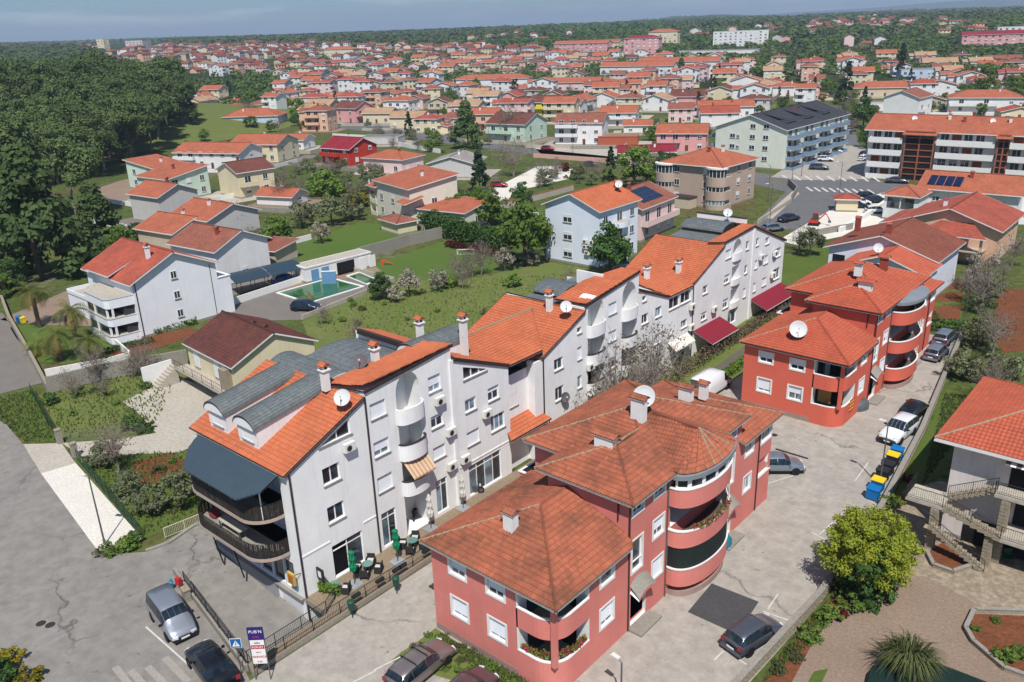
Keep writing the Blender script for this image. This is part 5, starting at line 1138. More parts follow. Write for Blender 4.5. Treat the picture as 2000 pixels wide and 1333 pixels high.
for k, px, py, s, lab in BIG: plant(k, at(px, py), s, label=lab, group=None if k in ('cypress',) else 'garden trees, ' + k)
# bright green tree by the stone wall
cm, tm = tree_mesh('bright', 11, 3.2, 2.6, 30000, .12, 'round', 190, .9, cr=.2, limbs=34, th=.2, twigs=False)
e = empty('broadleaf_tree', at(1690, 1150), .4, 'bright yellow green tree beside the stone wall of the car park', 'tree'); link('crown', cm, e); link('trunk', tm, e)
# bare trees in front of the row
for i, (x, y, s) in enumerate(((-42.0, 62.5, 1.35), (-41.6, 66.5, 1.15), (-42.2, 70.5, 1.3), (-41.8, 59.5, .9))): plant('bare', (x, y, .1), s, label='leafless tree %s in front of the white row' % ['beneath the first arched balcony', 'between the arched balconies', 'right of the arched balconies', 'nearest the dark wall dish'][i], group='leafless trees in front of the white row')
r = random.Random(8)
def scatter(pxpoly, n, kinds, smin, smax, grp, lab, mind=1.2, z=GZ, world=False):
    P = [(p if world else at(*p).xy) for p in pxpoly]; out = []; x0, x1 = min(p[0] for p in P), max(p[0] for p in P); y0, y1 = min(p[1] for p in P), max(p[1] for p in P)
    for _ in range(n * 60):
        q = (r.uniform(x0, x1), r.uniform(y0, y1))
        if inside(q, P) and all((q[0] - a) ** 2 + (q[1] - b_) ** 2 > mind ** 2 for a, b_ in out):
            out.append(q); k = r.choice(kinds); plant(k, (*q, z), r.uniform(smin, smax), label=lab.replace('*', NOUN[k]), group=grp + ', ' + NOUN[k] + 's')
        if len(out) >= n: break
scatter([(600, 615), (760, 560), (1000, 505), (1040, 520), (800, 600), (640, 650)], 18, ['shrub', 'weed', 'blossom', 'oshrub', 'shrub', 'bare'], .4, .75, 'orchard row along the pool wall', '* in the orchard row along the pool wall', 2.4)
scatter([(640, 700), (700, 620), (1160, 540), (1200, 570), (900, 690)], 14, ['weed', 'oshrub', 'bare'], .4, .75, 'orchard meadow', '* in the orchard meadow behind the white row', 4)
for px, py, k, s in ((800, 580, 'blossom', .95), (745, 585, 'dark', .6), (775, 590, 'blossom', .7), (855, 570, 'blossom', .9), (900, 545, 'bare', .8), (940, 540, 'bare', .9), (985, 530, 'blossom', .9), (1040, 520, 'blossom', .8), (880, 560, 'shrub', 1.2), (1000, 560, 'shrub', 1.4)): plant(k, at(px, py), s, label=NOUN[k] + ' in the orchard between the pool and the white row', group='orchard trees, ' + NOUN[k] + 's')
def hedge(pxs, wd_, h, mat, label, leaf=.2, dens=70, name='hedge', z=GZ, world=False):
    P = [Vector((*p, z)) if world else at(*p, z) for p in pxs]; rr = random.Random(len(label)); mb = MB(); o = P[0]
    for a, b_ in zip(P, P[1:]):
        L = (b_ - a).length; d = (b_ - a).normalized(); nn = Vector((-d.y, d.x, 0)); pts = []
        for i in range(int(L * dens)):
            t = rr.random() * L; g = noise.noise(Vector((t * .5, h, 1))) * .3 + 1; hh = rr.random() ** .6 * h * g; s = rr.uniform(-1, 1) * wd_ / 2 * (1 - (hh / h / 1.3) ** 3 * .5)
            pts.append(a - o + d * t + nn * s + Vector((0, 0, hh)))
        leaves(mb, pts, leaf, LM[mat], rr)
    q = mb.build(name, None, label=label, cat='hedge'); q.location = o; return q
hedge([(830, 445), (900, 470), (990, 492)], 4, 3.6, 'dark', 'tall dark hedge behind the football lawn', .34, 260)
hedge([(872, 482), (940, 496), (1005, 510)], 1.5, 1.1, 'red', 'red leaved hedge in front of the tall dark hedge', .26, 90)
hedge([(1800, 642), (1880, 650)], 2, 1.3, 'dark', 'clipped dark hedge at the end of the car park', .2, 160)
hedge([(-40.2, 64), (-40.0, 82), (-40.1, 106)], 1.3, .9, 'green', 'green hedge along the lane beside the white van', .16, 170, world=True)
hedge([(-42.6, 74), (-42.6, 80), (-42.6, 107)], 1.6, 1.4, 'twig', 'straggly half bare hedge in front of the far terraces', .16, 110, z=1.0, world=True)
hedge([(300, 655), (345, 640), (385, 632)], 1.2, .9, 'green', 'flower border at the foot of the big white house', .18, 120)
hedge([(205, 692), (250, 680), (300, 668)], 1.2, .8, 'dark', 'dark border plants beside the palm garden wall', .18, 100)
scatter([(85, 772), (350, 705), (360, 735), (240, 790), (140, 850)], 12, ['weed', 'shrub', 'bare'], .4, .8, 'vine garden', '* in the garden below the concrete wall', 2)
scatter([(160, 900), (380, 880), (385, 1000), (285, 1045)], 7, ['weed', 'weed', 'shrub'], .4, .7, 'sloping plot', '* in the plot beside the ramp apron', 1.2)
for px, py, s in ((98, 790, .9), (262, 838, 1.1), (285, 843, .9)): plant('dshrub', at(px, py), s, label='rounded dark shrub in the garden below the concrete wall', group='rounded dark garden shrubs')
for px, py, k, s in ((225, 1080, 'shrub', .8), (250, 1072, 'shrub', .8), (205, 1082, 'weed', .7), (265, 1062, 'dshrub', .7)): plant(k, at(px, py), s, label=NOUN[k] + ' at the tip of the white ramp apron', group='shrubs at the ramp apron')
for px, py, k, s in ((26, 1296, 'yshrub', .8), (58, 1335, 'yshrub', .85), (0, 1340, 'dshrub', 1.1)): plant(k, at(px, py), s, label='golden green shrub in the bottom left corner', group='shrubs in the bottom left corner')
for px, py, k, s in ((1690, 1178, 'dshrub', 1.2), (1660, 1190, 'shrub', .9), (1720, 1170, 'dshrub', 1.0), (1585, 1250, 'shrub', .75), (1620, 1215, 'shrub', .8), (1640, 1205, 'rshrub', .5), (1515, 1310, 'weed', .6), (1555, 1285, 'weed', .6), (1740, 990, 'shrub', .8), (1760, 980, 'yshrub', .6), (1775, 940, 'rshrub', .5), (1905, 1230, 'shrub', .35), (1945, 1215, 'shrub', .3), (1960, 1290, 'shrub', .7), (1990, 1280, 'shrub', .6)): plant(k, at(px, py), s, label=NOUN[k] + ' in the planting %s' % ('below the bright green tree' if px < 1735 else 'beside the corner house yard'), group='yard shrubs, ' + NOUN[k] + 's')
scatter([(-35.3, 27.6), (-35.3, 30.6), (-27, 30.6), (-28, 28.9)], 26, ['weed', 'shrub'], .25, .45, 'strip below the red house', '* in the strip below the front of the nearest red house', .4, world=True)
for P, n_, ks, a_, b_, nm in (([(585, 330), (745, 345), (740, 395), (600, 388)], 34, ['olive', 'bare', 'olive', 'oshrub'], .6, 1.0, 'olive grove below the bright red house'), ([(520, 330), (590, 325), (600, 385), (540, 380)], 12, ['bare', 'shrub', 'olive'], .5, .9, 'garden left of the olive grove'), ([(430, 235), (590, 240), (620, 262), (540, 275)], 14, ['broad', 'dark', 'bare', 'shrub'], .6, 1.1, 'belt behind the light blue house'), ([(390, 200), (560, 215), (540, 232), (400, 225)], 16, ['bare', 'broad', 'olive'], .8, 1.4, 'bushes above the light blue house'), ([(730, 262), (900, 285), (880, 305), (760, 300)], 16, ['olive', 'broad', 'bare', 'shrub'], .6, .9, 'gardens left of the big town cedar'), ([(1040, 335), (1180, 350), (1150, 372), (1060, 372)], 18, ['olive', 'shrub', 'bare', 'oshrub'], .5, .9, 'garden above the white gravel yard'), ([(1240, 335), (1320, 345), (1310, 390), (1250, 375)], 10, ['broad', 'dark', 'bare'], .7, 1.1, 'trees left of the brownish apartment house'), ([(1840, 165), (2010, 160), (2010, 235), (1900, 225)], 26, ['broad', 'bare', 'dark', 'broad'], 1.0, 1.7, 'thicket behind the long apartment block'), ([(1600, 255), (1660, 225), (1680, 240), (1640, 300)], 12, ['broad', 'bare', 'shrub'], .7, 1.1, 'trees along the street behind the apartments'), ([(1890, 560), (1960, 540), (1950, 740), (1880, 740)], 13, ['bare', 'olive', 'shrub', 'weed'], .5, .85, 'row of trees along the fence by the red field'), ([(420, 470), (500, 455), (520, 490), (450, 505)], 7, ['bare', 'olive', 'shrub'], .5, .9, 'garden right of the grey gabled house'), ([(840, 400), (930, 380), (960, 420), (870, 440)], 9, ['broad', 'olive', 'shrub', 'dark'], .5, .9, 'planting around the cream house')): scatter(P, n_, ks, a_, b_, nm, '* in the ' + nm, 2.6)
# pampas grass, bottom right
mb = MB(); r = random.Random(3)
for i in range(900):
    a = r.uniform(0, 6.28); L = r.uniform(1.0, 2.0); d = Vector((math.cos(a), math.sin(a), 0)); p = Vector((0, 0, .1)) + d * r.random() * .35; q = p + Vector((0, 0, L * .75)) + d * L * r.uniform(.1, .5); e_ = q + d * L * .45 - Vector((0, 0, L * r.uniform(.1, .5))); s = Vector((-d.y, d.x, 0)) * .022
    mb.face([p - s, p + s, q + s, q - s], LM['reed']); mb.face([q - s, q + s, e_], LM['reed'])
mb.build('pampas_grass', None,  label='big tuft of pampas grass on the gravel drive at the bottom', cat='plant').location = at(1770, 1318); bpy.data.objects['pampas_grass'].scale = (1.35,) * 3
# palms
def palm(loc, h, s, label, n=34, th=.3):
    s *= 1.3; h *= 1.1; n = int(n * 1.3); e = empty('palm_tree', loc, 0, label, 'tree', 'palm trees'); r = random.Random(int(h * 10)); tb = MB(); k = 8
    for i in range(k): tb.tube((0, 0, h * i / k), (0, 0, h * (i + 1) / k + .02), th * (1.12 if i % 2 else 1), BARK, 9, th * (.95))
    tb.build('trunk', e); cm = MB()
    for i in range(n):
        a = r.uniform(0, 6.28); el = r.uniform(-.75, 1.25); m_ = LM['palm'] if el > -.2 else LM['drypalm']; L = s * r.uniform(.8, 1.1); d = Vector((math.cos(a), math.sin(a), 0)); sd = Vector((-d.y, d.x, 0)); p = Vector((0, 0, h)); st = []
        for j in range(6): st.append(p.copy()); el2 = el - j * .28; p = p + (d * math.cos(el2) + Vector((0, 0, math.sin(el2)))) * L / 6
        st.append(p)
        for j in range(6):
            w_ = .3 * s * math.sin(math.pi * (j + .7) / 7.2) * .8
            for sg in (-1, 1):
                for f in (0, .5):
                    q = st[j].lerp(st[j + 1], f); cm.face([q, q + (st[j + 1] - st[j]) * .3, q + (st[j + 1] - st[j]) * .8 + sd * sg * w_ - Vector((0, 0, w_ * .35))], m_)
    cm.build('frond', e)
    return e
palm(at(78, 640), 5.0, 2.4, 'palm with a yellowish crown at the left edge of the palm garden'); palm(at(120, 705), 3.2, 2.3, 'thick trunked palm in the middle of the palm garden', th=.38); palm(at(150, 668), 4.0, 2.3, 'tall palm behind the thick trunked palm'); palm(at(182, 705), 2.6, 2.1, 'palm nearest the big white house'); palm(at(85, 690), 1.2, 2.2, 'low palm close to the stepped wall')
palm(at(588, 592), .9, 1.0, 'small palm left by the pool edge', 16, .1); palm(at(606, 588), .9, 1.0, 'small palm right by the pool edge', 16, .1)
# grass tufts that break up lawn edges
gm = MB(); r = random.Random(9)
for P, n in (([(-60, 770), (0, 778), (62, 762), (112, 862), (50, 864)], 1500), ([(75, 778), (365, 697), (300, 840), (130, 858)], 1500), ([(155, 895), (385, 880), (385, 1000), (282, 1050)], 1400), ([(840, 1255), (860, 1240), (1060, 1345), (1000, 1345)], 900), ([(1845, 770), (1895, 775), (1860, 870), (1800, 950)], 1500), ([(1480, 1345), (1555, 1240), (1640, 1150), (1600, 1240)], 500), ([(600, 640), (760, 560), (1160, 530), (1240, 565), (900, 700)], 2500)):
    Q = [at(*p).xy for p in P]; x0, x1 = min(p[0] for p in Q), max(p[0] for p in Q); y0, y1 = min(p[1] for p in Q), max(p[1] for p in Q); c = 0
    while c < n:
        q = (r.uniform(x0, x1), r.uniform(y0, y1))
        if inside(q, Q):
            c += 1; a = r.uniform(0, 6.28); h = r.uniform(.12, .4); s = Vector((math.cos(a), math.sin(a), 0)) * .12; p = Vector((*q, GZ)); t = p + Vector((r.uniform(-.1, .1), r.uniform(-.1, .1), h)); gm.face([p - s, p + s, t], LM['reed'] if c % 3 else LM['green'])
gm.build('grass', None, kind='stuff')
# ---------------------------------------------------------------- vehicles
def paint(name, c, metal=.35, k=.85):
    if name in MATS: return MATS[name]
    m, t, b = nodes(name); b.inputs['Base Color'].default_value = rgb(c, k); b.inputs['Metallic'].default_value = metal; b.inputs['Roughness'].default_value = .32; b.inputs['Coat Weight'].default_value = .6; b.inputs['Coat Roughness'].default_value = .08
    MATS[name] = m; return m
CGLASS = glassmat('car_glass', (24, 32, 38), .05); TYRE = M('tyre_rubber', (34, 34, 36), (26, 26, 28), rough=.85); RIM = M('wheel_rim', (168, 170, 174), rough=.35, metal=.7, spec=.5); PLASTIC = M('black_plastic', (36, 37, 40), (30, 31, 33), rough=.6)
LAMPW = M('headlight_lens', (210, 216, 220), rough=.15, spec=.7); LAMPR = M('taillight_lens', (150, 22, 26), (130, 16, 20), rough=.2, spec=.7); PLATE = M('number_plate', (228, 228, 224), rough=.5)
# side profile stations: x (front +), hood/roof height, half width, belt height, roof half width
def car_meshes(kind, pm):
    key = ('car', kind, pm.name)
    if key in WCACHE: return WCACHE[key]
    S = { # x, belt z, top z, half width, roof half width
     'hatch': (3.95, 1.68, 1.46, [(-1.97, .78, .80, .70, .66), (-1.88, .93, 1.0, .78, .62), (-1.62, .95, 1.32, .82, .60), (-1.2, .95, 1.42, .83, .60), (-.3, .94, 1.47, .84, .61), (.35, .93, 1.42, .84, .60), (.75, .92, 1.18, .84, .62), (1.05, .90, .94, .83, .68), (1.5, .80, .82, .81, .66), (1.85, .66, .68, .75, .6), (1.97, .5, .52, .66, .54)], .62),
     'sedan': (4.6, 1.78, 1.43, [(-2.3, .78, .80, .74, .68), (-2.15, .95, .97, .82, .72), (-1.6, .97, 1.02, .87, .68), (-1.15, .97, 1.28, .88, .62), (-.7, .96, 1.41, .89, .62), (.1, .95, 1.43, .89, .62), (.55, .94, 1.30, .89, .62), (1.0, .92, .98, .88, .70), (1.6, .84, .87, .87, .72), (2.1, .72, .75, .8, .68), (2.3, .5, .53, .7, .6)], .65),
     'wagon': (4.5, 1.72, 1.48, [(-2.25, .8, .84, .72, .66), (-2.15, .98, 1.05, .8, .62), (-1.9, .98, 1.38, .84, .6), (-1.3, .97, 1.47, .86, .61), (-.2, .96, 1.5, .86, .61), (.35, .95, 1.45, .86, .6), (.8, .94, 1.2, .86, .62), (1.15, .92, .98, .86, .68), (1.65, .82, .85, .84, .68), (2.1, .68, .71, .78, .64), (2.25, .5, .52, .68, .56)], .63),
     'mpv': (4.3, 1.8, 1.82, [(-2.15, .9, .95, .8, .74), (-2.1, 1.05, 1.55, .86, .72), (-2.0, 1.08, 1.76, .88, .72), (-1.0, 1.08, 1.83, .9, .72), (.1, 1.07, 1.82, .9, .72), (.55, 1.05, 1.68, .9, .7), (1.05, 1.02, 1.28, .89, .7), (1.35, .98, 1.04, .88, .74), (1.8, .82, .86, .84, .72), (2.1, .62, .66, .76, .66), (2.17, .48, .5, .7, .6)], .64),
     'suv': (4.35, 1.82, 1.66, [(-2.15, .95, 1.0, .8, .74), (-2.1, 1.1, 1.5, .86, .7), (-1.9, 1.12, 1.62, .89, .68), (-1.0, 1.12, 1.68, .9, .68), (.1, 1.1, 1.66, .9, .68), (.5, 1.08, 1.52, .9, .67), (.85, 1.05, 1.15, .9, .72), (1.4, .98, 1.03, .89, .74), (1.95, .85, .9, .84, .7), (2.15, .6, .64, .76, .66)], .7),
     'van': (5.2, 1.96, 2.2, [(-2.6, 1.1, 2.05, .94, .86), (-2.58, 1.12, 2.15, .96, .86), (-1.5, 1.12, 2.22, .97, .86), (0, 1.12, 2.22, .97, .86), (.9, 1.12, 2.16, .97, .84), (1.4, 1.12, 1.8, .96, .8), (1.85, 1.08, 1.2, .95, .8), (2.3, .95, 1.0, .9, .78), (2.55, .6, .65, .82, .7)], .66)}
    L, Wd, Ht, st, wd_ = S[kind]; body = MB(); gl = []; zb = .22
    rings = []
    for x, zbelt, ztop, hw, rw in st:
        rings.append([(x, -hw * .9, zb), (x, -hw, zb + .22), (x, -hw, zbelt * .72), (x, -hw * .965, zbelt), (x, -rw, ztop), (x, -rw * .5, ztop + .035), (x, 0, ztop + .045), (x, rw * .5, ztop + .035), (x, rw, ztop), (x, hw * .965, zbelt), (x, hw, zbelt * .72), (x, hw, zb + .22), (x, hw * .9, zb)])
    V = lambda r, i: Vector(rings[r][i]); nr = len(rings)
    for k in range(nr - 1):
        cab = [rings[k][4][2] - rings[k][3][2], rings[k + 1][4][2] - rings[k + 1][3][2]]
        for i in range(12):
            q = [V(k, i), V(k, i + 1), V(k + 1, i + 1), V(k + 1, i)]
            isside = i in (3, 8) and max(cab) > .28
            istop = 4 <= i <= 7 and abs(rings[k + 1][4][2] - rings[k][4][2]) / (rings[k + 1][0][0] - rings[k][0][0]) > .32 and max(cab) > .3
            if kind == 'van' and isside and rings[k][0][0] < .6: isside = False
            if kind == 'van' and istop and rings[k][0][0] < 0: istop = False
            body.face(q if not (i in (0,)) else q, PLASTIC if i in (0, 11) else pm)
            if isside or istop: gl.append((q, 'side' if isside else ('front' if rings[k][0][0] > 0 else 'rear'), i, k))
    for r_, rev in ((0, False), (nr - 1, True)):
        f = [V(r_, i) for i in range(13)]; body.face(f[::-1] if rev else f, pm)
    body.face([V(r_, 0) for r_ in range(nr)] + [V(r_, 12) for r_ in range(nr)][::-1], PLASTIC)
    bm_ = body.mesh('body', weld=.001, smooth=True)
    parts = {'body': bm_}
    for nm, sel in (('windscreen', lambda g: g[1] == 'front'), ('rear_window', lambda g: g[1] == 'rear'), ('left_side_window', lambda g: g[1] == 'side' and g[2] == 8), ('right_side_window', lambda g: g[1] == 'side' and g[2] == 3)):
        G_ = MB()
        for q, kd, i, k in gl:
            if not sel((q, kd, i, k)): continue
            n = (q[1] - q[0]).cross(q[3] - q[0]); n.normalize(); c = sum(q, Vector()) / 4
            if n.dot(c - Vector((0, 0, .7))) < 0: n = -n
            sh = .9 if kd == 'side' else 1
            Q = [c + Vector(((p - c).x * (.97 if kd == 'side' else 1), (p - c).y * (1 if kd == 'side' else .97), (p - c).z * (sh if kd == 'side' else 1))) + n * .012 for p in q]; G_.face(Q, CGLASS)
        if G_.f: parts['side_window' if 'side' in nm else nm, nm] = G_.mesh(nm)
    r = wd_ / 2 * .98; tb, rb = MB(), MB(); X = Matrix.Rotation(math.pi / 2, 4, 'X')
    tb.lathe([(r * .62, -.1), (r * .95, -.11), (r, -.07), (r, .07), (r * .95, .11), (r * .62, .1)], (0, 0, 0), TYRE, 18, X); rb.lathe([(0, .085), (r * .2, .09), (r * .6, .06), (r * .64, .1)], (0, 0, 0), RIM, 10, X); rb.lathe([(0, -.085), (r * .2, -.09), (r * .6, -.06), (r * .64, -.1)], (0, 0, 0), RIM, 10, X)
    parts['tyre'] = tb.mesh('tyre'); parts['rim'] = rb.mesh('rim'); ar = MB(); ar.lathe([(0, .0), (r * 1.16, .0)], (0, 0, 0), DARK, 16, X); parts['arch'] = ar.mesh('wheel_arch')
    fx, rx = st[-1][0], st[0][0]
    def bx(x0, x1, y0, y1, z0, z1, m): b = MB(); b.box(x0, x1, y0, y1, z0, z1, m); return b.mesh('x')
    parts['head'] = bx(-.17, .0, -.17, .17, -.07, .07, LAMPW); parts['tail'] = bx(0, .07, -.13, .13, -.13, .13, LAMPR); parts['plate'] = bx(-.01, .015, -.26, .26, -.055, .055, PLATE); parts['mirror'] = bx(-.07, .07, -.09, .09, -.06, .06, PLASTIC if kind in ('mpv', 'van', 'suv') else pm)
    bp = MB(); bp.box(fx - .12, fx + .05, -st[-2][3] * .93, st[-2][3] * .93, .26, .48, PLASTIC if kind in ('mpv', 'suv', 'van') else pm); bp.box(fx + .045, fx + .06, -.42, .42, .3, .42, PLASTIC); parts['bumper'] = bp.mesh('front_bumper')
    bp = MB(); bp.box(rx - .06, rx + .12, -st[1][3] * .93, st[1][3] * .93, .28, .52, PLASTIC if kind in ('mpv', 'suv', 'van') else pm); parts['rbumper'] = bp.mesh('rear_bumper')
    WCACHE[key] = (parts, S[kind]); return WCACHE[key]
def car(kind, loc, head, pm, label, group='parked cars', rack=False, name=None, cat='car'):
    P, (L, Wd, Ht, st, wd_) = car_meshes(kind, pm); e = empty(name or ('parked_van' if kind == 'van' else 'parked_car'), loc, math.radians(head), label, cat, group, 1.1)
    b = link('body', P['body'], e)
    for k in P:
        if isinstance(k, tuple): link(k[0], P[k], e)
    fx, rx = st[-1][0], st[0][0]; wb = L * .3; hw = max(s[3] for s in st)
    for x in (wb, -wb):
        for s in (-1, 1):
            w_ = empty('wheel', (x, s * (hw - .1), wd_ / 2)); w_.parent = e; link('tyre', P['tyre'], w_); link('rim', P['rim'], w_)
            link('wheel_arch', P['arch'], e, (x, s * (hw + .001), wd_ / 2 + .03), 0 if s < 0 else math.pi)
    z = st[-2][1] * .9
    for s in (-1, 1):
        link('headlight', P['head'], e, (st[-2][0] + .1, s * st[-2][3] * .78, z), -s * -.35); link('taillight', P['tail'], e, (rx - .03, s * st[1][3] * .8, st[1][1] * .88)); 
        mxp = [q for q in st if q[2] - q[1] > .1][-1]; link('mirror', P['mirror'], e, (mxp[0] - .05, s * (hw + .1), mxp[1] + .08))
    link('number_plate', P['plate'], e, (fx + .055, 0, .42)); link('number_plate', P['plate'], e, (rx - .065, 0, .6)); link('front_bumper', P['bumper'], e); link('rear_bumper', P['rbumper'], e)
    if rack:
        for x in (-.9, .0):
            m = MB(); m.box(x - .03, x + .03, -.62, .62, Ht + .09, Ht + .13, BLACKM); m.box(x - .03, x + .03, -.62, -.56, Ht - .03, Ht + .09, BLACKM); m.box(x - .03, x + .03, .56, .62, Ht - .03, Ht + .09, BLACKM); m.build('roof_bar', e)
    return e
def car_px(kind, rear, front, pm, label, **k):
    a, b_ = at(*rear), at(*front); c = (a + b_) / 2; d = b_ - a; return car(kind, c, math.degrees(math.atan2(d.y, d.x)), pm, label, **k)
SILV = paint('silver_paint', (170, 176, 184), .6); BLK = paint('black_paint', (22, 24, 30), .2); DGR = paint('grey_paint', (98, 102, 112), .5); WHT = paint('white_paint_car', (230, 232, 234), .0); LBL = paint('light_grey_blue_paint', (140, 152, 166), .5); RDP = paint('red_paint', (168, 34, 40), .2); TAUPE = paint('taupe_paint', (140, 130, 128), .5); DBL = paint('dark_blue_paint', (44, 56, 74), .4); PLUM = paint('plum_grey_paint', (112, 92, 98), .5)
c_ = at(336, 1207, GZ + .6); car('mpv', (c_.x, c_.y, GZ), -8, SILV, 'silver high roofed family car parked ahead of the black saloon')
c_ = at(413, 1300, GZ + .6); car('sedan', (c_.x, c_.y, GZ), 172, BLK, 'glossy black saloon parked on the street at the lower edge')
c_ = at(822, 1300, GZ + .6); car('wagon', (c_.x, c_.y, GZ), 92, TAUPE, 'taupe car with two roof bars in front of the nearest red house', rack=True)
c_ = at(912, 1352, GZ + .6); car('hatch', (c_.x, c_.y, GZ), 92, PLUM, 'plum grey car cut off by the bottom edge of the photo')
c_ = at(1471, 1238, GZ + .6); car('hatch', (c_.x, c_.y, GZ), 76, DGR, 'grey hatchback beside the dark asphalt patch')
c_ = at(1521, 908, GZ + .6); car('hatch', (c_.x, c_.y, GZ), 8, LBL, 'light blue grey hatchback beside the nearest red house wall').rotation_euler.z = math.radians(188 - 180 + 30)
c_ = at(1754, 843, GZ + .6); car('suv', (c_.x, c_.y, GZ), -96, WHT, 'white off-road car with black roof rails by the stone wall')
c_ = at(1785, 803, GZ + .5); car('hatch', (c_.x, c_.y, GZ), 86, BLK, 'black car parked behind the white off-road car')
c_ = at(1829, 690, GZ + .5); car('hatch', (c_.x, c_.y, GZ), 88, LBL, 'silver grey hatchback, nearer one at the end of the car park')
c_ = at(1847, 660, GZ + .5); car('wagon', (c_.x, c_.y, GZ), 88, LBL, 'silver grey estate car, farther one at the end of the car park')
c_ = at(1390, 748, GZ + 1.1); car('van', (c_.x, c_.y, GZ), 88, WHT, 'white delivery van in the lane between the two red houses', group='vans', cat='van')
for kind, px, py, h, pm, lab in (('hatch', 598, 600, 30, DBL, 'dark blue car on the paving beside the long green pool'), ('sedan', 1152, 322, 25, DBL, 'dark car driving on the upper road beside the salmon wall'), ('hatch', 1070, 291, 20, RDP, 'bright red car behind the salmon wall'), ('hatch', 975, 362, 25, RDP, 'red car under the open carport'), ('sedan', 1541, 427, 75, DBL, 'dark car on the upper street near the excavator'), ('hatch', 1630, 296, 20, WHT, 'white car farthest back in the upper car park'), ('hatch', 1612, 312, 20, WHT, 'white car in the middle of the upper car park'), ('wagon', 1600, 328, 15, DGR, 'grey estate car nearest in the upper car park'), ('hatch', 1688, 310, 80, WHT, 'white car beside the left end of the white apartment block'), ('hatch', 1662, 255, 80, SILV, 'silver car on the street behind the apartments'), ('hatch', 1665, 244, 80, DBL, 'dark car on the street behind the silver one'), ('sedan', 1752, 354, 15, DGR, 'dark grey car by the corner of the white apartment block'), ('hatch', 1712, 392, 40, DBL, 'dark car left of the kiosk cars'), ('hatch', 1694, 384, 40, BLK, 'black car behind the kiosk'), ('hatch', 1680, 396, 40, WHT, 'white car nearest the kiosk'), ('hatch', 1672, 402, 40, DBL, 'dark green car in front of the kiosk cars'), ('hatch', 1690, 302, 80, DBL, 'dark car between the white car and the apartment block'), ('hatch', 1216, 520, 60, LBL, 'pale car half hidden by the round evergreen'), ('hatch', 1711, 412, 40, WHT, 'white car parked by the grass below the kiosk'), ('hatch', 1510, 447, 60, LBL, 'pale car beside the lamp post on the upper street')):
    c_ = at(px, py, GZ + .5); car(kind, (c_.x, c_.y, GZ), h, pm, lab, group='cars on the upper roads and yards')
# motorbikes under covers, bins, lamps, signs
def blob(name, loc, dims, mat, label, cat, seed=1, rz=0):
    r = random.Random(seed); mb = MB(); n, k = 14, 7; P = []
    for j in range(k + 1):
        t = j / k; row_ = []
        for i in range(n):
            a = 2 * math.pi * i / n; rr = (1 - t ** 3.5) ** .6 * (1 + .08 * noise.noise(Vector((math.cos(a) * 2, math.sin(a) * 2, t * 3 + seed)))); z = t * (1 + .12 * math.cos(2 * a + seed)); row_.append(Vector((dims[0] * rr * math.cos(a), dims[1] * rr * math.sin(a), dims[2] * z * (.85 + .25 * max(0, math.cos(a))))))
        P.append(row_)
    for j in range(k):
        for i in range(n): mb.face([P[j][i], P[j][(i + 1) % n], P[j + 1][(i + 1) % n], P[j + 1][i]], mat)
    o = mb.build(name, None, weld=.001, smooth=True, label=label, cat=cat); o.location = loc; o.rotation_euler.z = rz; return o
p = at(1408, 1072); blob('covered_motorbike', p, (1.05, .45, 1.2), M('teal_cover', (40, 140, 158), (30, 118, 138), k=.8, rough=.6, scale=4), 'motorbike under a teal blue cover beside the round tower', 'motorbike', 2, 1.2)
p = at(1682, 800); blob('covered_motorbike', p, (1.0, .5, 1.15), M('grey_cover', (104, 112, 114), (80, 88, 92), k=.8, rough=.5, scale=4), 'motorbike under a grey cover at the corner of the farther red house', 'motorbike', 5, 1.2)
def motorbike(loc, rz, m, label):
    e = empty('motorbike', loc, rz, label, 'motorbike', 'motorbikes'); X = Matrix.Rotation(math.pi / 2, 4, 'X')
    for x in (-.62, .62): w = MB(); w.lathe([(.2, -.05), (.3, -.06), (.31, 0), (.3, .06), (.2, .05)], (0, 0, 0), TYRE, 16, X); w.lathe([(0, 0), (.2, .02)], (0, 0, 0), METAL, 10, X); o = w.build('wheel', e); o.location = (x, 0, .31)
    b = MB(); b.prism([(-.45, -.14), (.35, -.16), (.5, 0), (.35, .16), (-.45, .14)], .45, [.78, .72, .85, .72, .78], m); b.box(-.2, .25, -.15, .15, .25, .46, METAL); b.build('body', e)
    s = MB(); s.prism([(-.75, -.12), (-.05, -.15), (-.05, .15), (-.75, .12)], .74, [.92, .84, .84, .92], PLASTIC); s.build('saddle', e)
    h = MB(); h.tube((.62, 0, .32), (.42, 0, .98), .03, METAL); h.tube((.4, -.33, 1.0), (.4, .33, 1.0), .02, PLASTIC); h.build('handlebar', e)
    f = MB(); f.box(.5, .62, -.08, .08, .72, .9, LAMPW); f.build('headlight', e); return e
motorbike(at(1779, 728), 1.3, BLK, 'black and white motorbike parked below the curved balcony'); motorbike(at(812, 1010, 0), 2.2, BLK, 'black motorbike standing in the passage behind the white parasol'); motorbike(at(926, 965, 0), .9, DGR, 'dark scooter on the terrace by the long shop front')
BB, BY, BK, BG = M('blue_bin', (20, 120, 190), k=.8, rough=.5), M('yellow_lid', (236, 204, 40), k=.85, rough=.5), M('black_bin', (40, 42, 46), rough=.5), M('green_bin', (30, 84, 66), k=.8, rough=.5)
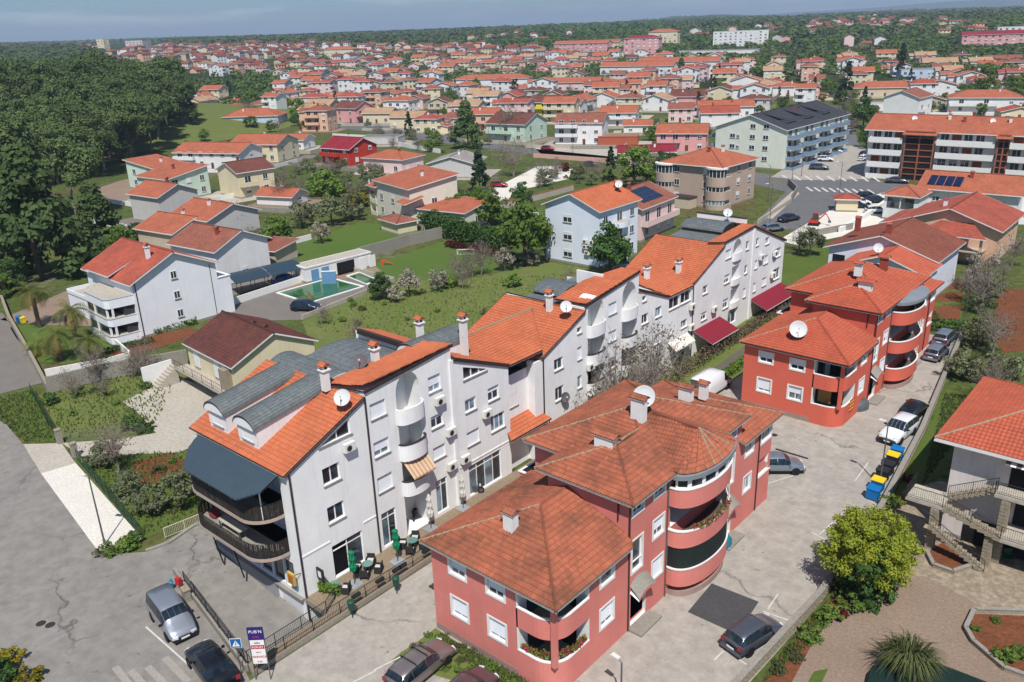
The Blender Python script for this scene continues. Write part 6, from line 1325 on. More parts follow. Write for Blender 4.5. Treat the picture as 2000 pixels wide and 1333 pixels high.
def bin_(loc, body, lid, label, s=1., rz=0):
    e = empty('wheelie_bin', loc, rz, label, 'bin', 'wheeled bins', s); b = MB(); b.prism([(-.5, -.36), (.5, -.36), (.5, .36), (-.5, .36)], .12, 1.05, body); b.box(-.52, .52, -.38, .38, 1.0, 1.06, body); b.build('container', e)
    l = MB(); l.prism([(-.56, -.42), (.56, -.42), (.56, .42), (-.56, .42)], 1.07, [1.1, 1.1, 1.26, 1.26], lid); l.build('lid', e)
    for x in (-.4, .4):
        for y in (-.28, .28): w = MB(); w.tube((x - .03, y, .08), (x + .03, y, .08), .08, TYRE, 8); w.build('wheel', e)
for px, py, bd, ld, lab in ((1704, 975, BB, BB, 'blue wheeled bin nearest the bright green tree'), (1713, 958, BB, BY, 'bin with a yellow lid right behind the nearest blue bin'), (1722, 938, BK, BK, 'nearer of the two big black bins'), (1732, 925, BK, BK, 'farther of the two big black bins'), (1742, 908, BK, BY, 'bin with a yellow lid next to the far blue bin'), (1750, 896, BB, BB, 'blue bin farthest along the stone wall'), (38, 630, BB, BB, 'blue bin by the palm garden gate'), (46, 632, BY, BY, 'yellow bin by the palm garden gate')): bin_(at(px, py), bd, ld, lab, .95 if px > 100 else .8, -.05)
def lamp(loc, h, az, label, arm=1.0, group='street lamps'):
    e = empty('street_lamp', loc, math.radians(az), label, 'street lamp', group); p = MB(); p.tube((0, 0, 0), (0, 0, h), .075, METAL, 8, .05); p.tube((0, 0, 0), (0, 0, .5), .11, METAL, 8); p.build('pole', e)
    a = MB(); a.tube((0, 0, h - .02), (arm, 0, h + .15), .035, METAL, 6); a.build('arm', e); q = MB(); q.prism([(arm - .1, -.12), (arm + .5, -.16), (arm + .5, .16), (arm - .1, .12)], h + .1, [h + .22, h + .17, h + .17, h + .22], ACW); q.build('lamp_head', e); return e
lamp(at(1718, 950), 6.0, 170, 'grey street lamp beside the black bins', .3); lamp(at(205, 1064), 6.2, 200, 'grey street lamp at the edge of the white ramp apron', .4); lamp(at(1213, 1372), 3.0, 170, 'lamp head showing at the bottom edge of the photo', .3)
for px, py, h, lab in ((1503, 440, 8, 'lamp post at the bend of the upper street'), (1500, 395, 8, 'lamp post beside the brown apartment house'), (763, 215, 8, 'tall pole in front of the blossom trees'), (956, 300, 9, 'tall pole right of the big town cedar'), (1119, 300, 9, 'tall pole before the white three storey house'), (1314, 330, 10, 'tall pole beside the pink two storey house'), (1565, 345, 8, 'lamp post at the crossing'), (1637, 400, 9, 'lamp post beside the kiosk'), (1547, 352, 7, 'short lamp post at the upper car park'), (1040, 330, 9, 'pole at the gravel yard gate')): lamp(at(px, py), h, 200, lab, .8, 'poles along the upper roads')
# street sign and banner, umbrellas and cafe furniture
def text(s, size, mat, parent, mt, name='lettering', ext=.006):
    c = bpy.data.curves.new(name, 'FONT'); c.body = s; c.size = size; c.align_x = 'CENTER'; c.align_y = 'CENTER'; c.extrude = ext; c.materials.append(mat); c.resolution_u = 3
    o = link(name, c, None); bpy.context.view_layer.update(); me = bpy.data.meshes.new_from_object(o.evaluated_get(bpy.context.evaluated_depsgraph_get())); bpy.data.objects.remove(o)
    o = link(name, me, parent); o.matrix_local = mt; return o
NAVY = M('navy_print', (48, 34, 112), k=.9); BLUES = M('sign_blue', (24, 104, 180), k=.85, rough=.4); REDP = M('red_print', (196, 36, 70), k=.9); MAG = M('magenta_print', (200, 50, 130), k=.9)
bn = empty('advertising_sign', (0, 0, 0), 0, 'tall advertising board with a purple top and red lettering by the black railing', 'sign')
A = at(513, 1318, 0.0); bn.location = A; bn.rotation_euler.z = math.radians(42)
b = MB(); b.box(-.5, -.44, -.03, .03, -.4, 3.5, METAL); b.box(.44, .5, -.03, .03, -.4, 3.5, METAL); b.build('frame', bn)
b = MB(); b.box(-.44, .44, -.03, .0, .9, 2.75, WHITE2); b.build('board', bn); b = MB(); b.box(-.5, .5, -.05, .02, 2.76, 3.7, NAVY); b.build('top_board', bn)
b = MB(); b.box(-.42, .42, -.036, -.031, 2.05, 2.35, REDP); b.build('red_band', bn)
R90 = Matrix.Rotation(math.pi / 2, 4, 'X')
for s_, z, sz, m in (('PUB’N', 3.38, .3, WHITE2), ('pizza', 3.0, .2, MAG), ('POPUST', 2.19, .2, WHITE2), ('NON', 2.52, .16, NAVY), ('MARNICA', 1.45, .22, REDP), ('servis', 1.82, .13, REDP), ('0-24', 1.08, .16, REDP)): 
    text(s_, sz, m, bn, Matrix.Translation((0, -.055, z)) @ R90)
sg = empty('pedestrian_crossing_sign', at(472, 1318), math.radians(42), 'square blue pedestrian crossing sign with a white triangle', 'sign'); b = MB(); b.tube((0, .04, 0), (0, .04, 2.9), .035, METAL); b.build('post', sg); b = MB(); b.box(-.36, .36, -.02, .0, 2.15, 2.87, WHITE2); b.box(-.33, .33, -.026, -.021, 2.18, 2.84, BLUES); b.build('sign_plate', sg)
b = MB(); b.face([(-.25, -.03, 2.27), (.25, -.03, 2.27), (0, -.03, 2.74)], WHITE2); b.build('triangle', sg); b = MB()
for q in ([(-.02, 2.62), (.02, 2.62), (.02, 2.66), (-.02, 2.66)], [(-.03, 2.45), (.03, 2.45), (.02, 2.6), (-.02, 2.6)], [(-.08, 2.32), (-.05, 2.32), (.0, 2.46), (-.02, 2.46)], [(.08, 2.32), (.05, 2.32), (.0, 2.46), (.03, 2.46)]): b.face([(x, -.034, z) for x, z in q], BLACKM)
b.build('walking_figure', sg)
def parasol(loc, m, label, h=3.1):
    e = empty('closed_parasol', loc, 0, label, 'parasol', 'closed parasols'); b = MB(); n = 14; prof = [(.05, 1.1), (.2, 1.25), (.24, 1.6), (.15, 1.9), (.22, 2.25), (.16, 2.5), (.2, 2.8), (.08, h), (0, h + .1)]; r = random.Random(int(loc[1] * 10))
    for k in range(len(prof) - 1):
        (r0, z0), (r1, z1) = prof[k], prof[k + 1]
        for i in range(n):
            f = lambda i: 1 + .28 * (i % 2)
            a0, a1 = 2 * math.pi * i / n, 2 * math.pi * (i + 1) / n; g = lambda rr, a, z, i: (rr * f(i % n) * math.cos(a + z), rr * f(i % n) * math.sin(a + z), z)
            b.face([g(r0, a0, z0, i), g(r0, a1, z0, i + 1), g(r1, a1, z1, i + 1), g(r1, a0, z1, i)], m)
    b.build('canopy', e); p = MB(); p.tube((0, 0, 0), (0, 0, h), .035, METAL); p.build('pole', e); q = MB(); q.prism([(-.5, -.5), (.5, -.5), (.5, .5), (-.5, .5)], 0, .08, BASE); q.build('base', e)
GRN = M('green_canvas', (20, 140, 96), (14, 118, 80), k=.8, scale=5); WCV = M('white_canvas', (222, 218, 212), (200, 196, 190), k=.85, scale=4)
T0 = .012
for px, py, m, lab, h in ((693, 1142, GRN, 'closed green parasol nearest the white building corner', 2.9), (777, 1098, GRN, 'closed green parasol farther along the terrace', 2.9), (842, 1034, WCV, 'closed white parasol in front of the dark passage', 3.2), (905, 994, WCV, 'closed white parasol beside the long shop front', 3.2)):
    p = at(px, py, T0); p.x = min(p.x, -41.9); parasol(p, m, lab, h)
WICK = M('dark_wicker', (40, 42, 42), (58, 60, 58), k=.8, scale=12, fine=40); GT = M('glass_table', (110, 150, 140), k=.8, rough=.1, spec=.8)
def cafe_chair(loc, rz, label, grp='wicker cafe chairs'):
    e = empty('cafe_chair', loc, rz, label, 'chair', grp); b = MB(); b.box(-.28, .28, -.26, .26, .36, .42, WICK); b.build('seat', e); b = MB(); b.box(-.3, .3, .24, .31, .3, .86, WICK); b.build('backrest', e)
    for s in (-1, 1):
        b = MB(); b.box(s * .31 - .03, s * .31 + .03, -.26, .28, .1, .62, WICK); b.build('armrest', e)
        for y in (-.22, .24): l = MB(); l.box(s * .26 - .02, s * .26 + .02, y - .02, y + .02, 0, .36, WICK); l.build('leg', e)
    c = MB(); c.box(-.25, .25, -.24, .22, .42, .48, WCV); c.build('cushion', e)
for ti, (px, py) in enumerate(((718, 1108), (806, 1062), (654, 1148))):
    c_ = at(px, py, T0 + .4); c_.z = T0; nm = ['between the green parasols', 'right of the farther parasol', 'near the ramp railing'][ti]
    e = empty('cafe_table', c_, 0, 'round glass topped cafe table ' + nm, 'table', 'cafe tables'); b = MB(); b.lathe([(0, .74), (.42, .74), (.42, .7), (0, .7)], (0, 0, 0), GT, 20); b.build('table_top', e); b = MB(); b.tube((0, 0, .05), (0, 0, .7), .06, WICK); b.lathe([(0, .05), (.3, .03), (.3, 0)], (0, 0, 0), WICK, 14); b.build('pedestal', e)
    for k in range(4 if ti < 2 else 1):
        a = math.radians([35, 125, 215, 305][k]); d = Vector((math.cos(a), math.sin(a), 0)) * .82; cafe_chair(c_ + d, a - math.pi / 2, 'wicker chair %s of the table %s' % (['far right', 'far left', 'near left', 'near right'][k], nm))
for i, (px, py) in enumerate(((683, 1195), (770, 1148))):
    e = empty('litter_bin', at(px, py, 0) + Vector((.25, 0, 0)), 0, 'dark green litter bin hung on the terrace railing, %s one' % ('nearer' if i == 0 else 'farther'), 'litter bin', 'litter bins on the railing'); b = MB(); b.lathe([(.2, .35), (.26, .95), (.28, .95), (.28, 1.0), (.2, 1.06), (0, 1.1)], (0, 0, 0), BG, 14); b.build('container', e); b = MB(); b.tube((0, 0, -.4), (0, 0, .36), .04, BG); b.build('post', e)
for i in range(6):
    y = [28.8, 31.0, 32.6, 33.2, 35.6, 39][i]; b = MB(); b.box(-.35, .35, -.12, .12, 0, .22, BLACKM); o = b.build('planter_box', None, label='empty black planter box hung on the terrace railing, number %s from the street' % ['one', 'two', 'three', 'four', 'five', 'six'][i], cat='planter', group='planter boxes on the railing'); o.location = (-41.15, y, .72); o.rotation_euler.z = math.pi / 2
IVY = hedge([(-42.9, 28.6), (-44.5, 28.0)], .3, 1.0, 'green', 'leafy green screen on the railing at the cafe corner', .14, 260, z=0, world=True)
hy = empty('fire_hydrant', at(337, 1152), 0, 'blue fire hydrant by the grey wall', 'hydrant'); b = MB(); b.lathe([(.14, 0), (.14, .06), (.09, .08), (.1, .55), (.16, .6), (.16, .7), (.1, .78), (.09, .95), (.05, 1.0), (0, 1.02)], (0, 0, 0), M('hydrant_blue', (60, 150, 180), k=.8, rough=.5), 14); b.build('body', hy); b = MB(); b.tube((-.24, 0, .65), (.24, 0, .65), .06, MATS['hydrant_blue'], 8); b.build('outlet', hy)
rb_ = empty('post_box', at(352, 1152), .3, 'red box on the grey wall behind the hydrant', 'box'); b = MB(); b.box(-.2, .2, -.15, .15, .45, 1.05, M('box_red', (200, 52, 48), k=.85)); b.build('body', rb_); b = MB(); b.tube((0, 0, 0), (0, 0, .46), .04, METAL); b.build('post', rb_)
cb = empty('utility_cabinet', at(366, 1172), -.15, 'pale grey utility cabinet between the hydrant and the railing', 'cabinet'); b = MB(); b.box(-.35, .35, -.22, .22, 0, .95, CONC); b.build('body', cb); b = MB(); b.box(-.4, .4, -.27, .27, .95, 1.02, STONE); b.build('top', cb)
# excavator
EXR = M('excavator_red', (206, 60, 40), k=.85, rough=.45); ex = empty('mini_excavator', at(1590, 440), .2, 'small red excavator beside the grey wall of the upper street', 'excavator')
for s in (-1, 1): b = MB(); b.box(-1.0, 1.0, s * .75 - .2, s * .75 + .2, 0, .5, TYRE); b.build('track', ex)
b = MB(); b.box(-.9, .7, -.8, .8, .55, 1.15, EXR); b.build('body', ex); b = MB(); b.box(-.3, .8, -.7, .15, 1.15, 2.4, CGLASS); b.box(-.35, .85, -.75, .2, 2.4, 2.5, EXR); b.build('cab', ex)
b = MB(); b.tube((.7, .4, 1.1), (1.9, .4, 2.4), .13, EXR); b.build('boom', ex); b = MB(); b.tube((1.9, .4, 2.4), (2.7, .4, 1.2), .1, EXR); b.build('dipper_arm', ex); b = MB(); b.prism([(2.5, .15), (3.0, .15), (3.0, .65), (2.5, .65)], .6, [1.2, .9, .9, 1.2], METAL); b.build('bucket', ex)
# goal frame, slide, swing, green play frame
gf = empty('football_goal', at(893, 497), .6, 'small white goal frame lying on the football lawn', 'goal'); b = MB()
for a, c in (((0, 0, 0), (3, 0, 0)), ((3, 0, 0), (3, 2, .3)), ((3, 2, .3), (0, 2, .3)), ((0, 2, .3), (0, 0, 0)), ((0, 0, 0), (0, 0, .9)), ((3, 0, 0), (3, 0, .9)), ((0, 0, .9), (3, 0, .9)), ((0, 0, .9), (0, 2, .3)), ((3, 0, .9), (3, 2, .3))): b.tube(a, c, .05, WHITE2, 5)
b.build('frame', gf)
sl_ = empty('garden_slide', at(749, 518), .9, 'small red plastic slide on the football lawn', 'slide'); b = MB(); b.prism([(0, -.25), (1.6, -.25), (1.6, .25), (0, .25)], [.8, .05, .05, .8], [.9, .12, .12, .9], M('slide_red', (222, 78, 50), k=.9)); b.build('chute', sl_); b = MB(); b.box(-.3, 0, -.22, .22, 0, .9, MATS['slide_red']); b.build('ladder', sl_)
sw = empty('play_frame', at(365, 290), 0, 'green climbing frame on the sandy ground by the wood', 'play frame'); b = MB(); GP = M('play_green', (30, 150, 70), k=.8)
for a, c in (((-1.6, -1.4, 0), (0, 0, 3.4)), ((1.6, -1.4, 0), (0, 0, 3.4)), ((1.6, 1.4, 0), (0, 0, 3.4)), ((-1.6, 1.4, 0), (0, 0, 3.4))): b.tube(a, c, .14, GP, 6)
b.build('frame', sw); b = MB(); b.box(-.9, .9, -.8, .8, 1.3, 1.5, GP); b.build('platform', sw)
sg2 = empty('swing_frame', at(1022, 440), .5, 'white metal swing frame on the lawn behind the hedge', 'swing'); b = MB()
for x in (0, 3.2):
    for y in (-.8, .8): b.tube((x, y, 0), (x, 0, 2.6), .05, WHITE2, 5)
b.tube((0, 0, 2.6), (3.2, 0, 2.6), .06, WHITE2, 5); b.build('frame', sg2)
# flower troughs and laundry on the balconies
FL = leafmat('pink_flowers', (206, 60, 110), (200, 40, 50), k=.8); LM['flower'] = FL; r = random.Random(4)
def trough(pts, n, label, mats=('green', 'yellow', 'flower'), leaf=.12, h=.35):
    mb = MB(); o = Vector(pts[0])
    for a, c in zip(pts, pts[1:]):
        a, c = Vector(a), Vector(c)
        for i in range(int(n / (len(pts) - 1))):
            p = a.lerp(c, r.random()) + Vector((r.uniform(-.18, .18), r.uniform(-.18, .18), r.random() * h)); leaves(mb, [p - o], leaf, LM[r.choice(mats)], r)
    q = mb.build('flower_trough', None, label=label, cat='flowers'); q.location = o
trough([(-27.8, 31.25, 1.75), (-26.6, 31.35, 1.75), (-25.6, 32.0, 1.75), (-25.2, 33, 1.75), (-25.2, 34.3, 1.75)], 900, 'leafy planting along the lower corner loggia of the nearest red house')
trough([(-23.6, 44.6, 5.15), (-23.1, 45.8, 5.15), (-23.0, 47.5, 5.15), (-23.3, 49.2, 5.15)], 420, 'potted flowers along the middle tower balcony', ('green', 'flower', 'yellow', 'drypalm'))
b = MB(); Y_ = M('yellow_towel', (232, 190, 60), k=.9); R2 = M('red_towel', (190, 60, 40), k=.9)
for i in range(7): b.box(-24.98, -24.94, 78.6 + .02, 79.6, 1.75 - i * .2, 1.92 - i * .2, Y_ if i % 2 else R2)
b.build('striped_towel', None, label='yellow and red striped towel over the loggia parapet of the farther red house', cat='towel')
b = MB(); b.box(-27.7, -26.4, 76.6 + .5, 76.6 + .54, 1.7, 3.4, M('bamboo_blind', (190, 150, 80), (160, 122, 62), k=.8, fine=20)); b.build('bamboo_blind', None, label='bamboo blind in the lower corner loggia of the farther red house', cat='blind')
for i, (x, y, z, m, lab) in enumerate(((-46.9, 25.6, 3.7, WCV, 'pile of white laundry on the lower curved balcony'), (-54.2, 26.0, 3.7, M('dark_red_cloth', (130, 50, 56)), 'red and black pushchair on the lower curved balcony'), (-46.4, 26.2, 6.8, M('pale_pink_cloth', (220, 180, 184)), 'pink and white cushions on the upper curved balcony'))): blob('balcony_clutter', (x, y, z), (.55, .35, .6), m, lab, 'laundry' if i != 1 else 'pushchair', i + 3)
e = empty('balcony_table', (-50.8, 25.7, 3.6), 0, 'long tan table on the lower curved balcony', 'table'); b = MB(); b.box(-1.8, 1.2, -.35, .35, .7, .76, CRETE); b.build('table_top', e)
for x in (-1.6, 1.0):
    for y in (-.28, .28): b = MB(); b.box(x - .04, x + .04, y - .04, y + .04, 0, .7, METAL); b.build('leg', e)
SHIELD = M('shield_gold', (206, 176, 96), k=.85); sh = empty('hanging_sign', (-45.4, 26.5, .9), 0, 'golden shield shaped beer sign at the corner of the white building', 'sign'); b = MB(); b.prism([(-.42, 0), (-.3, 0), (.3, 0), (.42, 0)], 0, 0, SHIELD) if False else b.box(-.4, .4, -.08, .08, .25, 1.2, SHIELD); b.prism([(-.4, -.08), (.4, -.08), (.4, .08), (-.4, .08)], [.25 - .0] * 4, [.25] * 4, SHIELD, cap=False); b.build('plate', sh); b = MB(); b.box(-.27, .27, -.1, -.085, .4, 1.05, M('shield_orange', (190, 110, 40), k=.85)); b.build('emblem', sh); b = MB(); b.tube((.3, 0, 1.1), (.7, .35, 1.3), .03, BLACKM); b.build('bracket', sh)
dp = empty('projecting_sign', (-44.55, 28.1, 1.2), 0, 'small black projecting sign with a white emblem beside the cafe door', 'sign'); b = MB(); b.box(0, .75, -.06, .06, 0, .9, BLACKM); b.build('plate', dp); b = MB(); b.box(.2, .55, -.075, -.065, .2, .7, WHITE2); b.build('emblem', dp)
# ---------------------------------------------------------------- neighbouring houses
WALLC = {'white': (232, 232, 230), 'cream': (224, 212, 178), 'beige': (206, 190, 166), 'grey': (200, 198, 194), 'pink': (226, 168, 166), 'palepink': (234, 206, 202), 'yellow': (226, 216, 64), 'mint': (200, 222, 204), 'peach': (228, 184, 154), 'brick': (176, 92, 66), 'red': (190, 58, 46), 'stone': (196, 182, 160), 'blue': (190, 206, 226), 'brown': (188, 166, 150), 'ochre': (222, 188, 110), 'palegreen': (222, 228, 212), 'lilac': (214, 206, 224)}
def wmat(c): return M('render_' + c, WALLC[c], [v * .95 for v in WALLC[c]], k=.92, streak=.3, scale=.4)
ROOFC = {'orange': ((200, 114, 82), (180, 96, 68), (136, 84, 66)), 'red': ((188, 94, 72), (168, 80, 62), (122, 68, 58)), 'rust': ((172, 104, 82), (146, 84, 66), (104, 72, 62)), 'brown': ((136, 78, 64), (112, 64, 56), (78, 54, 50)), 'tan': ((206, 168, 130), (186, 146, 112), (150, 118, 96)), 'dark': ((70, 72, 80), (58, 60, 68), (44, 46, 52)), 'wine': ((160, 40, 56), (146, 34, 48), (110, 32, 44)), 'greyr': ((172, 168, 160), (154, 150, 142), (120, 116, 110))}
def rmat(c, geo=False):
    a, b_, d = ROOFC[c]; return roofmat('tiles_%s%s' % (c, '_near' if geo else ''), [v + (255 - v) * .04 for v in a], [v + (255 - v) * .03 for v in b_], d, .6, .3, .4, geo)
HW = {}
def simple_win(w, h, shut=0, door=False):
    k = (round(w, 1), round(h, 1), shut, door)
    if k in HW: return HW[k]
    b = MB(); t = .08; b.box(-t, w + t, -.05, .0, -t, 0, WHITE2); b.box(-t, w + t, -.05, .0, h, h + t, WHITE2); b.box(-t, 0, -.048, 0, 0, h, WHITE2); b.box(w, w + t, -.048, 0, 0, h, WHITE2); b.box(w / 2 - .04, w / 2 + .04, -.04, .0, 0, h, WHITE2); b.box(-.12, w + .12, -.14, .0, -.14, -t, CONC)
    g = MB(); g.face([(0, -.012, 0), (w, -.012, 0), (w, -.012, h), (0, -.012, h)], GLASS)
    if shut: g.box(.02, w - .02, -.035, -.014, h * (1 - shut), h, SHUT)
    HW[k] = (b.mesh('window'), g.mesh('pane')); return HW[k]
def put_win(root, X, u, v, w, h, shut=0, sub=True):
    f, g = simple_win(w, h, shut); o = link('window', f, root); o.matrix_local = X @ Matrix.Translation((u, 0, v)); link('pane', g, o); return o
def house(label, org, ang, w, d, h, roof='gable', ridge_='x', rise=2.2, wall='white', rm='orange', front=(3, 2), side=(2, 2), left=(0, 0), back=(0, 0), relief=False, ov=.55, chim=1, name='house', cat='house', group=None, balcony=None, door=True, base=GZ, ww=1.2, z0w=1.2, fh=2.9, wallm=None, roofm=None, seed=1, th=.16):
    """org: ground corner left of the front; front faces local -y, right side faces local +x"""
    r = random.Random(int(abs(org[0] * 7 + org[1] * 3)) + seed); e = empty(name, (org[0], org[1], base), math.radians(ang), label, cat, group); wm = wallm or wmat(wall); rm_ = roofm or rmat(rm, relief)
    def top(x, y):
        if roof == 'flat': return h
        if roof == 'gable': return h + rise * (1 - abs((y - d / 2) / (d / 2))) if ridge_ == 'x' else h + rise * (1 - abs((x - w / 2) / (w / 2)))
        if roof == 'mono': return h + rise * y / d if ridge_ == 'x' else h + rise * (1 - x / w)
        return h
    b = MB()
    for (x0, y0, x1, y1) in ((0, 0, w, 0), (w, 0, w, d), (w, d, 0, d), (0, d, 0, 0)):
        mx, my = (x0 + x1) / 2, (y0 + y1) / 2; P = [(x0, y0, -.3), (x1, y1, -.3), (x1, y1, top(x1, y1)), (mx, my, top(mx, my)), (x0, y0, top(x0, y0))]; b.face(P, wm)
    b.box(-.04, w + .04, -.04, d + .04, -.3, .35, CONC); b.build('wall', e)
    k = rise / (d / 2 if ridge_ == 'x' else w / 2) if roof == 'gable' else 0; dz = k * ov; L0, L1, D0, D1 = -ov, w + ov, -ov, d + ov
    def rp(pts): mb = MB(); roof_plane(mb, pts, rm_, relief, .3, .38, .045, th, WHITE2); return mb.build('roof', e)
    if roof == 'gable' and ridge_ == 'x': rp([(L0, D0, h - dz + .05), (L1, D0, h - dz + .05), (L1, d / 2, h + rise + .05), (L0, d / 2, h + rise + .05)]); rp([(L1, D1, h - dz + .05), (L0, D1, h - dz + .05), (L0, d / 2, h + rise + .05), (L1, d / 2, h + rise + .05)])
    elif roof == 'gable': rp([(L1, D0, h - dz + .05), (L1, D1, h - dz + .05), (w / 2, D1, h + rise + .05), (w / 2, D0, h + rise + .05)]); rp([(L0, D1, h - dz + .05), (L0, D0, h - dz + .05), (w / 2, D0, h + rise + .05), (w / 2, D1, h + rise + .05)])
    elif roof == 'hip':
        m = min(w, d) / 2 + ov; H = h + rise; k = rise / m
        if w >= d: A, B = (L0 + m, d / 2, H), (L1 - m, d / 2, H); rp([(L0, D0, h), (L1, D0, h), B, A]); rp([(L1, D1, h), (L0, D1, h), A, B]); rp([(L1, D0, h), (L1, D1, h), B]); rp([(L0, D1, h), (L0, D0, h), A])
        else: A, B = (w / 2, D0 + m, H), (w / 2, D1 - m, H); rp([(L1, D0, h), (L1, D1, h), B, A]); rp([(L0, D1, h), (L0, D0, h), A, B]); rp([(L0, D0, h), (L1, D0, h), A]); rp([(L1, D1, h), (L0, D1, h), B])
        q = MB(); 
        for c in ((L0, D0), (L1, D0)): ridge(q, (*c, h + .05), min((A, B), key=lambda s: (s[0] - c[0]) ** 2 + (s[1] - c[1]) ** 2), MORTAR if relief else rm_, .1, 1.2)
        q.build('ridge_tiles', e)
    elif roof == 'mono':
        if ridge_ == 'x': rp([(L0, D0, h - rise * ov / d + .05), (L1, D0, h - rise * ov / d + .05), (L1, D1, h + rise * (1 + ov / d) + .05), (L0, D1, h + rise * (1 + ov / d) + .05)])
        else: rp([(L1, D0, h - rise * ov / w), (L1, D1, h - rise * ov / w), (L0, D1, h + rise * (1 + ov / w)), (L0, D0, h + rise * (1 + ov / w))])
    else: q = MB(); q.box(-.1, w + .1, -.1, d + .1, h, h + .25, wm); q.box(.15, w - .15, .15, d - .15, h + .2, h + .26, rm_); q.build('roof', e)
    if roof == 'gable': q = MB(); (ridge(q, (L0, d / 2, h + rise + .08), (L1, d / 2, h + rise + .08), rm_, .13, 2) if ridge_ == 'x' else ridge(q, (w / 2, D0, h + rise + .08), (w / 2, D1, h + rise + .08), rm_, .13, 2)); q.build('ridge_tiles', e)
    for nm, (n, fl), X, L in (('front', front, Matrix.Identity(4), w), ('side', side, Matrix.Translation((w, 0, 0)) @ Matrix.Rotation(math.pi / 2, 4, 'Z'), d), ('left', left, Matrix.Translation((0, d, 0)) @ Matrix.Rotation(-math.pi / 2, 4, 'Z'), d), ('back', back, Matrix.Translation((w, d, 0)) @ Matrix.Rotation(math.pi, 4, 'Z'), w)):
        for j in range(fl):
            for i in range(n):
                u = L * (i + .5) / n - ww / 2; v = z0w + j * fh
                if v + 1.3 > h + (rise * .4 if roof == 'gable' else 0): continue
                if balcony and nm == balcony[0] and j >= 1 and balcony[1] <= i < balcony[2]: put_win(e, X, u - .1, v - .9, ww + .4, 2.1, 0); continue
                if j == 0 and i == n // 2 and door and nm == 'front':
                    q = MB(); q.box(0, .95, -.05, 0, 0, 2.1, M('brown_door', (104, 66, 44))); o = q.build('door', e); o.matrix_local = X @ Matrix.Translation((u, 0, .0)); continue
                put_win(e, X, u, v, ww, 1.25, r.choice([0, 0, 0, .35, .6, .98]))
        if balcony and nm == balcony[0]:
            for j in range(1, fl):
                a, c = L * balcony[1] / n + .2, L * balcony[2] / n - .2; v = z0w + j * fh - 1.05; q = MB(); q.box(a, c, -1.3, 0, v - .18, v, wm); bo = q.build('balcony', e); bo.matrix_local = X
                q = MB(); q.box(a, c, -1.3, -1.2, v, v + .95, wm); q.box(a, a + .1, -1.2, 0, v, v + .95, wm); q.box(c - .1, c, -1.2, 0, v, v + .95, wm); q.build('parapet', bo)
    for i in range(chim):
        x, y = w * r.uniform(.3, .7), d * r.uniform(.3, .6); z = top(x, y) if roof != 'hip' else h + rise * .7; chimney(e, x, y, z - .4, z + 1.1, .55, .5, rm_, r.choice([WHITE2, WHITE2, M('brick_chimney', (176, 84, 62), k=.7)]), 1.4, louvre=False)
    return e
def W2(e, x, y, z): return Vector((e.location.x, e.location.y, 0)) + Matrix.Rotation(e.rotation_euler.z, 3, 'Z') @ Vector((x, y, 0)) + Vector((0, 0, z))
# big white house at the left
e = house('big white gabled house with round balcony tower behind the palms', (-123.5, 47.0), 0, 14.0, 12.4, 8.0, 'gable', 'x', 2.9, 'lilac', 'red', (0, 0), (0, 0), relief=True, chim=0, wallm=M('cool_white_render', (228, 229, 233), (219, 221, 226), k=1.0, streak=.15, scale=.4))
for v in (1.6, 4.3, 7.2): put_win(e, Matrix.Translation((14.0, 0, 0)) @ Matrix.Rotation(math.pi / 2, 4, 'Z'), 5.6, v, .75, .95)
chimney(e, 11.3, 4.2, 9.6, 11.6, .5, .5, REDT2)
mb = MB(); roof_plane(mb, [(2.5, -1.0, 8.3), (9.3, -1.0, 8.3), (8.2, 3.9, 9.75), (3.4, 3.9, 9.75)], rmat('red', True), True, .3, .38, .045, .16, WHITE2); mb.build('dormer_roof', e)
wm = MATS['cool_white_render']; b = MB()
P = [(4.0, 0), (4.4, -1.9), (6.2, -3.3), (12.7, -3.6), (13.4, -3.2), (13.9, 0)]
for z0, z1 in ((-.3, 1.1), (2.5, 3.6), (5.0, 6.3)): b = MB(); b.prism(P, z0, z1, wm, mtop=CRETE); o = b.build('balcony', e); c = MB(); c.prism([(x * 1.004 if x > 8 else x * .99, y * 1.03) for x, y in P], z1, z1 + .07, WHITE2, mtop=CRETE); c.build('coping', o)
b = MB()
for x, y in ((6.2, -3.2), (9.0, -3.45), (12.6, -3.45), (13.3, -3.0)): b.box(x - .12, x + .12, y, y + .24, 1.1, 5.0, wm)
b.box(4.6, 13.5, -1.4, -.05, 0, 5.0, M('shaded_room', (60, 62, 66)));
b.build('balcony_post', e, kind='stuff')
for z0 in (1.2, 3.7):
    for (a, c) in ((P[2], P[3]), (P[1], P[2])):
        b = MB(); A_, C_ = Vector((*a, 0)) * .985, Vector((*c, 0)) * .985; b.face([A_ + Vector((0, .1, z0)), C_ + Vector((0, .1, z0)), C_ + Vector((0, .1, z0 + 1.2)), A_ + Vector((0, .1, z0 + 1.2))], GLASS); b.build('balcony_glass', e)
b = MB(); b.box(-7.2, 4.2, -.6, 6.0, -.3, 3.0, wm); b.box(-7.3, 4.25, -.7, 6.1, 3.0, 3.08, CRETE); b.box(-7.3, -7.1, -.7, 6.1, 3.08, 3.6, wm); b.box(-7.3, 4.2, -.7, -.55, 3.08, 3.6, wm); b.build('annex', e)
b = MB(); b.box(13.9, 14.02, 11.4, 11.5, 0, 7.9, GUTTER); b.box(13.95, 14.07, .3, .42, 0, 7.9, GUTTER); b.build('downpipe', e, kind='stuff')
b = MB(); b.box(10.5, 14.0, 12.4, 14.4, -.3, 5.6, wm); b.box(10.4, 14.1, 12.35, 14.5, 5.6, 5.7, WHITE2); b.build('rear_terrace', e)
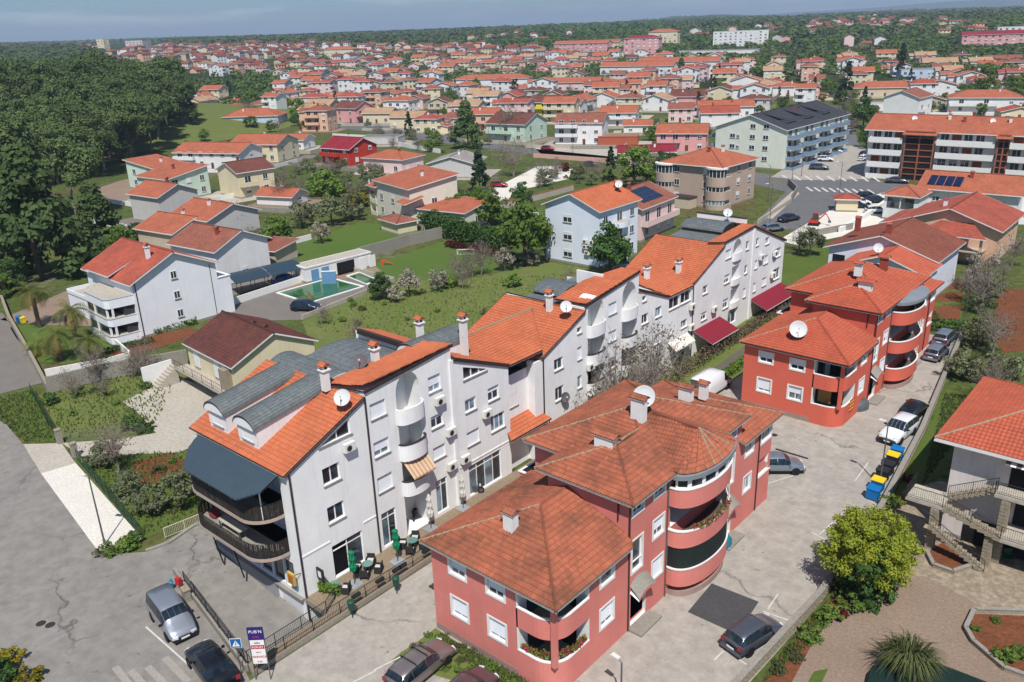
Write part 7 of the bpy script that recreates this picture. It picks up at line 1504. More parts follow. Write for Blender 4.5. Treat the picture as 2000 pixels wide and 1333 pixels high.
# brown roofed house
e = house('cream bungalow with a weathered dark brown tiled roof', (-89.6, 43.4), -4, 11.2, 10.2, 5.1, 'gable', 'x', 2.3, 'cream', 'brown', (0, 0), (0, 0), relief=True, chim=0, roofm=BROWNT, ov=.4)
for u, w_ in ((1.6, 1.1), (6.6, 1.1)): put_win(e, Matrix.Identity(4), u, 2.6, w_, 1.9, .98)
put_win(e, Matrix.Identity(4), 4.2, .3, 1.4, .9); X = Matrix.Translation((10.4, 0, 0)) @ Matrix.Rotation(math.pi / 2, 4, 'Z'); put_win(e, X, 5.9, 2.5, 2.2, 1.5)
b = MB(); b.box(-.8, 11.0, -1.6, 0, 1.9, 2.1, CRETE); b.build('balcony', e)
railing([W2(e, -.8, -1.55, 0), W2(e, 11, -1.55, 0)], 1.0, M('brown_rail', (92, 62, 48)), 'brown wooden balcony railing of the cream bungalow', 2.1 - .4, .4)
b = MB(); b.box(9.4, 10.6, -.9, -.02, 2.1, 4.5, STONE); b.build('stone_pier', e)
BRC = M('brick_chimney', (176, 84, 62), k=.7)
for x, y in ((6.0, 5.6), (8.3, 5.9)): chimney(e, x, y, 5.9, 7.3, .5, .5, BROWNT, BRC, 1.3, louvre=False)
b = MB()
for i in range(9): b.box(-2.4, -.9, -1.6 - i * .34, -1.26 - i * .34, -.3, 2.1 - i * .25, CRETE)
b.box(-2.6, -2.4, -4.8, -1.2, -.3, 2.6, WHITE2); b.build('stairs', e, kind='stuff')
# tall white house with grass around it
e = house('tall cool white house with orange roof and many air conditioners', (-89.2, 110.3), 0, 11.2, 11.6, 9.9, 'gable', 'y', 2.2, 'blue', 'orange', (0, 0), (0, 0), chim=0, roofm=ORANGE, relief=True, wallm=M('bluish_white', (224, 231, 242), (214, 222, 235), k=.97, streak=.12, scale=.4))
for v in (1.2, 4.2, 7.2): put_win(e, Matrix.Identity(4), 3.9, v, 1.7, 1.2, .35)
X = Matrix.Translation((11.2, 0, 0)) @ Matrix.Rotation(math.pi / 2, 4, 'Z')
for v in (1.3, 4.3, 7.3): put_win(e, X, 1.3, v, 1.1, 1.2); put_win(e, X, 9.2, v, 1.1, 1.2)
for v in (.6, 3.5, 6.4): put_win(e, X, 5.2, v + .1, 1.5, 2.1); b = MB(); pp = [(11.2, 3.9)] + [(11.2 + 1.5 * math.sin(math.pi * i / 10), 6.0 - 2.1 * math.cos(math.pi * i / 10)) for i in range(1, 10)] + [(11.2, 8.1)]; b.prism(pp, v - .25, v + .75, MATS['bluish_white'], mtop=CRETE); b.build('balcony', e)
a_, g_ = acunit_mesh()
for i, (u, v) in enumerate(((8.2, 3.2), (9.4, 3.2), (8.2, 4.1), (9.6, 4.1), (8.6, 2.2), (9.8, 2.4))): o = link('air_conditioner', a_, e); o.matrix_local = Matrix.Translation((u, 0, v)); link('fan_grille', g_, o)
dish(W2(e, 8.6, 9.5, 11.2), .64, -60, 30, .8, 'white satellite dish beside the brick chimney of the tall white house', 'satellite dishes on houses'); chimney(e, 7.6, 10.4, 10.6, 12.6, .7, .6, ORANGE, BRC, 1.3, louvre=False)
# house with solar panels behind it
e = house('pale pink house with blue solar panels on a rust roof', (-94, 128.5), 4, 12, 13.5, 6.4, 'gable', 'y', 2.3, 'palepink', 'rust', (0, 0), (3, 2), chim=1, balcony=('side', 0, 3))
SOL = M('solar_cell', (26, 42, 78), (20, 34, 64), k=.8, rough=.15, spec=.8); kk = 2.3 / 6
for i in range(6):
    for j in range(3):
        q = MB(); x0, x1, y0, y1 = 7.2 + j * 1.35, 8.45 + j * 1.35, 2.6 + i * 1.3, 3.8 + i * 1.3; f = lambda x: 6.4 + 2.3 - kk * (x - 6) + .22
        q.face([(x0, y0, f(x0)), (x1, y0, f(x1)), (x1, y1, f(x1)), (x0, y1, f(x0))], SOL); q.face([(x1 + .04, y0 - .04, f(x1) - .06), (x1 + .04, y1 + .04, f(x1) - .06), (x0 - .04, y1 + .04, f(x0) - .02), (x0 - .04, y0 - .04, f(x0) - .02)][::-1], METAL); q.build('solar_panel', e)
# brown render apartment house with glazed corner bays
e = house('brownish apartment house with round glazed corner bays and hipped orange roof', (-98.0, 163.2), -2, 14.5, 15.0, 9.0, 'hip', 'x', 2.9, 'brown', 'orange', (2, 3), (3, 3), chim=2, ov=.8, z0w=1.4, cat='apartment building', name='apartment_house', door=False)
for cx_, cy_ in ((13.2, .4), (.6, .2)):
    for j, (z0, z1) in enumerate(((0, 1.0), (2.3, 3.9), (5.2, 6.9))):
        pp = [(cx_ + 2.4 * math.cos(a), cy_ + 1.9 * math.sin(a)) for a in [math.pi + math.pi * i / 12 for i in range(13)]] + ([(cx_ + 2.4, cy_ + 2.5)] if cx_ > 5 else []); b = MB(); b.prism(pp, z0 - .3, z1, wmat('brown'), mtop=CRETE); b.build('balcony', e)
    for z0, z1 in ((1.0, 2.3), (3.9, 5.2), (6.9, 8.6)):
        b = MB(); pp = [(cx_ + 2.25 * math.cos(a), cy_ + 1.75 * math.sin(a)) for a in [math.pi + math.pi * i / 8 for i in range(9)]]
        for (a, c), (f, g) in zip(pp, pp[1:]): b.face([(a, c, z0), (f, g, z0), (f, g, z1), (a, c, z1)], GLASS if z0 > 3 else GLASSB); b.tube((a, c, z0), (a, c, z1), .07, WHITE2, 4)
        b.build('glazed_bay', e)
    b = MB(); pp = [(cx_ + 2.6 * math.cos(a), cy_ + 2.1 * math.sin(a)) for a in [math.pi + math.pi * i / 12 for i in range(13)]]; b.prism(pp, 8.6, 8.95, WHITE2); b.build('bay_roof', e)
mb = MB(); mb.box(4, 9, -3.2, -.3, -.3, 2.3, wmat('beige')); mb.box(3.8, 9.2, -3.4, -.2, 2.3, 2.42, GUTTER); mb.build('garage', e)
# pale green apartment block with blue balconies
e = house('pale green apartment block with dark roof and blue balconies', (-113, 215.5), 0, 20.2, 44, 10.6, 'gable', 'y', 3.4, 'palegreen', 'dark', (0, 0), (0, 0), chim=3, name='apartment_house', cat='apartment building')
BLU = M('blue_balcony', (136, 160, 186), (124, 148, 174), k=.85)
for x, n in ((4.4, 3), (6.3, 3), (10.2, 4), (14.0, 4)):
    for j in range(n): put_win(e, Matrix.Identity(4), x, 2.2 + j * 2.8, .8 if x == 6.3 else 1.4, 1.0 if x == 6.3 else 1.4, .3)
X = Matrix.Translation((20.2, 0, 0)) @ Matrix.Rotation(math.pi / 2, 4, 'Z')
for j in range(4):
    for k in range(4):
        b = MB(); y0 = 1.0 + k * 10.6; z = -.2 + j * 2.75; b.box(20.2, 22.2, y0, y0 + 7.8, z - .2, z, CRETE); b.box(22.1, 22.2, y0, y0 + 7.8, z, z + 1.0, BLU); b.box(20.2, 22.1, y0, y0 + .1, z, z + 1.0, BLU); b.box(20.2, 22.1, y0 + 7.7, y0 + 7.8, z, z + 1, BLU); b.build('balcony', e)
        for q in (1.0, 4.5): put_win(e, X, y0 + q, z + .1, 1.8, 2.0)
for k in range(3): b = MB(); b.box(12.5, 17.5, 6 + k * 12, 11 + k * 12, 10.5, 12.3, wmat('palegreen')); roof_plane(b, [(18.3, 5.4 + k * 12, 12.3), (18.3, 11.6 + k * 12, 12.3), (11.0, 11.6 + k * 12, 13.9), (11.0, 5.4 + k * 12, 13.9)], rmat('dark'), False, mside=GUTTER); b.build('dormer', e)
for j in range(3): b = MB(); b.box(-1.8, -.02, 1, 9, 1.8 + j * 2.8, 2.9 + j * 2.8, BLU); b.build('balcony', e)
# long white apartment block upper right
e = house('long white apartment block with orange roof and brown stair towers', (-72.3, 217.3), 3, 46, 14.5, 11.8, 'gable', 'x', 2.8, 'white', 'orange', (0, 0), (0, 0), left=(0, 0), chim=5, name='apartment_house', cat='apartment building', ov=.9)
TOW = M('copper_brown_frame', (170, 104, 78), (150, 90, 66), k=.85); WOODB = M('brown_shutter', (150, 84, 48), (130, 70, 40), k=.85)
for k in range(3):
    x0 = .8 + k * 15.2
    for j in range(4):
        z = .1 + j * 2.95; L = 7.6 if k == 0 else 12.2; b = MB(); b.box(x0, x0 + L, -1.7, -.02, z + 2.0 - 2.1, z + .1, CRETE); b.box(x0, x0 + L, -1.8, -1.68, z - .3, z + 1.05, WHITE2); b.box(x0, x0 + .1, -1.7, -.02, z - .1, z + 1.05, WHITE2); b.box(x0 + L - .1, x0 + L, -1.7, -.02, z - .1, z + 1.05, WHITE2); b.build('balcony', e)
        for q in range(int(L // 2.5)):
            if (q + j + k) % 4 == 1: b = MB(); b.box(0, 2.0, -.06, 0, 0, 2.0, WOODB); o = b.build('shutter', e); o.matrix_local = Matrix.Translation((x0 + .4 + q * 2.5, -.02, z + .15))
            else: put_win(e, Matrix.Identity(4), x0 + .5 + q * 2.5, z + .15, 1.7, 2.1)
    if k < 2:
        t0 = x0 + (8.2 if k == 0 else 12.8); t1 = x0 + 14.6 if k == 0 else x0 + 15.0; b = MB(); b.box(t0, t1, -1.2, -.02, -.3, 11.6, DARK)
        for x in (t0, (t0 + t1) / 2, t1): b.box(x - .15, x + .15, -1.4, -1.1, -.3, 11.8, TOW)
        for z in range(9): b.box(t0, t1, -1.36, -1.14, z * 1.45 - .1, z * 1.45 + .12, TOW)
        o = b.build('stair_tower', e); mb = MB(); roof_plane(mb, [(t0 - .6, -2.4, 10.9), (t1 + .6, -2.4, 10.9), (t1 + .6, 2, 12.6), (t0 - .6, 2, 12.6)], rmat('orange'), False, mside=GUTTER); mb.build('tower_roof', e)
X = Matrix.Translation((0, 14.5, 0)) @ Matrix.Rotation(-math.pi / 2, 4, 'Z')
for i, (x, y) in enumerate(((9, 5), (26, 5))): dish(W2(e, x, y, 13.3 - .6), .64, -60, 30, .8, 'white satellite dish on the orange roof of the long apartment block, %s one' % ('left' if i == 0 else 'right'), 'satellite dishes on houses')
# white gabled house behind the farther red house
e = house('white house with long brown tiled roof beyond the red apartment houses', (-44.2, 121.5), 0, 14.6, 12.5, 6.4, 'gable', 'y', 2.5, 'white', 'rust', (0, 0), (0, 0), left=(0, 0), chim=0, roofm=roofmat('rust_tile_near', (150, 88, 70), (128, 74, 60), (90, 58, 52), .5, .26, .38), relief=True, ov=.7, wallm=wmat('grey') if False else M('shade_white', (226, 230, 240), (216, 220, 230), k=.95, streak=.1))
b = MB(); b.box(.6, 2.4, -.03, .5, 2.0, 5.2, DARK); b.build('loggia', e)
for x, y in ((7.6, 1.6), (2.6, 3.4)): chimney(e, x, y, 8.2, 10.2, .7, .6, REDT2, BRC, 1.15, louvre=False)
e = house('smaller white gable with bright orange roof touching the farther red house', (-39.6, 115.0), 0, 10.5, 6.4, 5.9, 'gable', 'y', 1.9, 'white', 'orange', (0, 0), (0, 0), chim=0, relief=True, roofm=REDT2, wallm=MATS['shade_white'], ov=.5)
dish(W2(e, 4.2, .4, 7.2), .64, -60, 30, .9, 'white satellite dish on the gable beyond the farther red house', 'satellite dishes on houses')
# peach house, and the long house with solar panels behind it
e = house('peach coloured house with broad orange roof and covered porch', (-41.8, 147.0), 0, 14.5, 15, 5.9, 'gable', 'y', 2.6, 'peach', 'red', (0, 0), (2, 2), left=(0, 0), chim=1, relief=False, ov=.8)
b = MB(); b.box(3.6, 13.2, -3.2, -.05, 2.3, 2.5, CRETE); b.box(3.6, 8.0, -3.3, -3.1, 2.5, 3.4, wmat('peach')); b.build('terrace', e); b = MB(); 
for x in (3.8, 8.2, 13.0): b.box(x - .2, x + .2, -3.2, -2.8, -.3, 4.8, wmat('peach'))
b.build('porch_post', e, kind='stuff'); mb = MB(); roof_plane(mb, [(3.0, -3.8, 4.8), (13.8, -3.8, 4.8), (10.8, -.1, 6.4), (6.0, -.1, 6.4)], rmat('red'), False, mside=WHITE2); mb.build('porch_roof', e)
put_win(e, Matrix.Identity(4), 4.8, 3.0, 2.2, 1.6)
e = house('orange roofed wing left of the peach house', (-46.2, 151.5), 0, 6, 11, 5.6, 'mono', 'y', -1.6, 'peach', 'red', (0, 0), (0, 0), chim=0)
e = house('long white house with solar panels on its orange roof', (-48.2, 179.5), 3, 17.2, 12, 5.6, 'gable', 'x', 2.3, 'white', 'orange', (3, 1), (0, 0), chim=1, z0w=3.0, door=False, ov=.9)
for i in range(4): q = MB(); x0 = .8 + i * 1.55; q.face([(x0, .6, 6.1), (x0 + 1.4, .6, 6.1), (x0 + 1.4, 3.6, 7.4), (x0, 3.6, 7.4)], SOL); q.box(x0 - .05, x0, .6, .7, 5.9, 6.15, METAL); q.build('solar_panel', e)
e = house('small white house with orange hipped roof left of the solar panels', (-52.6, 171.5), 0, 6.2, 8, 4.9, 'hip', 'x', 1.5, 'white', 'orange', (0, 0), (0, 0), chim=0); b = MB(); b.box(.6, 5.6, -.06, 0, 2.4, 4.4, GLASS); b.box(3.0, 3.2, -.1, 0, 2.4, 4.4, WHITE2); b.build('glazed_porch', e)
# cream house with roof terraces
e = house('cream three storey house with stepped orange roofs and outside stair', (-143.3, 118.2), -14, 15.5, 11.5, 8.0, 'mono', 'x', 1.6, 'cream', 'orange', (3, 3), (1, 2), chim=1, ov=.6, wallm=M('warm_white', (226, 220, 204), (214, 208, 192), k=.92, streak=.2))
for j in range(3): b = MB(); b.box(-3.2, -.03, -.2, 4, j * 2.8 - .3, j * 2.8 - .05, MATS['warm_white']); b.box(-3.2, -3.0, -.2, 4, j * 2.8 - .3, j * 2.8 + .9, MATS['warm_white']); b.box(-3.2, -.03, -.2, -.05, j * 2.8 - .3, j * 2.8 + .9, MATS['warm_white']); b.build('balcony', e)
b = MB(); 
for x in (-3.1, -.4): b.box(x - .12, x + .12, -.15, .1, -.3, 7.6, MATS['warm_white'])
b.build('balcony_post', e, kind='stuff'); mb = MB(); roof_plane(mb, [(-3.6, -.8, 6.5), (1.2, -.8, 6.5), (1.2, 4, 7.6), (-3.6, 4, 7.6)], rmat('orange'), False, mside=WHITE2); mb.build('porch_roof', e)
mb = MB(); roof_plane(mb, [(12.6, -2.2, 5.2), (17.2, -2.2, 5.2), (17.2, 2.6, 6.3), (12.6, 2.6, 6.3)], rmat('orange'), False, mside=WHITE2); mb.build('porch_roof', e)
e = house('low cream wing beside a small blue pool', (-127.6, 115.6), 8, 12, 9, 3.9, 'mono', 'x', 1.0, 'cream', 'orange', (4, 1), (1, 1), chim=0, ov=.4, wallm=MATS['warm_white'])
e = house('small orange hipped garden pavilion below the cream house', (-131.5, 109.0), -10, 6.5, 4.5, 2.5, 'hip', 'x', 1.0, 'cream', 'rust', (0, 0), (0, 0), chim=0)
# pool house and car shelter
e = house('long flat roofed changing house beside the green pool', (-112.3, 76.4), 86, 13, 3.4, 2.5, 'flat', 'x', 0, 'white', 'greyr', (0, 0), (0, 0), chim=0, roofm=CRETE); e['category'] = 'pool house'
for u in (1, 3, 10.5, 12.5): b = MB(); b.box(u, u + 1.4, -.06, 0, 0, 2.1, WHITE2 if u > 8 else BLUEW); b.build('door', e)
b = MB(); b.box(6, 9.5, -.04, 0, 0, 2.2, DARK); b.build('open_bay', e)
sp = empty('car_shelter', (-115.0, 65.3, GZ), math.radians(83), 'long low car shelter with dark grey roof beside the pool paving', 'car shelter', None, (.74, .9, 1))
for i in range(2):
    x0 = i * 8.2; b = MB(); n = 8
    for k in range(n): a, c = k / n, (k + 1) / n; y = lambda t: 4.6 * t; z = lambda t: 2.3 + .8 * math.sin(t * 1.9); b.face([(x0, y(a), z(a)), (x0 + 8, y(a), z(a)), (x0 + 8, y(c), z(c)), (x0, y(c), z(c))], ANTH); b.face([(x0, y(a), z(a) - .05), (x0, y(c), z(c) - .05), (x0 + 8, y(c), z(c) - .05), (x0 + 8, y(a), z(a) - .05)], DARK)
    b.build('roof', sp)
for i in range(6):
    for y in (.1, 4.4): b = MB(); b.tube((i * 3.2 + .1, y, 0), (i * 3.2 + .1, y, 2.4 + (.6 if y > 1 else 0)), .07, BLACKM, 5); b.build('post', sp)
car('hatch', W2(sp, 9.3, 2.0, GZ), 80, paint('bright_blue_paint', (30, 90, 190), .2), 'bright blue car under the dark car shelter', group='cars on the upper roads and yards')
# corner house at the right edge
e = house('white corner house with broad red roof and outside stairs at the right edge', (-12.2, 63.5), 0, 15, 12, 8.5, 'hip', 'x', 2.7, 'white', 'red', (0, 0), (0, 0), chim=0, roofm=REDT2, relief=True, ov=1.2, wallm=M('corner_white', (226, 220, 214), (214, 207, 200), k=.85, streak=.25), th=.25)
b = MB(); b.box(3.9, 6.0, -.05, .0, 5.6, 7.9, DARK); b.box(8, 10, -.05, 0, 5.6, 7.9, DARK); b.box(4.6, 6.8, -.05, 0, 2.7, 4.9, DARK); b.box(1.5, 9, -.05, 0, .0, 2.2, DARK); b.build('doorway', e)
b = MB(); b.box(3.4, 15, -1.7, -.02, 5.35, 5.6, CRETE); b.build('terrace', e); b = MB(); b.box(4.4, 15, -2.7, -.02, 2.45, 2.7, CRETE); b.build('terrace', e)
b = MB(); b.box(-2.2, .4, -2.7, -.3, 3.55, 3.8, CRETE); b.build('landing', e)
for x0, x1, y0, y1, z0, z1, n in ((.4, 4.4, -2.7, -1.75, 3.8, 2.7, 8), (.3, 3.4, -1.0, -.05, 3.8, 5.6, 9), (-.2, 3.9, -3.5, -2.75, 2.5, .1, 12)):
    b = MB()
    for i in range(n): t0 = x0 + (x1 - x0) * i / n; zz = z0 + (z1 - z0) * (i + .5) / n; b.box(t0, t0 + (x1 - x0) / n, y0, y1, zz - .3, zz, STONE)
    b.build('stairs', e, kind='stuff')
for x, y, h in ((-.05, -2.5, 3.5), (3.7, -2.2, 2.4), (4.2, -1.4, 5.3)):
    b = MB(); b.box(x - .27, x + .27, y - .27, y + .27, -.3, h, STONE); pr_ = b.build('stone_pillar', e)
    for j in range(int((h + .3) / .29)):
        for s in range(2):
            k = ('ps', s)
            if k not in WCACHE: t_ = MB(); t_.box(-.29 + s * .3, s * .3 - .01, -.3, .3, 0, .24, STONE); WCACHE[k] = t_.mesh('stone')
            o = link('stone', WCACHE[k], pr_); o.matrix_local = Matrix.Translation((x, y, -.28 + j * .29))
P0 = lambda x, y: W2(e, x, y, 0)
railing([P0(-2.2, -2.68), P0(.4, -2.68)], 1.0, RM, 'black railing of the stair landing at the corner house', 3.4, .14)
railing([P0(-2.15, -2.68), P0(-2.15, -.3)], 1.0, RM, 'short black railing at the outer side of the stair landing', 3.4, .14)
railing([P0(4.4, -2.65), P0(13, -2.65)], 1.0, RM, 'black railing along the lower terrace of the corner house', 2.3, .14)
railing([P0(3.4, -1.65), P0(13, -1.65)], 1.0, RM, 'black railing along the upper terrace of the corner house', 5.2, .14)
b = MB(); railing_mb(b, (.4, -2.68, 3.8), (4.4, -2.68, 2.7), 1, RM, .16); b.build('stair_rail', e); b = MB(); railing_mb(b, (.3, -.98, 3.8), (3.4, -.98, 5.6), 1, RM, .16); b.build('stair_rail', e); b = MB(); railing_mb(b, (-.2, -3.48, 2.5), (3.9, -3.48, .1), .9, RM, .2); b.build('stair_rail', e)
awn = MB()
for i in range(14): a = 3.6 + i * .35; awn.face([(a, -.02, 8.2), (a, -1.2, 7.8), (a + .35, -1.2, 7.8), (a + .35, -.02, 8.2)], WHITE2 if i % 2 else M('awning_stripe', (120, 96, 96), k=.9))
o = awn.build('awning', e, label='striped awning over the terrace door')
for px, py in ((1968, 1098),):
    o = empty('garden_chair', at(px, py), .6, 'dark green plastic garden chair beside the stone pillar', 'chair'); GPL = M('green_plastic', (22, 84, 66), k=.8, rough=.4); b = MB(); b.box(-.3, .3, -.28, .28, .38, .44, GPL); b.build('seat', o); b = MB(); b.box(-.3, .3, .24, .3, .4, 1.0, GPL); b.build('backrest', o)
    for x in (-.26, .26):
        for y in (-.24, .26): b = MB(); b.tube((x, y, 0), (x, y, .4), .03, GPL, 5); b.build('leg', o)
        b = MB(); b.box(x - .03, x + .03, -.26, .28, .62, .67, GPL); b.build('armrest', o)
for pts, lab in (([(1885, 1232), (1900, 1258), (1960, 1310), (2040, 1340)], 'white stone edging around the planting bed at the right edge'), ([(1885, 1232), (1902, 1196), (2040, 1200)], 'pale stone edging on the upper side of the right planting bed'), ([(1808, 1080), (1822, 1108), (1860, 1122), (1910, 1105)], 'curved white stone edging below the corner house stairs')): wall_line('stone_edging', pts, .3, .2, STONE, lab, 'edging', cope=CONC)
area('planting_bed', [(1888, 1230), (1904, 1200), (2060, 1205), (2060, 1345), (1965, 1312), (1905, 1262)], SOIL, 6, .1); area('planting_bed', [(1810, 1080), (1824, 1106), (1860, 1119), (1905, 1103), (1840, 1060)], SOIL, 6, .1)
b = MB(); NET = M('dark_green_net', (22, 54, 48), (18, 44, 40), k=.7); P = [at(*p, GZ + .7) for p in ((1700, 1310), (1745, 1262), (1930, 1333), (1930, 1400), (1680, 1400))]; b.slab([p for p in P], .03, NET); b.build('shade_net', None, label='dark green net stretched beside the pampas grass', cat='net')
# kiosk, tiny things
e = house('tiny cream kiosk with a tiled hipped roof beside parked cars', at(1632, 414).xy, 25, 4.2, 3.6, 2.7, 'hip', 'x', .9, 'cream', 'red', (0, 0), (0, 0), chim=0, name='kiosk', cat='kiosk')
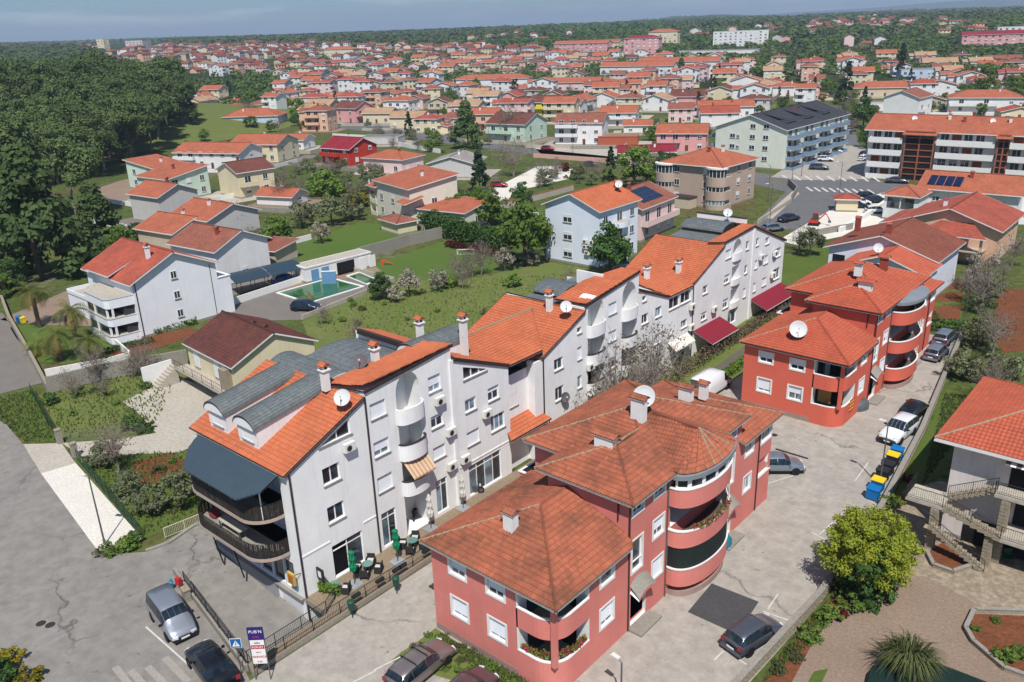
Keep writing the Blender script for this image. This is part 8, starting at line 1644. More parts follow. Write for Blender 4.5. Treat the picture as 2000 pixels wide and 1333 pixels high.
# nearer town houses read from the photograph: ground corner, turn, size, height, roof, colours
T = [ # label, px, py, ang, w, d, h, roof, ridge, rise, wall, roofc, front, side
 ('grey gabled house with one tiny window above the bare brown tree', 345, 478, 4, 12, 11.5, 6.2, 'gable', 'x', 2.1, 'grey', 'orange', (0, 0), (1, 1)),
 ('cream gabled house at the near end of the terraced group', 275, 488, 8, 11, 11, 4.4, 'gable', 'x', 2.0, 'stone', 'orange', (0, 0), (0, 0)),
 ('white gabled house right behind the big white house', 345, 545, 6, 12, 10.5, 6.4, 'gable', 'x', 2.2, 'white', 'rust', (1, 1), (1, 1)),
 ('low stone coloured garage with red roof left of the rounded tree', 455, 512, 16, 10, 6, 2.9, 'mono', 'x', .6, 'stone', 'rust', (0, 0), (0, 0)),
 ('pale gabled house with a roof terrace in the terraced group', 262, 430, 6, 11, 10, 6.2, 'gable', 'x', 2.0, 'grey', 'orange', (0, 0), (0, 0)),
 ('mint green house with a round window and dark glazing', 275, 388, 6, 13, 12, 5.8, 'mono', 'x', 1.8, 'mint', 'orange', (0, 1), (3, 2)),
 ('pale mint house with two satellite dishes on its roof', 255, 368, 10, 12, 10, 6.0, 'mono', 'y', 1.8, 'mint', 'orange', (2, 2), (1, 1)),
 ('tall cream house with dark brown roof and blank front', 432, 380, -4, 10.5, 10, 6.6, 'gable', 'y', 2.0, 'cream', 'brown', (0, 0), (2, 2)),
 ('long white house with a low orange roof below the wood', 345, 330, 22, 24, 12, 5.2, 'gable', 'x', 2.2, 'white', 'orange', (6, 2), (1, 2)),
 ('cream house with balcony and paired orange roofs', 455, 318, 24, 17, 13, 6.0, 'gable', 'x', 2.3, 'cream', 'orange', (4, 2), (2, 2)),
 ('small white house with orange roof right of the paired roofs', 545, 294, 24, 10, 8, 3.8, 'gable', 'x', 1.5, 'white', 'orange', (3, 1), (1, 1)),
 ('light blue and white house with a hipped orange roof', 438, 250, 38, 25, 14, 4.6, 'hip', 'x', 3.0, 'blue', 'orange', (4, 1), (2, 1)),
 ('bright red house with a wine red metal roof', 631, 322, 6, 12, 12, 5.4, 'gable', 'x', 2.6, 'red', 'wine', (3, 2), (2, 2)),
 ('pale pink house with a hipped orange roof beside the bright red house', 712, 338, 10, 14, 10, 4.4, 'hip', 'x', 1.8, 'palepink', 'orange', (3, 1), (2, 1)),
 ('grey house with faded grey fibre roof', 838, 348, 28, 13, 12, 4.0, 'gable', 'y', 1.8, 'grey', 'greyr', (0, 0), (1, 1)),
 ('small white annex with orange roof and a satellite dish', 503, 402, 20, 10, 6.5, 2.6, 'gable', 'x', 1.3, 'white', 'orange', (0, 0), (1, 1)),
 ('grey gable fronted house on the left of the pink house', 595, 232, 20, 14, 12, 6, 'gable', 'x', 2.6, 'stone', 'tan', (2, 2), (2, 2)),
 ('bright pink house with a dark brown roof', 655, 240, 8, 13, 12, 6.6, 'gable', 'x', 2.6, 'pink', 'brown', (2, 2), (2, 2)),
 ('cream house with tan tiled roof, left of a matching one', 710, 243, 25, 13, 10, 4.8, 'gable', 'x', 1.8, 'cream', 'tan', (3, 1), (2, 1)),
 ('cream house with tan tiled roof, right of a matching one', 762, 252, 25, 14, 11, 4.8, 'gable', 'x', 1.8, 'cream', 'tan', (3, 1), (2, 1)),
 ('mint gabled house behind the tall bare tree', 952, 276, 8, 16, 15, 6.4, 'gable', 'x', 3, 'mint', 'brown', (3, 2), (2, 2)),
 ('bright yellow house with a brown roof', 1035, 226, 20, 13, 11, 6.0, 'gable', 'x', 2.4, 'yellow', 'brown', (3, 2), (2, 2)),
 ('white three storey house with brown roof and long balcony', 1085, 284, 24, 16, 11, 7.6, 'gable', 'x', 2.4, 'white', 'rust', (4, 3), (1, 2)),
 ('low flat brick shed beside the white yard', 1168, 286, 30, 13, 8, 2.9, 'flat', 'x', 0, 'brick', 'tan', (0, 0), (0, 0)),
 ('white and terracotta house with a low balcony', 1172, 248, 26, 14, 11, 5.4, 'gable', 'x', 2.1, 'white', 'orange', (3, 2), (2, 2)),
 ('pink two storey house with an orange roof and ochre balcony', 1282, 297, 24, 15, 11, 5.8, 'gable', 'x', 2.2, 'pink', 'orange', (4, 2), (1, 1)),
 ('small white house with orange roof left of the pink two storey house', 1218, 262, 30, 10, 8, 3.2, 'gable', 'x', 1.4, 'white', 'orange', (2, 1), (1, 1)),
 ('low building with a broad wine red roof by the upper road', 1210, 318, 38, 16, 11, 2.8, 'gable', 'x', 1.3, 'stone', 'wine', (0, 0), (0, 0)),
 ('grey stone house with orange roof behind the yellow house', 1100, 218, 12, 12, 12, 5.2, 'gable', 'y', 2.2, 'grey', 'orange', (2, 2), (2, 2)),
 ('white house with orange roof beyond the white three storey house', 1152, 212, 20, 12, 12, 5.2, 'gable', 'y', 2.2, 'white', 'orange', (2, 2), (2, 2)),
 ('brick pink house with a bright orange roof', 1202, 218, 20, 12, 12, 5.4, 'gable', 'y', 2.2, 'peach', 'orange', (2, 2), (2, 2)),
 ('white house with a tan roof and dark balcony', 1250, 218, 14, 13, 12, 5.2, 'gable', 'y', 2.2, 'white', 'tan', (2, 2), (2, 2)),
 ('pink gabled house with a dark brown roof', 1308, 212, 20, 15, 12, 5.4, 'gable', 'x', 2.6, 'pink', 'brown', (2, 2), (2, 2)),
 ('pale yellow house with a red brown roof', 1375, 202, 16, 15, 14, 5.6, 'gable', 'y', 2.4, 'cream', 'brown', (2, 2), (3, 2)),
 ('big white gabled house with an orange roof in the centre right', 1425, 182, 24, 17, 14, 6.4, 'gable', 'y', 2.6, 'white', 'orange', (1, 1), (2, 2)),
 ('white house with a hipped tan roof', 1470, 185, 20, 14, 12, 5.0, 'hip', 'x', 2.0, 'white', 'tan', (2, 2), (2, 2)),
 ('white house with a hipped orange roof right of the tan one', 1508, 190, 26, 15, 12, 5.0, 'hip', 'x', 2.0, 'white', 'orange', (2, 2), (2, 2)),
 ('long orange roofed house above the dark roofed block', 1365, 232, 34, 22, 12, 4.6, 'gable', 'x', 2.0, 'white', 'orange', (4, 1), (2, 1)),
 ('white house with an orange roof left of the dark roofed block', 1368, 250, 32, 14, 11, 5.4, 'gable', 'x', 2.0, 'white', 'red', (2, 2), (2, 2)),
 ('large white gabled house behind the long apartment block', 1722, 232, -2, 13, 15, 8.2, 'gable', 'y', 2.4, 'white', 'rust', (0, 0), (2, 2)),
 ('white modern house with ribbon windows', 1758, 160, 30, 22, 12, 6.6, 'flat', 'x', 0, 'blue', 'greyr', (5, 2), (2, 2)),
 ('tan roofed house behind the modern one', 1800, 146, 20, 20, 14, 7.6, 'gable', 'x', 2.4, 'beige', 'tan', (3, 2), (2, 2)),
 ('white house with an orange roof right of the very tall cypress', 1795, 190, 22, 16, 13, 5.6, 'gable', 'y', 2.2, 'white', 'orange', (2, 2), (2, 2)),
 ('brick red block at the upper right', 1925, 140, 30, 22, 16, 7.0, 'gable', 'x', 2.6, 'brick', 'rust', (3, 2), (2, 2)),
 ('long house with an orange hipped roof right of the dark fir', 1664, 192, 30, 30, 13, 4.6, 'hip', 'x', 2.6, 'beige', 'orange', (5, 1), (2, 1)),
 ('small white flat roofed shed by the street', 1662, 220, 28, 14, 8, 3.6, 'flat', 'x', 0, 'white', 'greyr', (2, 1), (1, 1)),
 ('grey house partly behind trees at the right edge', 1965, 185, 20, 18, 12, 6, 'gable', 'x', 2.2, 'grey', 'rust', (2, 2), (2, 2)),
 ('white and glass annex at the far right behind the peach house', 1985, 425, 30, 8, 10, 5, 'flat', 'x', 0, 'white', 'greyr', (2, 2), (1, 1)),
 ('orange roofed house behind the right end of the long block', 1850, 222, 18, 26, 12, 6.0, 'hip', 'x', 2.6, 'white', 'orange', (3, 2), (2, 2)),
 ('open white carport roof behind the bright red house', 706, 284, 30, 14, 8, 2.6, 'flat', 'x', 0, 'grey', 'greyr', (0, 0), (0, 0)),
]
PLACED = []
for lab, px, py, ang, w_, d_, h_, rf_, rg, ri, wl, rc, fr_, sd in T:
    p = at(px, py); house(lab, p.xy, ang, w_, d_, h_, rf_, rg, ri, wl, rc, fr_, sd, chim=1 if rf_ != 'flat' else 0, balcony=('front', 0, 2) if fr_[1] > 1 and fr_[0] > 2 else (('side', 0, 1) if sd[1] > 1 else None)); 
    c = p.xy + Matrix.Rotation(math.radians(ang), 2) @ Vector((w_ / 2, d_ / 2)); PLACED.append((c.x, c.y, max(w_, d_) * .62))
    Rm = Matrix.Rotation(math.radians(ang), 2); rq = random.Random(px); hw, hd = w_ / 2 + rq.uniform(2, 6), d_ / 2 + rq.uniform(2, 5)
    flat([c + Rm @ Vector(q) for q in ((-hw, -hd), (hw, -hd), (hw, hd), (-hw, hd))], GZ + .0042 + .0001 * len(PLACED), rq.choice([CRETE, GRAVEL, LOT, BLOCKP]), 'yard')
    if rq.random() < .6: q0, q1, q2 = [c + Rm @ Vector(q) for q in ((-hw - 4, -hd - 3), (hw + 4, -hd - 3), (hw + 4, hd + 3))]; wall_line('garden_wall', [q0, q1, q2], 1.1, .2, rq.choice([CRETE, CONC, WHITE2, STONE]), 'garden wall in front of the ' + ' '.join(lab.split()[:9]), world=True)
for x, y, rr in ((-116, 53, 16), (-84, 48, 9), (-84, 116, 10), (-88, 135, 10), (-91, 170, 14), (-103, 237, 28), (-50, 226, 28), (-90, 226, 10), (-37, 128, 10), (-35, 155, 12), (-40, 186, 12), (-136, 124, 14)): PLACED.append((x, y, rr))
# ---------------------------------------------------------------- rising land, town, woods, haze
def sstep(a, b_, x): t = min(max((x - a) / (b_ - a), 0), 1); return t * t * (3 - 2 * t)
AZF = math.atan2(CF.y, CF.x)
def tz(x, y):
    D = math.hypot(x, y); az = (AZF - math.atan2(y, x) + math.pi) % (2 * math.pi) - math.pi      # + to the right
    z = GZ - .6 * (1 - sstep(380, 520, D)) + 24 * sstep(420, 1500, D) + 5 * sstep(1500, 3000, D) + 6 * sstep(3000, 6500, D)
    z += noise.noise(Vector((x / 900, y / 900, 0))) * 7 * sstep(900, 2600, D) + noise.noise(Vector((x / 320, y / 320, 4))) * 2.5 * sstep(700, 1500, D)
    z += 24 * math.exp(-((az - .235) / .045) ** 2) * sstep(3500, 5200, D) * (1 - sstep(6200, 8000, D))
    z += 5 * sstep(-.1, .5, az) * sstep(3500, 6000, D)
    z += (70 + 60 * sstep(.3, .62, az) + 16 * noise.noise(Vector((az * 14, 2, 0)))) * sstep(.12, .5, az) * sstep(9500, 12500, D)
    z += 14 * math.exp(-((az + .62) / .10) ** 2) * math.exp(-((D - 820) / 260) ** 2)
    return z
m, t, b = nodes('far_land'); pos = N(t, 'NewGeometry').outputs['Position']
c1 = mixc(t, noisefac(t, pos, .0035, 6, .6, .4, .6), rgb((70, 88, 54), .55), rgb((104, 110, 72), .55)); c1 = mixc(t, noisefac(t, pos, .008, 5, .6, .6, .66), c1, rgb((84, 128, 58), .6)); c1 = mixc(t, noisefac(t, pos, .0045, 6, .65, .63, .68), c1, rgb((178, 160, 128), .6)); c1 = mixc(t, noisefac(t, pos, .05, 5, .7, .35, .65), c1, rgb((52, 68, 42), .5))
t.links.new(c1, b.inputs['Base Color']); b.inputs['Roughness'].default_value = 1; b.inputs['Specular IOR Level'].default_value = 0; FARL = m
hm = MB(); Ds = [380, 430, 480, 540, 610, 700, 800, 900, 1000, 1120, 1250, 1400, 1600, 1850, 2150, 2500, 2900, 3400, 3900, 4400, 4800, 5200, 5600, 6000, 6500, 7200, 8200, 9500, 10300, 11000, 11800, 12600, 13200]; na = 150
for i in range(len(Ds)):
    for j in range(na + 1): a = AZF + 1.1 - 2.2 * j / na; x, y = Ds[i] * math.cos(a), Ds[i] * math.sin(a); hm.v.append((x, y, tz(x, y)))
for i in range(len(Ds) - 1):
    for j in range(na): k = i * (na + 1) + j; hm.f.append((k, k + na + 1, k + na + 2, k + 1)[::-1]); hm.m.append(hm.mi(FARL)); hm.uv.append(None)
o = hm.build('hills', smooth=True); o['kind'] = 'structure'
def att(px, py):
    return hit_t(px, py)
def hit_t(px, py):
    d = CR * (px - 1000) - CU * (py - 666.5) + CF * FOC; d.normalize(); s = 60.; p0 = Vector((0, 0, EYE))
    st = 20.
    while s < 12000:
        p = p0 + d * s
        if p.z < max(tz(p.x, p.y), GZ): 
            lo, hi = s - st, s
            for _ in range(16):
                mdl = (lo + hi) / 2; p = p0 + d * mdl
                if p.z < max(tz(p.x, p.y), GZ): hi = mdl
                else: lo = mdl
            return p
        st = max(12, s * .03); s += st
    return None
def gz(x, y): return max(tz(x, y), GZ) if math.hypot(x, y) > 470 else GZ
# distinctive far buildings
FAR = [('long pink building with a red roof below the wooded hill', 1082, 103, 60, 14, 9, 'gable', 'pink', 'orange', 12), ('yellowish wing right of the long pink building', 1130, 101, 45, 14, 9, 'gable', 'cream', 'orange', 12), ('tall pink apartment block with red roof', 1218, 107, 34, 16, 15, 'hip', 'pink', 'wine', 20), ('cream apartment block right of the tall pink one', 1266, 96, 30, 16, 17, 'hip', 'cream', 'orange', 20),
 ('white modern apartment block, left one of the pair in the green', 1392, 92, 45, 16, 15, 'flat', 'white', 'greyr', 22), ('white modern apartment block, right one of the pair in the green', 1440, 90, 30, 16, 15, 'flat', 'white', 'greyr', 24), ('low pale hall with a wide flat roof', 1320, 112, 70, 30, 5, 'flat', 'white', 'greyr', 20), ('red and white apartment block in the distance at the right', 1876, 98, 55, 18, 12, 'gable', 'pink', 'wine', 20), ('white building in the distance at the right edge', 1945, 80, 45, 18, 12, 'flat', 'white', 'greyr', 20), ('yellow apartment tower beyond the dark wood', 193, 106, 12, 10, 19, 'flat', 'cream', 'greyr', 20), ('grey office block beyond the wood', 248, 104, 26, 20, 16, 'flat', 'grey', 'greyr', 30),
 ('row of white terraced houses in the middle distance', 1172, 152, 52, 14, 8, 'gable', 'white', 'orange', 16), ('second row of white terraced houses in the middle distance', 1245, 142, 60, 14, 8, 'gable', 'white', 'orange', 14), ('long cream building with dark red roof above the town road', 635, 118, 34, 14, 11, 'hip', 'cream', 'orange', 22), ('long orange roofed row of shops', 885, 170, 52, 14, 5, 'hip', 'white', 'orange', 28), ('broad orange roofed hall left of the twin cypresses', 1040, 178, 50, 20, 5, 'hip', 'palepink', 'orange', 24)]
for lab, px, py, w_, d_, h_, rf_, wl, rc, ang in FAR:
    p = hit_t(px, py); z = gz(p.x, p.y) - .5; nf = max(1, int(w_ / 5)); house(lab, p.xy, ang, w_, d_, h_, rf_, 'x', 2.6 if rf_ != 'flat' else 0, wl, rc, (nf, int(h_ / 2.9)), (2, int(h_ / 2.9)), chim=0, base=z, ww=1.8, door=False, cat='apartment building' if h_ > 8 else 'building', name='apartment_house' if h_ > 8 else 'long_building')
    c = p.xy + Matrix.Rotation(math.radians(ang), 2) @ Vector((w_ / 2, d_ / 2)); PLACED.append((c.x, c.y, w_ * .6))
# town houses
def town_proto(i, detailed):
    r = random.Random(100 + i); w_, d_, h_ = r.uniform(9, 13), r.uniform(8, 10.5), r.choice([3.2, 5.6, 5.8, 6.2, 6.6, 8.6]); rf_ = r.choice(['gable', 'gable', 'gable', 'hip']); wl = r.choice(['white', 'white', 'white', 'grey', 'cream', 'stone', 'palepink', 'peach', 'beige', 'pink', 'white', 'cream', 'grey']); rc = r.choice(['orange', 'orange', 'red', 'orange', 'rust', 'red', 'brown', 'tan'])
    ri = r.uniform(1.3, 2.1); rg = r.choice(['x', 'y'])
    e = house('x', (0, 0), 0, w_, d_, h_, rf_, rg, ri, wl, rc, (3, int(h_ / 2.8)) , (2, int(h_ / 2.8)), left=(2, int(h_ / 2.8)) if detailed else (0, 0), chim=1, balcony=('front', 0, 2) if h_ > 5 and i % 2 else (('side', 0, 1) if h_ > 5 else None), seed=i, ww=1.3)
    if i % 3 == 0:
        q = MB(); q.box(w_, w_ + 4, 1, d_ - 2, -.3, 2.6, wmat(wl)); roof_plane(q, [(w_ + 4.4, .6, 2.5), (w_ + 4.4, d_ - 1.6, 2.5), (w_, d_ - 1.6, 3.3), (w_, .6, 3.3)], rmat(rc), False, mside=WHITE2); q.build('annex', e)
    if i % 3 == 1:
        q = MB(); hh = h_ - .6; q.box(-3.5, .5, 2, d_ - 2, -.3, hh, wmat(wl)); q.build('wing_wall', e); q = MB(); roof_plane(q, [(-4, 1.5, hh), (.6, 1.5, hh), (.6, d_ / 2, hh + 1.4), (-4, d_ / 2, hh + 1.4)], rmat(rc), False, mside=WHITE2); roof_plane(q, [(.6, d_ - 1.5, hh), (-4, d_ - 1.5, hh), (-4, d_ / 2, hh + 1.4), (.6, d_ / 2, hh + 1.4)], rmat(rc), False, mside=WHITE2); q.build('wing_roof', e)
    e['wallname'] = wl; e['roofname'] = rc; e['hh'] = h_; e['rooftype'] = rf_; e['ww'] = w_; e['dd'] = d_; return e
TOWNP = [(380, 218), (430, 232), (520, 222), (575, 232), (604, 250), (680, 272), (900, 258), (1080, 262), (1270, 262), (1380, 250), (1560, 222), (1650, 190), (1720, 205), (1800, 235), (2010, 235), (2010, 121), (1700, 126), (1560, 130), (1440, 126), (1290, 120), (1080, 108), (1040, 99), (860, 96), (700, 92), (560, 91), (330, 96), (215, 108), (215, 130), (350, 136), (420, 150), (530, 148), (566, 160), (500, 205), (400, 200)]
def jgrid(ang0, sx, sy, R0, R1, seed):
    r = random.Random(seed); out = []; n = int(R1 / min(sx, sy)) + 2; ca, sa = math.cos(ang0), math.sin(ang0)
    for i in range(-n, n):
        for j in range(-n, n):
            x, y = i * sx, j * sy + (6 if (i // 5) % 2 else 0)
            if j % 3 == 0: y += 4
            X, Y = ca * x - sa * y + r.uniform(-2.5, 2.5), sa * x + ca * y + r.uniform(-2.5, 2.5); D = math.hypot(X, Y)
            if R0 < D < R1 and r.random() > .15: out.append((X, Y, D))
    return out
cand = []; rr = random.Random(12)
for X, Y, D in jgrid(math.radians(22), 24, 22.5, 230, 1750, 3):
    px, py, dep = project((X, Y, gz(X, Y)))
    if dep < 0 or not (-60 < px < 2060): continue
    if not inside((px, py), TOWNP): continue
    if any((X - a) ** 2 + (Y - c) ** 2 < (q + 7.5) ** 2 for a, c, q in PLACED): continue
    if D > 900 and rr.random() < .12: continue
    cand.append((D, X, Y, px, py))
EXTRA = []
for cx_, cy_, n, sp in ((1640, 52, 40, 1), (1700, 44, 40, 1), (1760, 56, 30, 1), (1560, 62, 14, 1), (1850, 56, 18, 1), (1660, 90, 5, .4), (1700, 88, 5, .4), (1510, 82, 4, .4), (980, 82, 14, 1), (1040, 76, 14, 1), (900, 98, 26, 1), (820, 100, 26, 1), (560, 96, 26, 1), (460, 100, 30, 1), (300, 108, 24, 1), (130, 97, 34, 1), (60, 97, 14, 1), (1480, 66, 10, 1), (1390, 70, 8, 1), (1920, 66, 14, 1), (1970, 92, 14, .7), (380, 200, 4, .3), (1960, 150, 4, .3), (1800, 48, 20, 1)):
    for _ in range(n):
        p = hit_t(cx_ + rr.gauss(0, 34 * sp), cy_ + rr.gauss(0, 3.2 * sp))
        if p and all((p.x - a[1]) ** 2 + (p.y - a[2]) ** 2 > 250 for a in EXTRA) and not any((p.x - a) ** 2 + (p.y - c) ** 2 < (q + 8) ** 2 for a, c, q in PLACED): D = math.hypot(p.x, p.y); px, py, _d = project(p); EXTRA.append((D, p.x, p.y, px, py))
cand += EXTRA
cand.sort(); protos = [town_proto(i, True) for i in range(22)]; used = set()
LMK = [('the twin cypresses', 1006, 175), ('the bright yellow house', 1065, 205), ('the big town cedar', 912, 260), ('the bright pink house', 690, 215), ('the very tall cypress', 1757, 130), ('the tall bare tree', 1000, 235), ('the dark rounded tree', 770, 180), ('the straight town road', 600, 165), ('the lone slim cypress', 450, 175), ('the white terraced rows', 1210, 140), ('the orange shop row', 905, 160), ('the dark roofed block', 1490, 230), ('the dark round tree', 1580, 125), ('the white modern house', 1800, 140), ('the big white gabled house', 1440, 160), ('the cedar in the middle', 1330, 135), ('the tall pink apartment block', 1235, 95), ('the long pink building', 1110, 92), ('the brick red block', 1955, 120), ('the dark fir', 1650, 180), ('the long hipped house', 1700, 175), ('the tan hipped house', 1490, 170), ('the light blue house', 488, 225)]
labels = {}
ORD = ['nearest', 'second nearest', 'third nearest', 'fourth nearest', 'fifth nearest', 'sixth nearest', 'seventh nearest', 'eighth nearest', 'ninth nearest', 'tenth nearest']
NI = 240; indiv = cand[:NI]; rest = cand[NI:]; items = []
for i, (D, X, Y, px, py) in enumerate(indiv):
    P_ = protos[i % len(protos) if i < len(protos) else rr.randrange(len(protos))]; ang = math.radians(22 + 90 * rr.choice([0, 0, 0, -1]) + rr.gauss(0, 5)); k = min(range(len(LMK)), key=lambda q: abs(px - LMK[q][1]) + 1.6 * abs(py - LMK[q][2])); dx, dy = px - LMK[k][1], py - LMK[k][2]
    side = ('right of' if dx > 0 else 'left of') if abs(dx) > 1.3 * abs(dy) else ('behind' if dy < 0 else 'in front of'); items.append([D, X, Y, P_, ang, k, side, abs(dx) + abs(dy)])
grp = {}
for it in items: grp.setdefault((it[5], it[6], it[3]['wallname'], it[3]['roofname'], it[3]['rooftype']), []).append(it)
for key, L in grp.items():
    L.sort(key=lambda q: q[7])
    for n, it in enumerate(L):
        P_ = it[3]; it.append('%s house, %s %s roof, %s%s %s' % (P_['wallname'].replace('palepink', 'pale pink').replace('stone', 'sand coloured'), {'gable': 'gabled', 'hip': 'hipped'}[P_['rooftype']], P_['roofname'], (ORD[min(n, 9)] + ' such ') if n or len(L) > 1 else '', it[6], LMK[it[5]][0]))
for it in items:
    D, X, Y, P_, ang, k, side, _, lab = it; lab = lab.replace(' such ', ' ') if len(lab.split()) > 16 else lab; z = gz(X, Y) - .15; h2 = Matrix.Rotation(ang, 2) @ Vector((-P_['ww'] / 2, -P_['dd'] / 2)); loc = (X + h2.x, Y + h2.y, z)
    if P_.name in used: c = copy_tree(P_, loc, ang, None, lab, 'houses of the town')
    else:
        used.add(P_.name); kids_of(P_); P_.location = loc; P_.rotation_euler.z = ang; P_['label'] = lab; P_['group'] = 'houses of the town'; P_['category'] = 'house'
        for q in KIDS[P_.name]: kids_of(q)
for P_ in protos:
    if P_.name not in used: P_.location.z = -400
for e in [q for q in bpy.data.objects if 'hh' in q.keys()]:
    for k in ('wallname', 'roofname', 'hh', 'rooftype', 'ww', 'dd'):
        if k in e.keys(): del e[k]
yb = MB(); rr2 = random.Random(6)
for it in items:
    D, X, Y, P_, ang = it[:5]
    if D > 465: continue
    ca, sa = math.cos(ang), math.sin(ang); hw, hd = 6 + rr2.uniform(1.5, 4), 5 + rr2.uniform(1.5, 4); ox, oy = rr2.uniform(-2, 2), rr2.uniform(-2, 2)
    yb.face([(X + ca * (u + ox) - sa * (v + oy), Y + sa * (u + ox) + ca * (v + oy), GZ + .006 + .0001 * (len(yb.f) % 50)) for u, v in ((-hw, -hd), (hw, -hd), (hw, hd), (-hw, hd))], rr2.choice([CRETE, GRAVEL, LOT, MEADOW]))
if yb.f: yb.build('yard', None, kind='structure')
# the rest of the town, too small to tell windows apart
mb = MB(); WL = [wmat(c) for c in ('white', 'white', 'cream', 'palepink', 'grey', 'stone', 'peach', 'white', 'beige', 'pink')]; RL = [rmat(c) for c in ('orange', 'red', 'orange', 'rust', 'orange', 'red', 'tan', 'rust')]
for D, X, Y, px, py in rest:
    a = math.radians(22 + 90 * rr.choice([0, 1]) + rr.gauss(0, 8)); w_, d_, h_ = rr.uniform(8, 13), rr.uniform(7, 10), rr.choice([3.2, 5.8, 6.2, 6.6, 9]); ri = rr.uniform(1.2, 2.0); z = gz(X, Y) - .4; wm, rm_ = rr.choice(WL), rr.choice(RL); ca, sa = math.cos(a), math.sin(a)
    q = lambda x, y, zz: (X + ca * x - sa * y, Y + sa * x + ca * y, z + zz); hw, hd, o_ = w_ / 2, d_ / 2, .5
    c = [(-hw, -hd), (hw, -hd), (hw, hd), (-hw, hd)]
    for i in range(4): j = (i + 1) % 4; mb.face([q(*c[i], 0), q(*c[j], 0), q(*c[j], h_), q(*c[i], h_)], wm)
    hp = rr.random() < .35; xr_ = hw + o_ - (hd + o_ if hp else 0)
    mb.face([q(-hw - o_, -hd - o_, h_ - .2), q(hw + o_, -hd - o_, h_ - .2), q(xr_, 0, h_ + ri), q(-xr_, 0, h_ + ri)], rm_); mb.face([q(hw + o_, hd + o_, h_ - .2), q(-hw - o_, hd + o_, h_ - .2), q(-xr_, 0, h_ + ri), q(xr_, 0, h_ + ri)], rm_)
    for s in (1, -1):
        if hp: mb.face([q(s * (hw + o_), -s * (hd + o_), h_ - .2), q(s * (hw + o_), s * (hd + o_), h_ - .2), q(s * xr_, 0, h_ + ri)], rm_)
        else: mb.face([q(s * hw, -s * hd, h_), q(s * hw, s * hd, h_), q(s * hw, 0, h_ + ri - .15)], wm)
    for fl in range(int(h_ / 2.8)):
        for u in (-.32, 0, .32):
            mb.face([q(w_ * u - .6, -hd - .04, 1 + fl * 2.8), q(w_ * u + .6, -hd - .04, 1 + fl * 2.8), q(w_ * u + .6, -hd - .04, 2.2 + fl * 2.8), q(w_ * u - .6, -hd - .04, 2.2 + fl * 2.8)], GLASS); mb.face([q(hw + .04, d_ * u - .6, 1 + fl * 2.8), q(hw + .04, d_ * u + .6, 1 + fl * 2.8), q(hw + .04, d_ * u + .6, 2.2 + fl * 2.8), q(hw + .04, d_ * u - .6, 2.2 + fl * 2.8)], GLASS)
mb.build('distant_houses', None, kind='stuff')
print('town', len(cand), len(rest))
# trees between the houses
tp = []; rr = random.Random(77); placed_all = [(a, c, q * .8) for a, c, q in PLACED] + [(c[1], c[2], 7.5) for c in cand]; cell = {}
for a, c, q in placed_all: cell.setdefault((int(a // 60), int(c // 60)), []).append((a, c, q))
def free(x, y, g=1.):
    cx_, cy_ = int(x // 60), int(y // 60)
    return not any((x - a) ** 2 + (y - c) ** 2 < (q + g) ** 2 for i in (-1, 0, 1) for j in (-1, 0, 1) for a, c, q in cell.get((cx_ + i, cy_ + j), ()))
MIDP = [(380, 330), (640, 400), (900, 380), (1060, 372), (1300, 360), (1600, 240), (1700, 240), (2010, 235), (2010, 125), (1300, 125), (860, 105), (560, 110), (560, 200), (400, 200)]
n = 0; names = ['broad', 'broad', 'olive', 'dark', 'bare', 'blossom', 'cypress', 'fir', 'broad', 'olive']
far_t = []
for _ in range(60000):
    px, py = rr.uniform(370, 2030), 100 + 290 * rr.random() ** 1.25
    if not inside((px, py), MIDP): continue
    p = hit_t(px, py)
    if p is None or not free(p.x, p.y, 1.5): continue
    D = math.hypot(p.x, p.y)
    if any((p.x - q.x) ** 2 + (p.y - q.y) ** 2 < 30 for q in tp[-250:]): continue
    if 285 < py < 365 and 940 < px < 1400: continue
    if py > 225 and rr.random() > (.12 if py > 300 else .22): continue
    if D < 600 and n >= 230: continue
    tp.append(p)
    if D < 600:
        n += 1; k = rr.choice(names if py < 225 else ['olive', 'bare', 'blossom', 'olive', 'broad', 'shrub', 'oshrub']); dx = min(LMK, key=lambda q: abs(px - q[1]) + abs(py - q[2])); plant(k, (p.x, p.y, gz(p.x, p.y) - .1), rr.uniform(.5, 1.0) * (1 if py < 225 else .8), label=NOUN[k] + ' between the houses near ' + dx[0], group='town trees, ' + NOUN[k] + 's')
    else: far_t.append(p)
    if len(tp) > 3600: break
def clump(mb, x, y, z, R, H, k, leaf, mat, r):
    for _ in range(k):
        d = rv(r); d.z = abs(d.z) * 1.2 - .15; p = Vector((x + d.x * R, y + d.y * R, z + H * .45 + d.z * H * .5)); nn = (d + Vector((0, 0, .5)) + rv(r) * .5).normalized(); u = nn.orthogonal().normalized(); u = Matrix.Rotation(r.uniform(0, 6.28), 3, nn) @ u; v = nn.cross(u); s = leaf * r.uniform(.7, 1.3)
        mb.face([p - u * s, p - v * s * .7, p + u * s, p + v * s * .7], mat)
FM = [LM['dark'], LM['green'], LM['pine'], LM['olive'], LM['green'], LM['dark']]
for nm in ('far1', 'far2'): pass
mb = MB(); rr = random.Random(4)
for p in far_t: clump(mb, p.x, p.y, gz(p.x, p.y) - .5, rr.uniform(1.8, 3.4), rr.uniform(3.5, 7), 40, .8, rr.choice(FM), rr)
mb.build('distant_trees', None, kind='stuff')
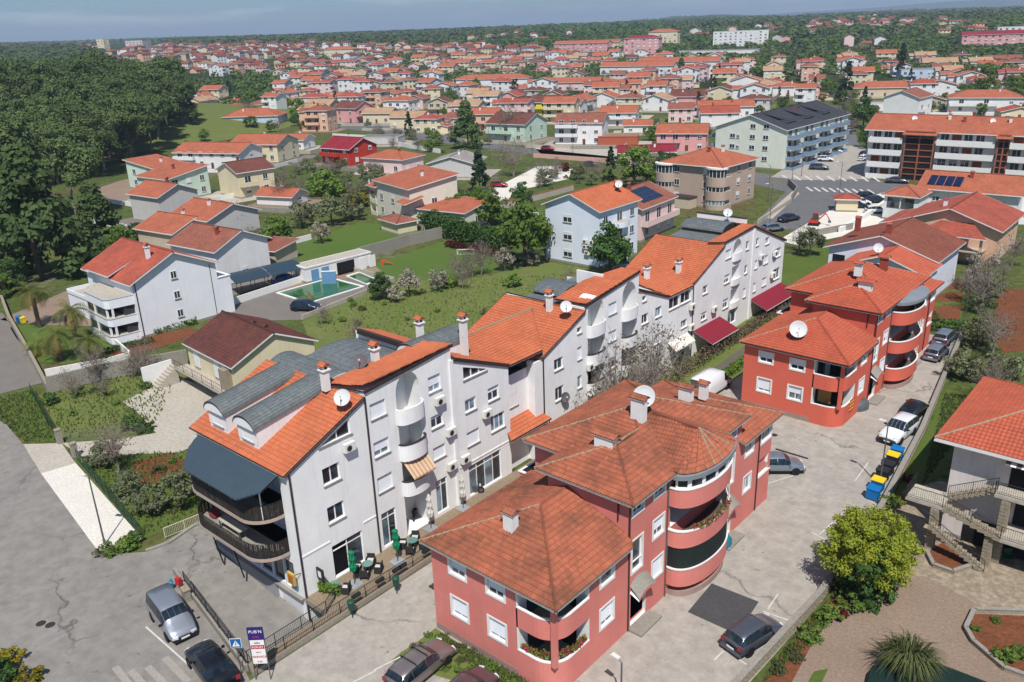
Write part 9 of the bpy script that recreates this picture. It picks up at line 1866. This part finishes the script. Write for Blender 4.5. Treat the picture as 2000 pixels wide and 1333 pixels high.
# woods beyond the town
mb = MB(); cnt = 0
bands = [([(0, 92), (200, 97), (212, 128), (60, 140), (0, 142)], 1500, 'pine', 1.0), ([(-20, 84), (430, 76), (430, 82), (0, 92)], 500, 'pine', 1.0), ([(330, 80), (1000, 60), (1000, 84), (700, 92), (330, 95)], 2200, 'pine', .9), ([(900, 62), (1300, 45), (1310, 100), (1090, 106), (1000, 96), (880, 92)], 2600, 'green', .8), ([(1280, 44), (1560, 40), (1700, 60), (2010, 30), (2010, 122), (1700, 124), (1440, 122), (1290, 112)], 3600, 'mix', .35), ([(1230, 34), (1560, 38), (1560, 56), (1230, 58)], 900, 'pine', 1), ([(1560, 30), (2010, 16), (2010, 42), (1560, 56)], 900, 'pine', .8), ([(340, 150), (560, 142), (520, 205), (420, 212), (340, 190)], 330, 'green', .5), ([(1840, 150), (2010, 140), (2010, 230), (1880, 215)], 90, 'green', .6)]
for P, n_, kd, dens in bands:
    x0, x1 = min(p[0] for p in P), max(p[0] for p in P); y0, y1 = min(p[1] for p in P), max(p[1] for p in P); c = 0; tries = 0
    while c < n_ and tries < n_ * 8:
        tries += 1; q = (rr.uniform(x0, x1), rr.uniform(y0, y1))
        if not inside(q, P): continue
        p = hit_t(*q)
        if p is None or not free(p.x, p.y, 3): continue
        if dens < 1 and noise.noise(Vector((p.x / 240, p.y / 160, 7))) > dens - .35: 
            if rr.random() > .12: continue
        D = math.hypot(p.x, p.y); R = max(3.2, min(D * .0042, 22)) * rr.uniform(.7, 1.3); c += 1
        m_ = LM['pine'] if kd == 'pine' else rr.choice(FM if kd == 'mix' else [LM['green'], LM['dark'], LM['pine']]); clump(mb, p.x, p.y, gz(p.x, p.y) - 1, R, min(R * 1.1, 10) + 2, 26 if D < 2500 else 12, R * .42, m_, rr)
mb.build('far_wood', None, kind='stuff')
# haze: one closed box of thin even air round everything
m = bpy.data.materials.new('haze'); m.use_nodes = True; t = m.node_tree; t.nodes.clear(); ou = t.nodes.new('ShaderNodeOutputMaterial'); pv = t.nodes.new('ShaderNodeVolumePrincipled')
pv.inputs['Density'].default_value = HAZE; pv.inputs['Color'].default_value = (.62, .78, .98, 1); pv.inputs['Anisotropy'].default_value = .1; t.links.new(pv.outputs[0], ou.inputs['Volume'])
if HAZE > 0:
    b = MB(); b.box(-17000, 17000, -1500, 17000, -4, 240, m); b.build('haze', None, kind='stuff')
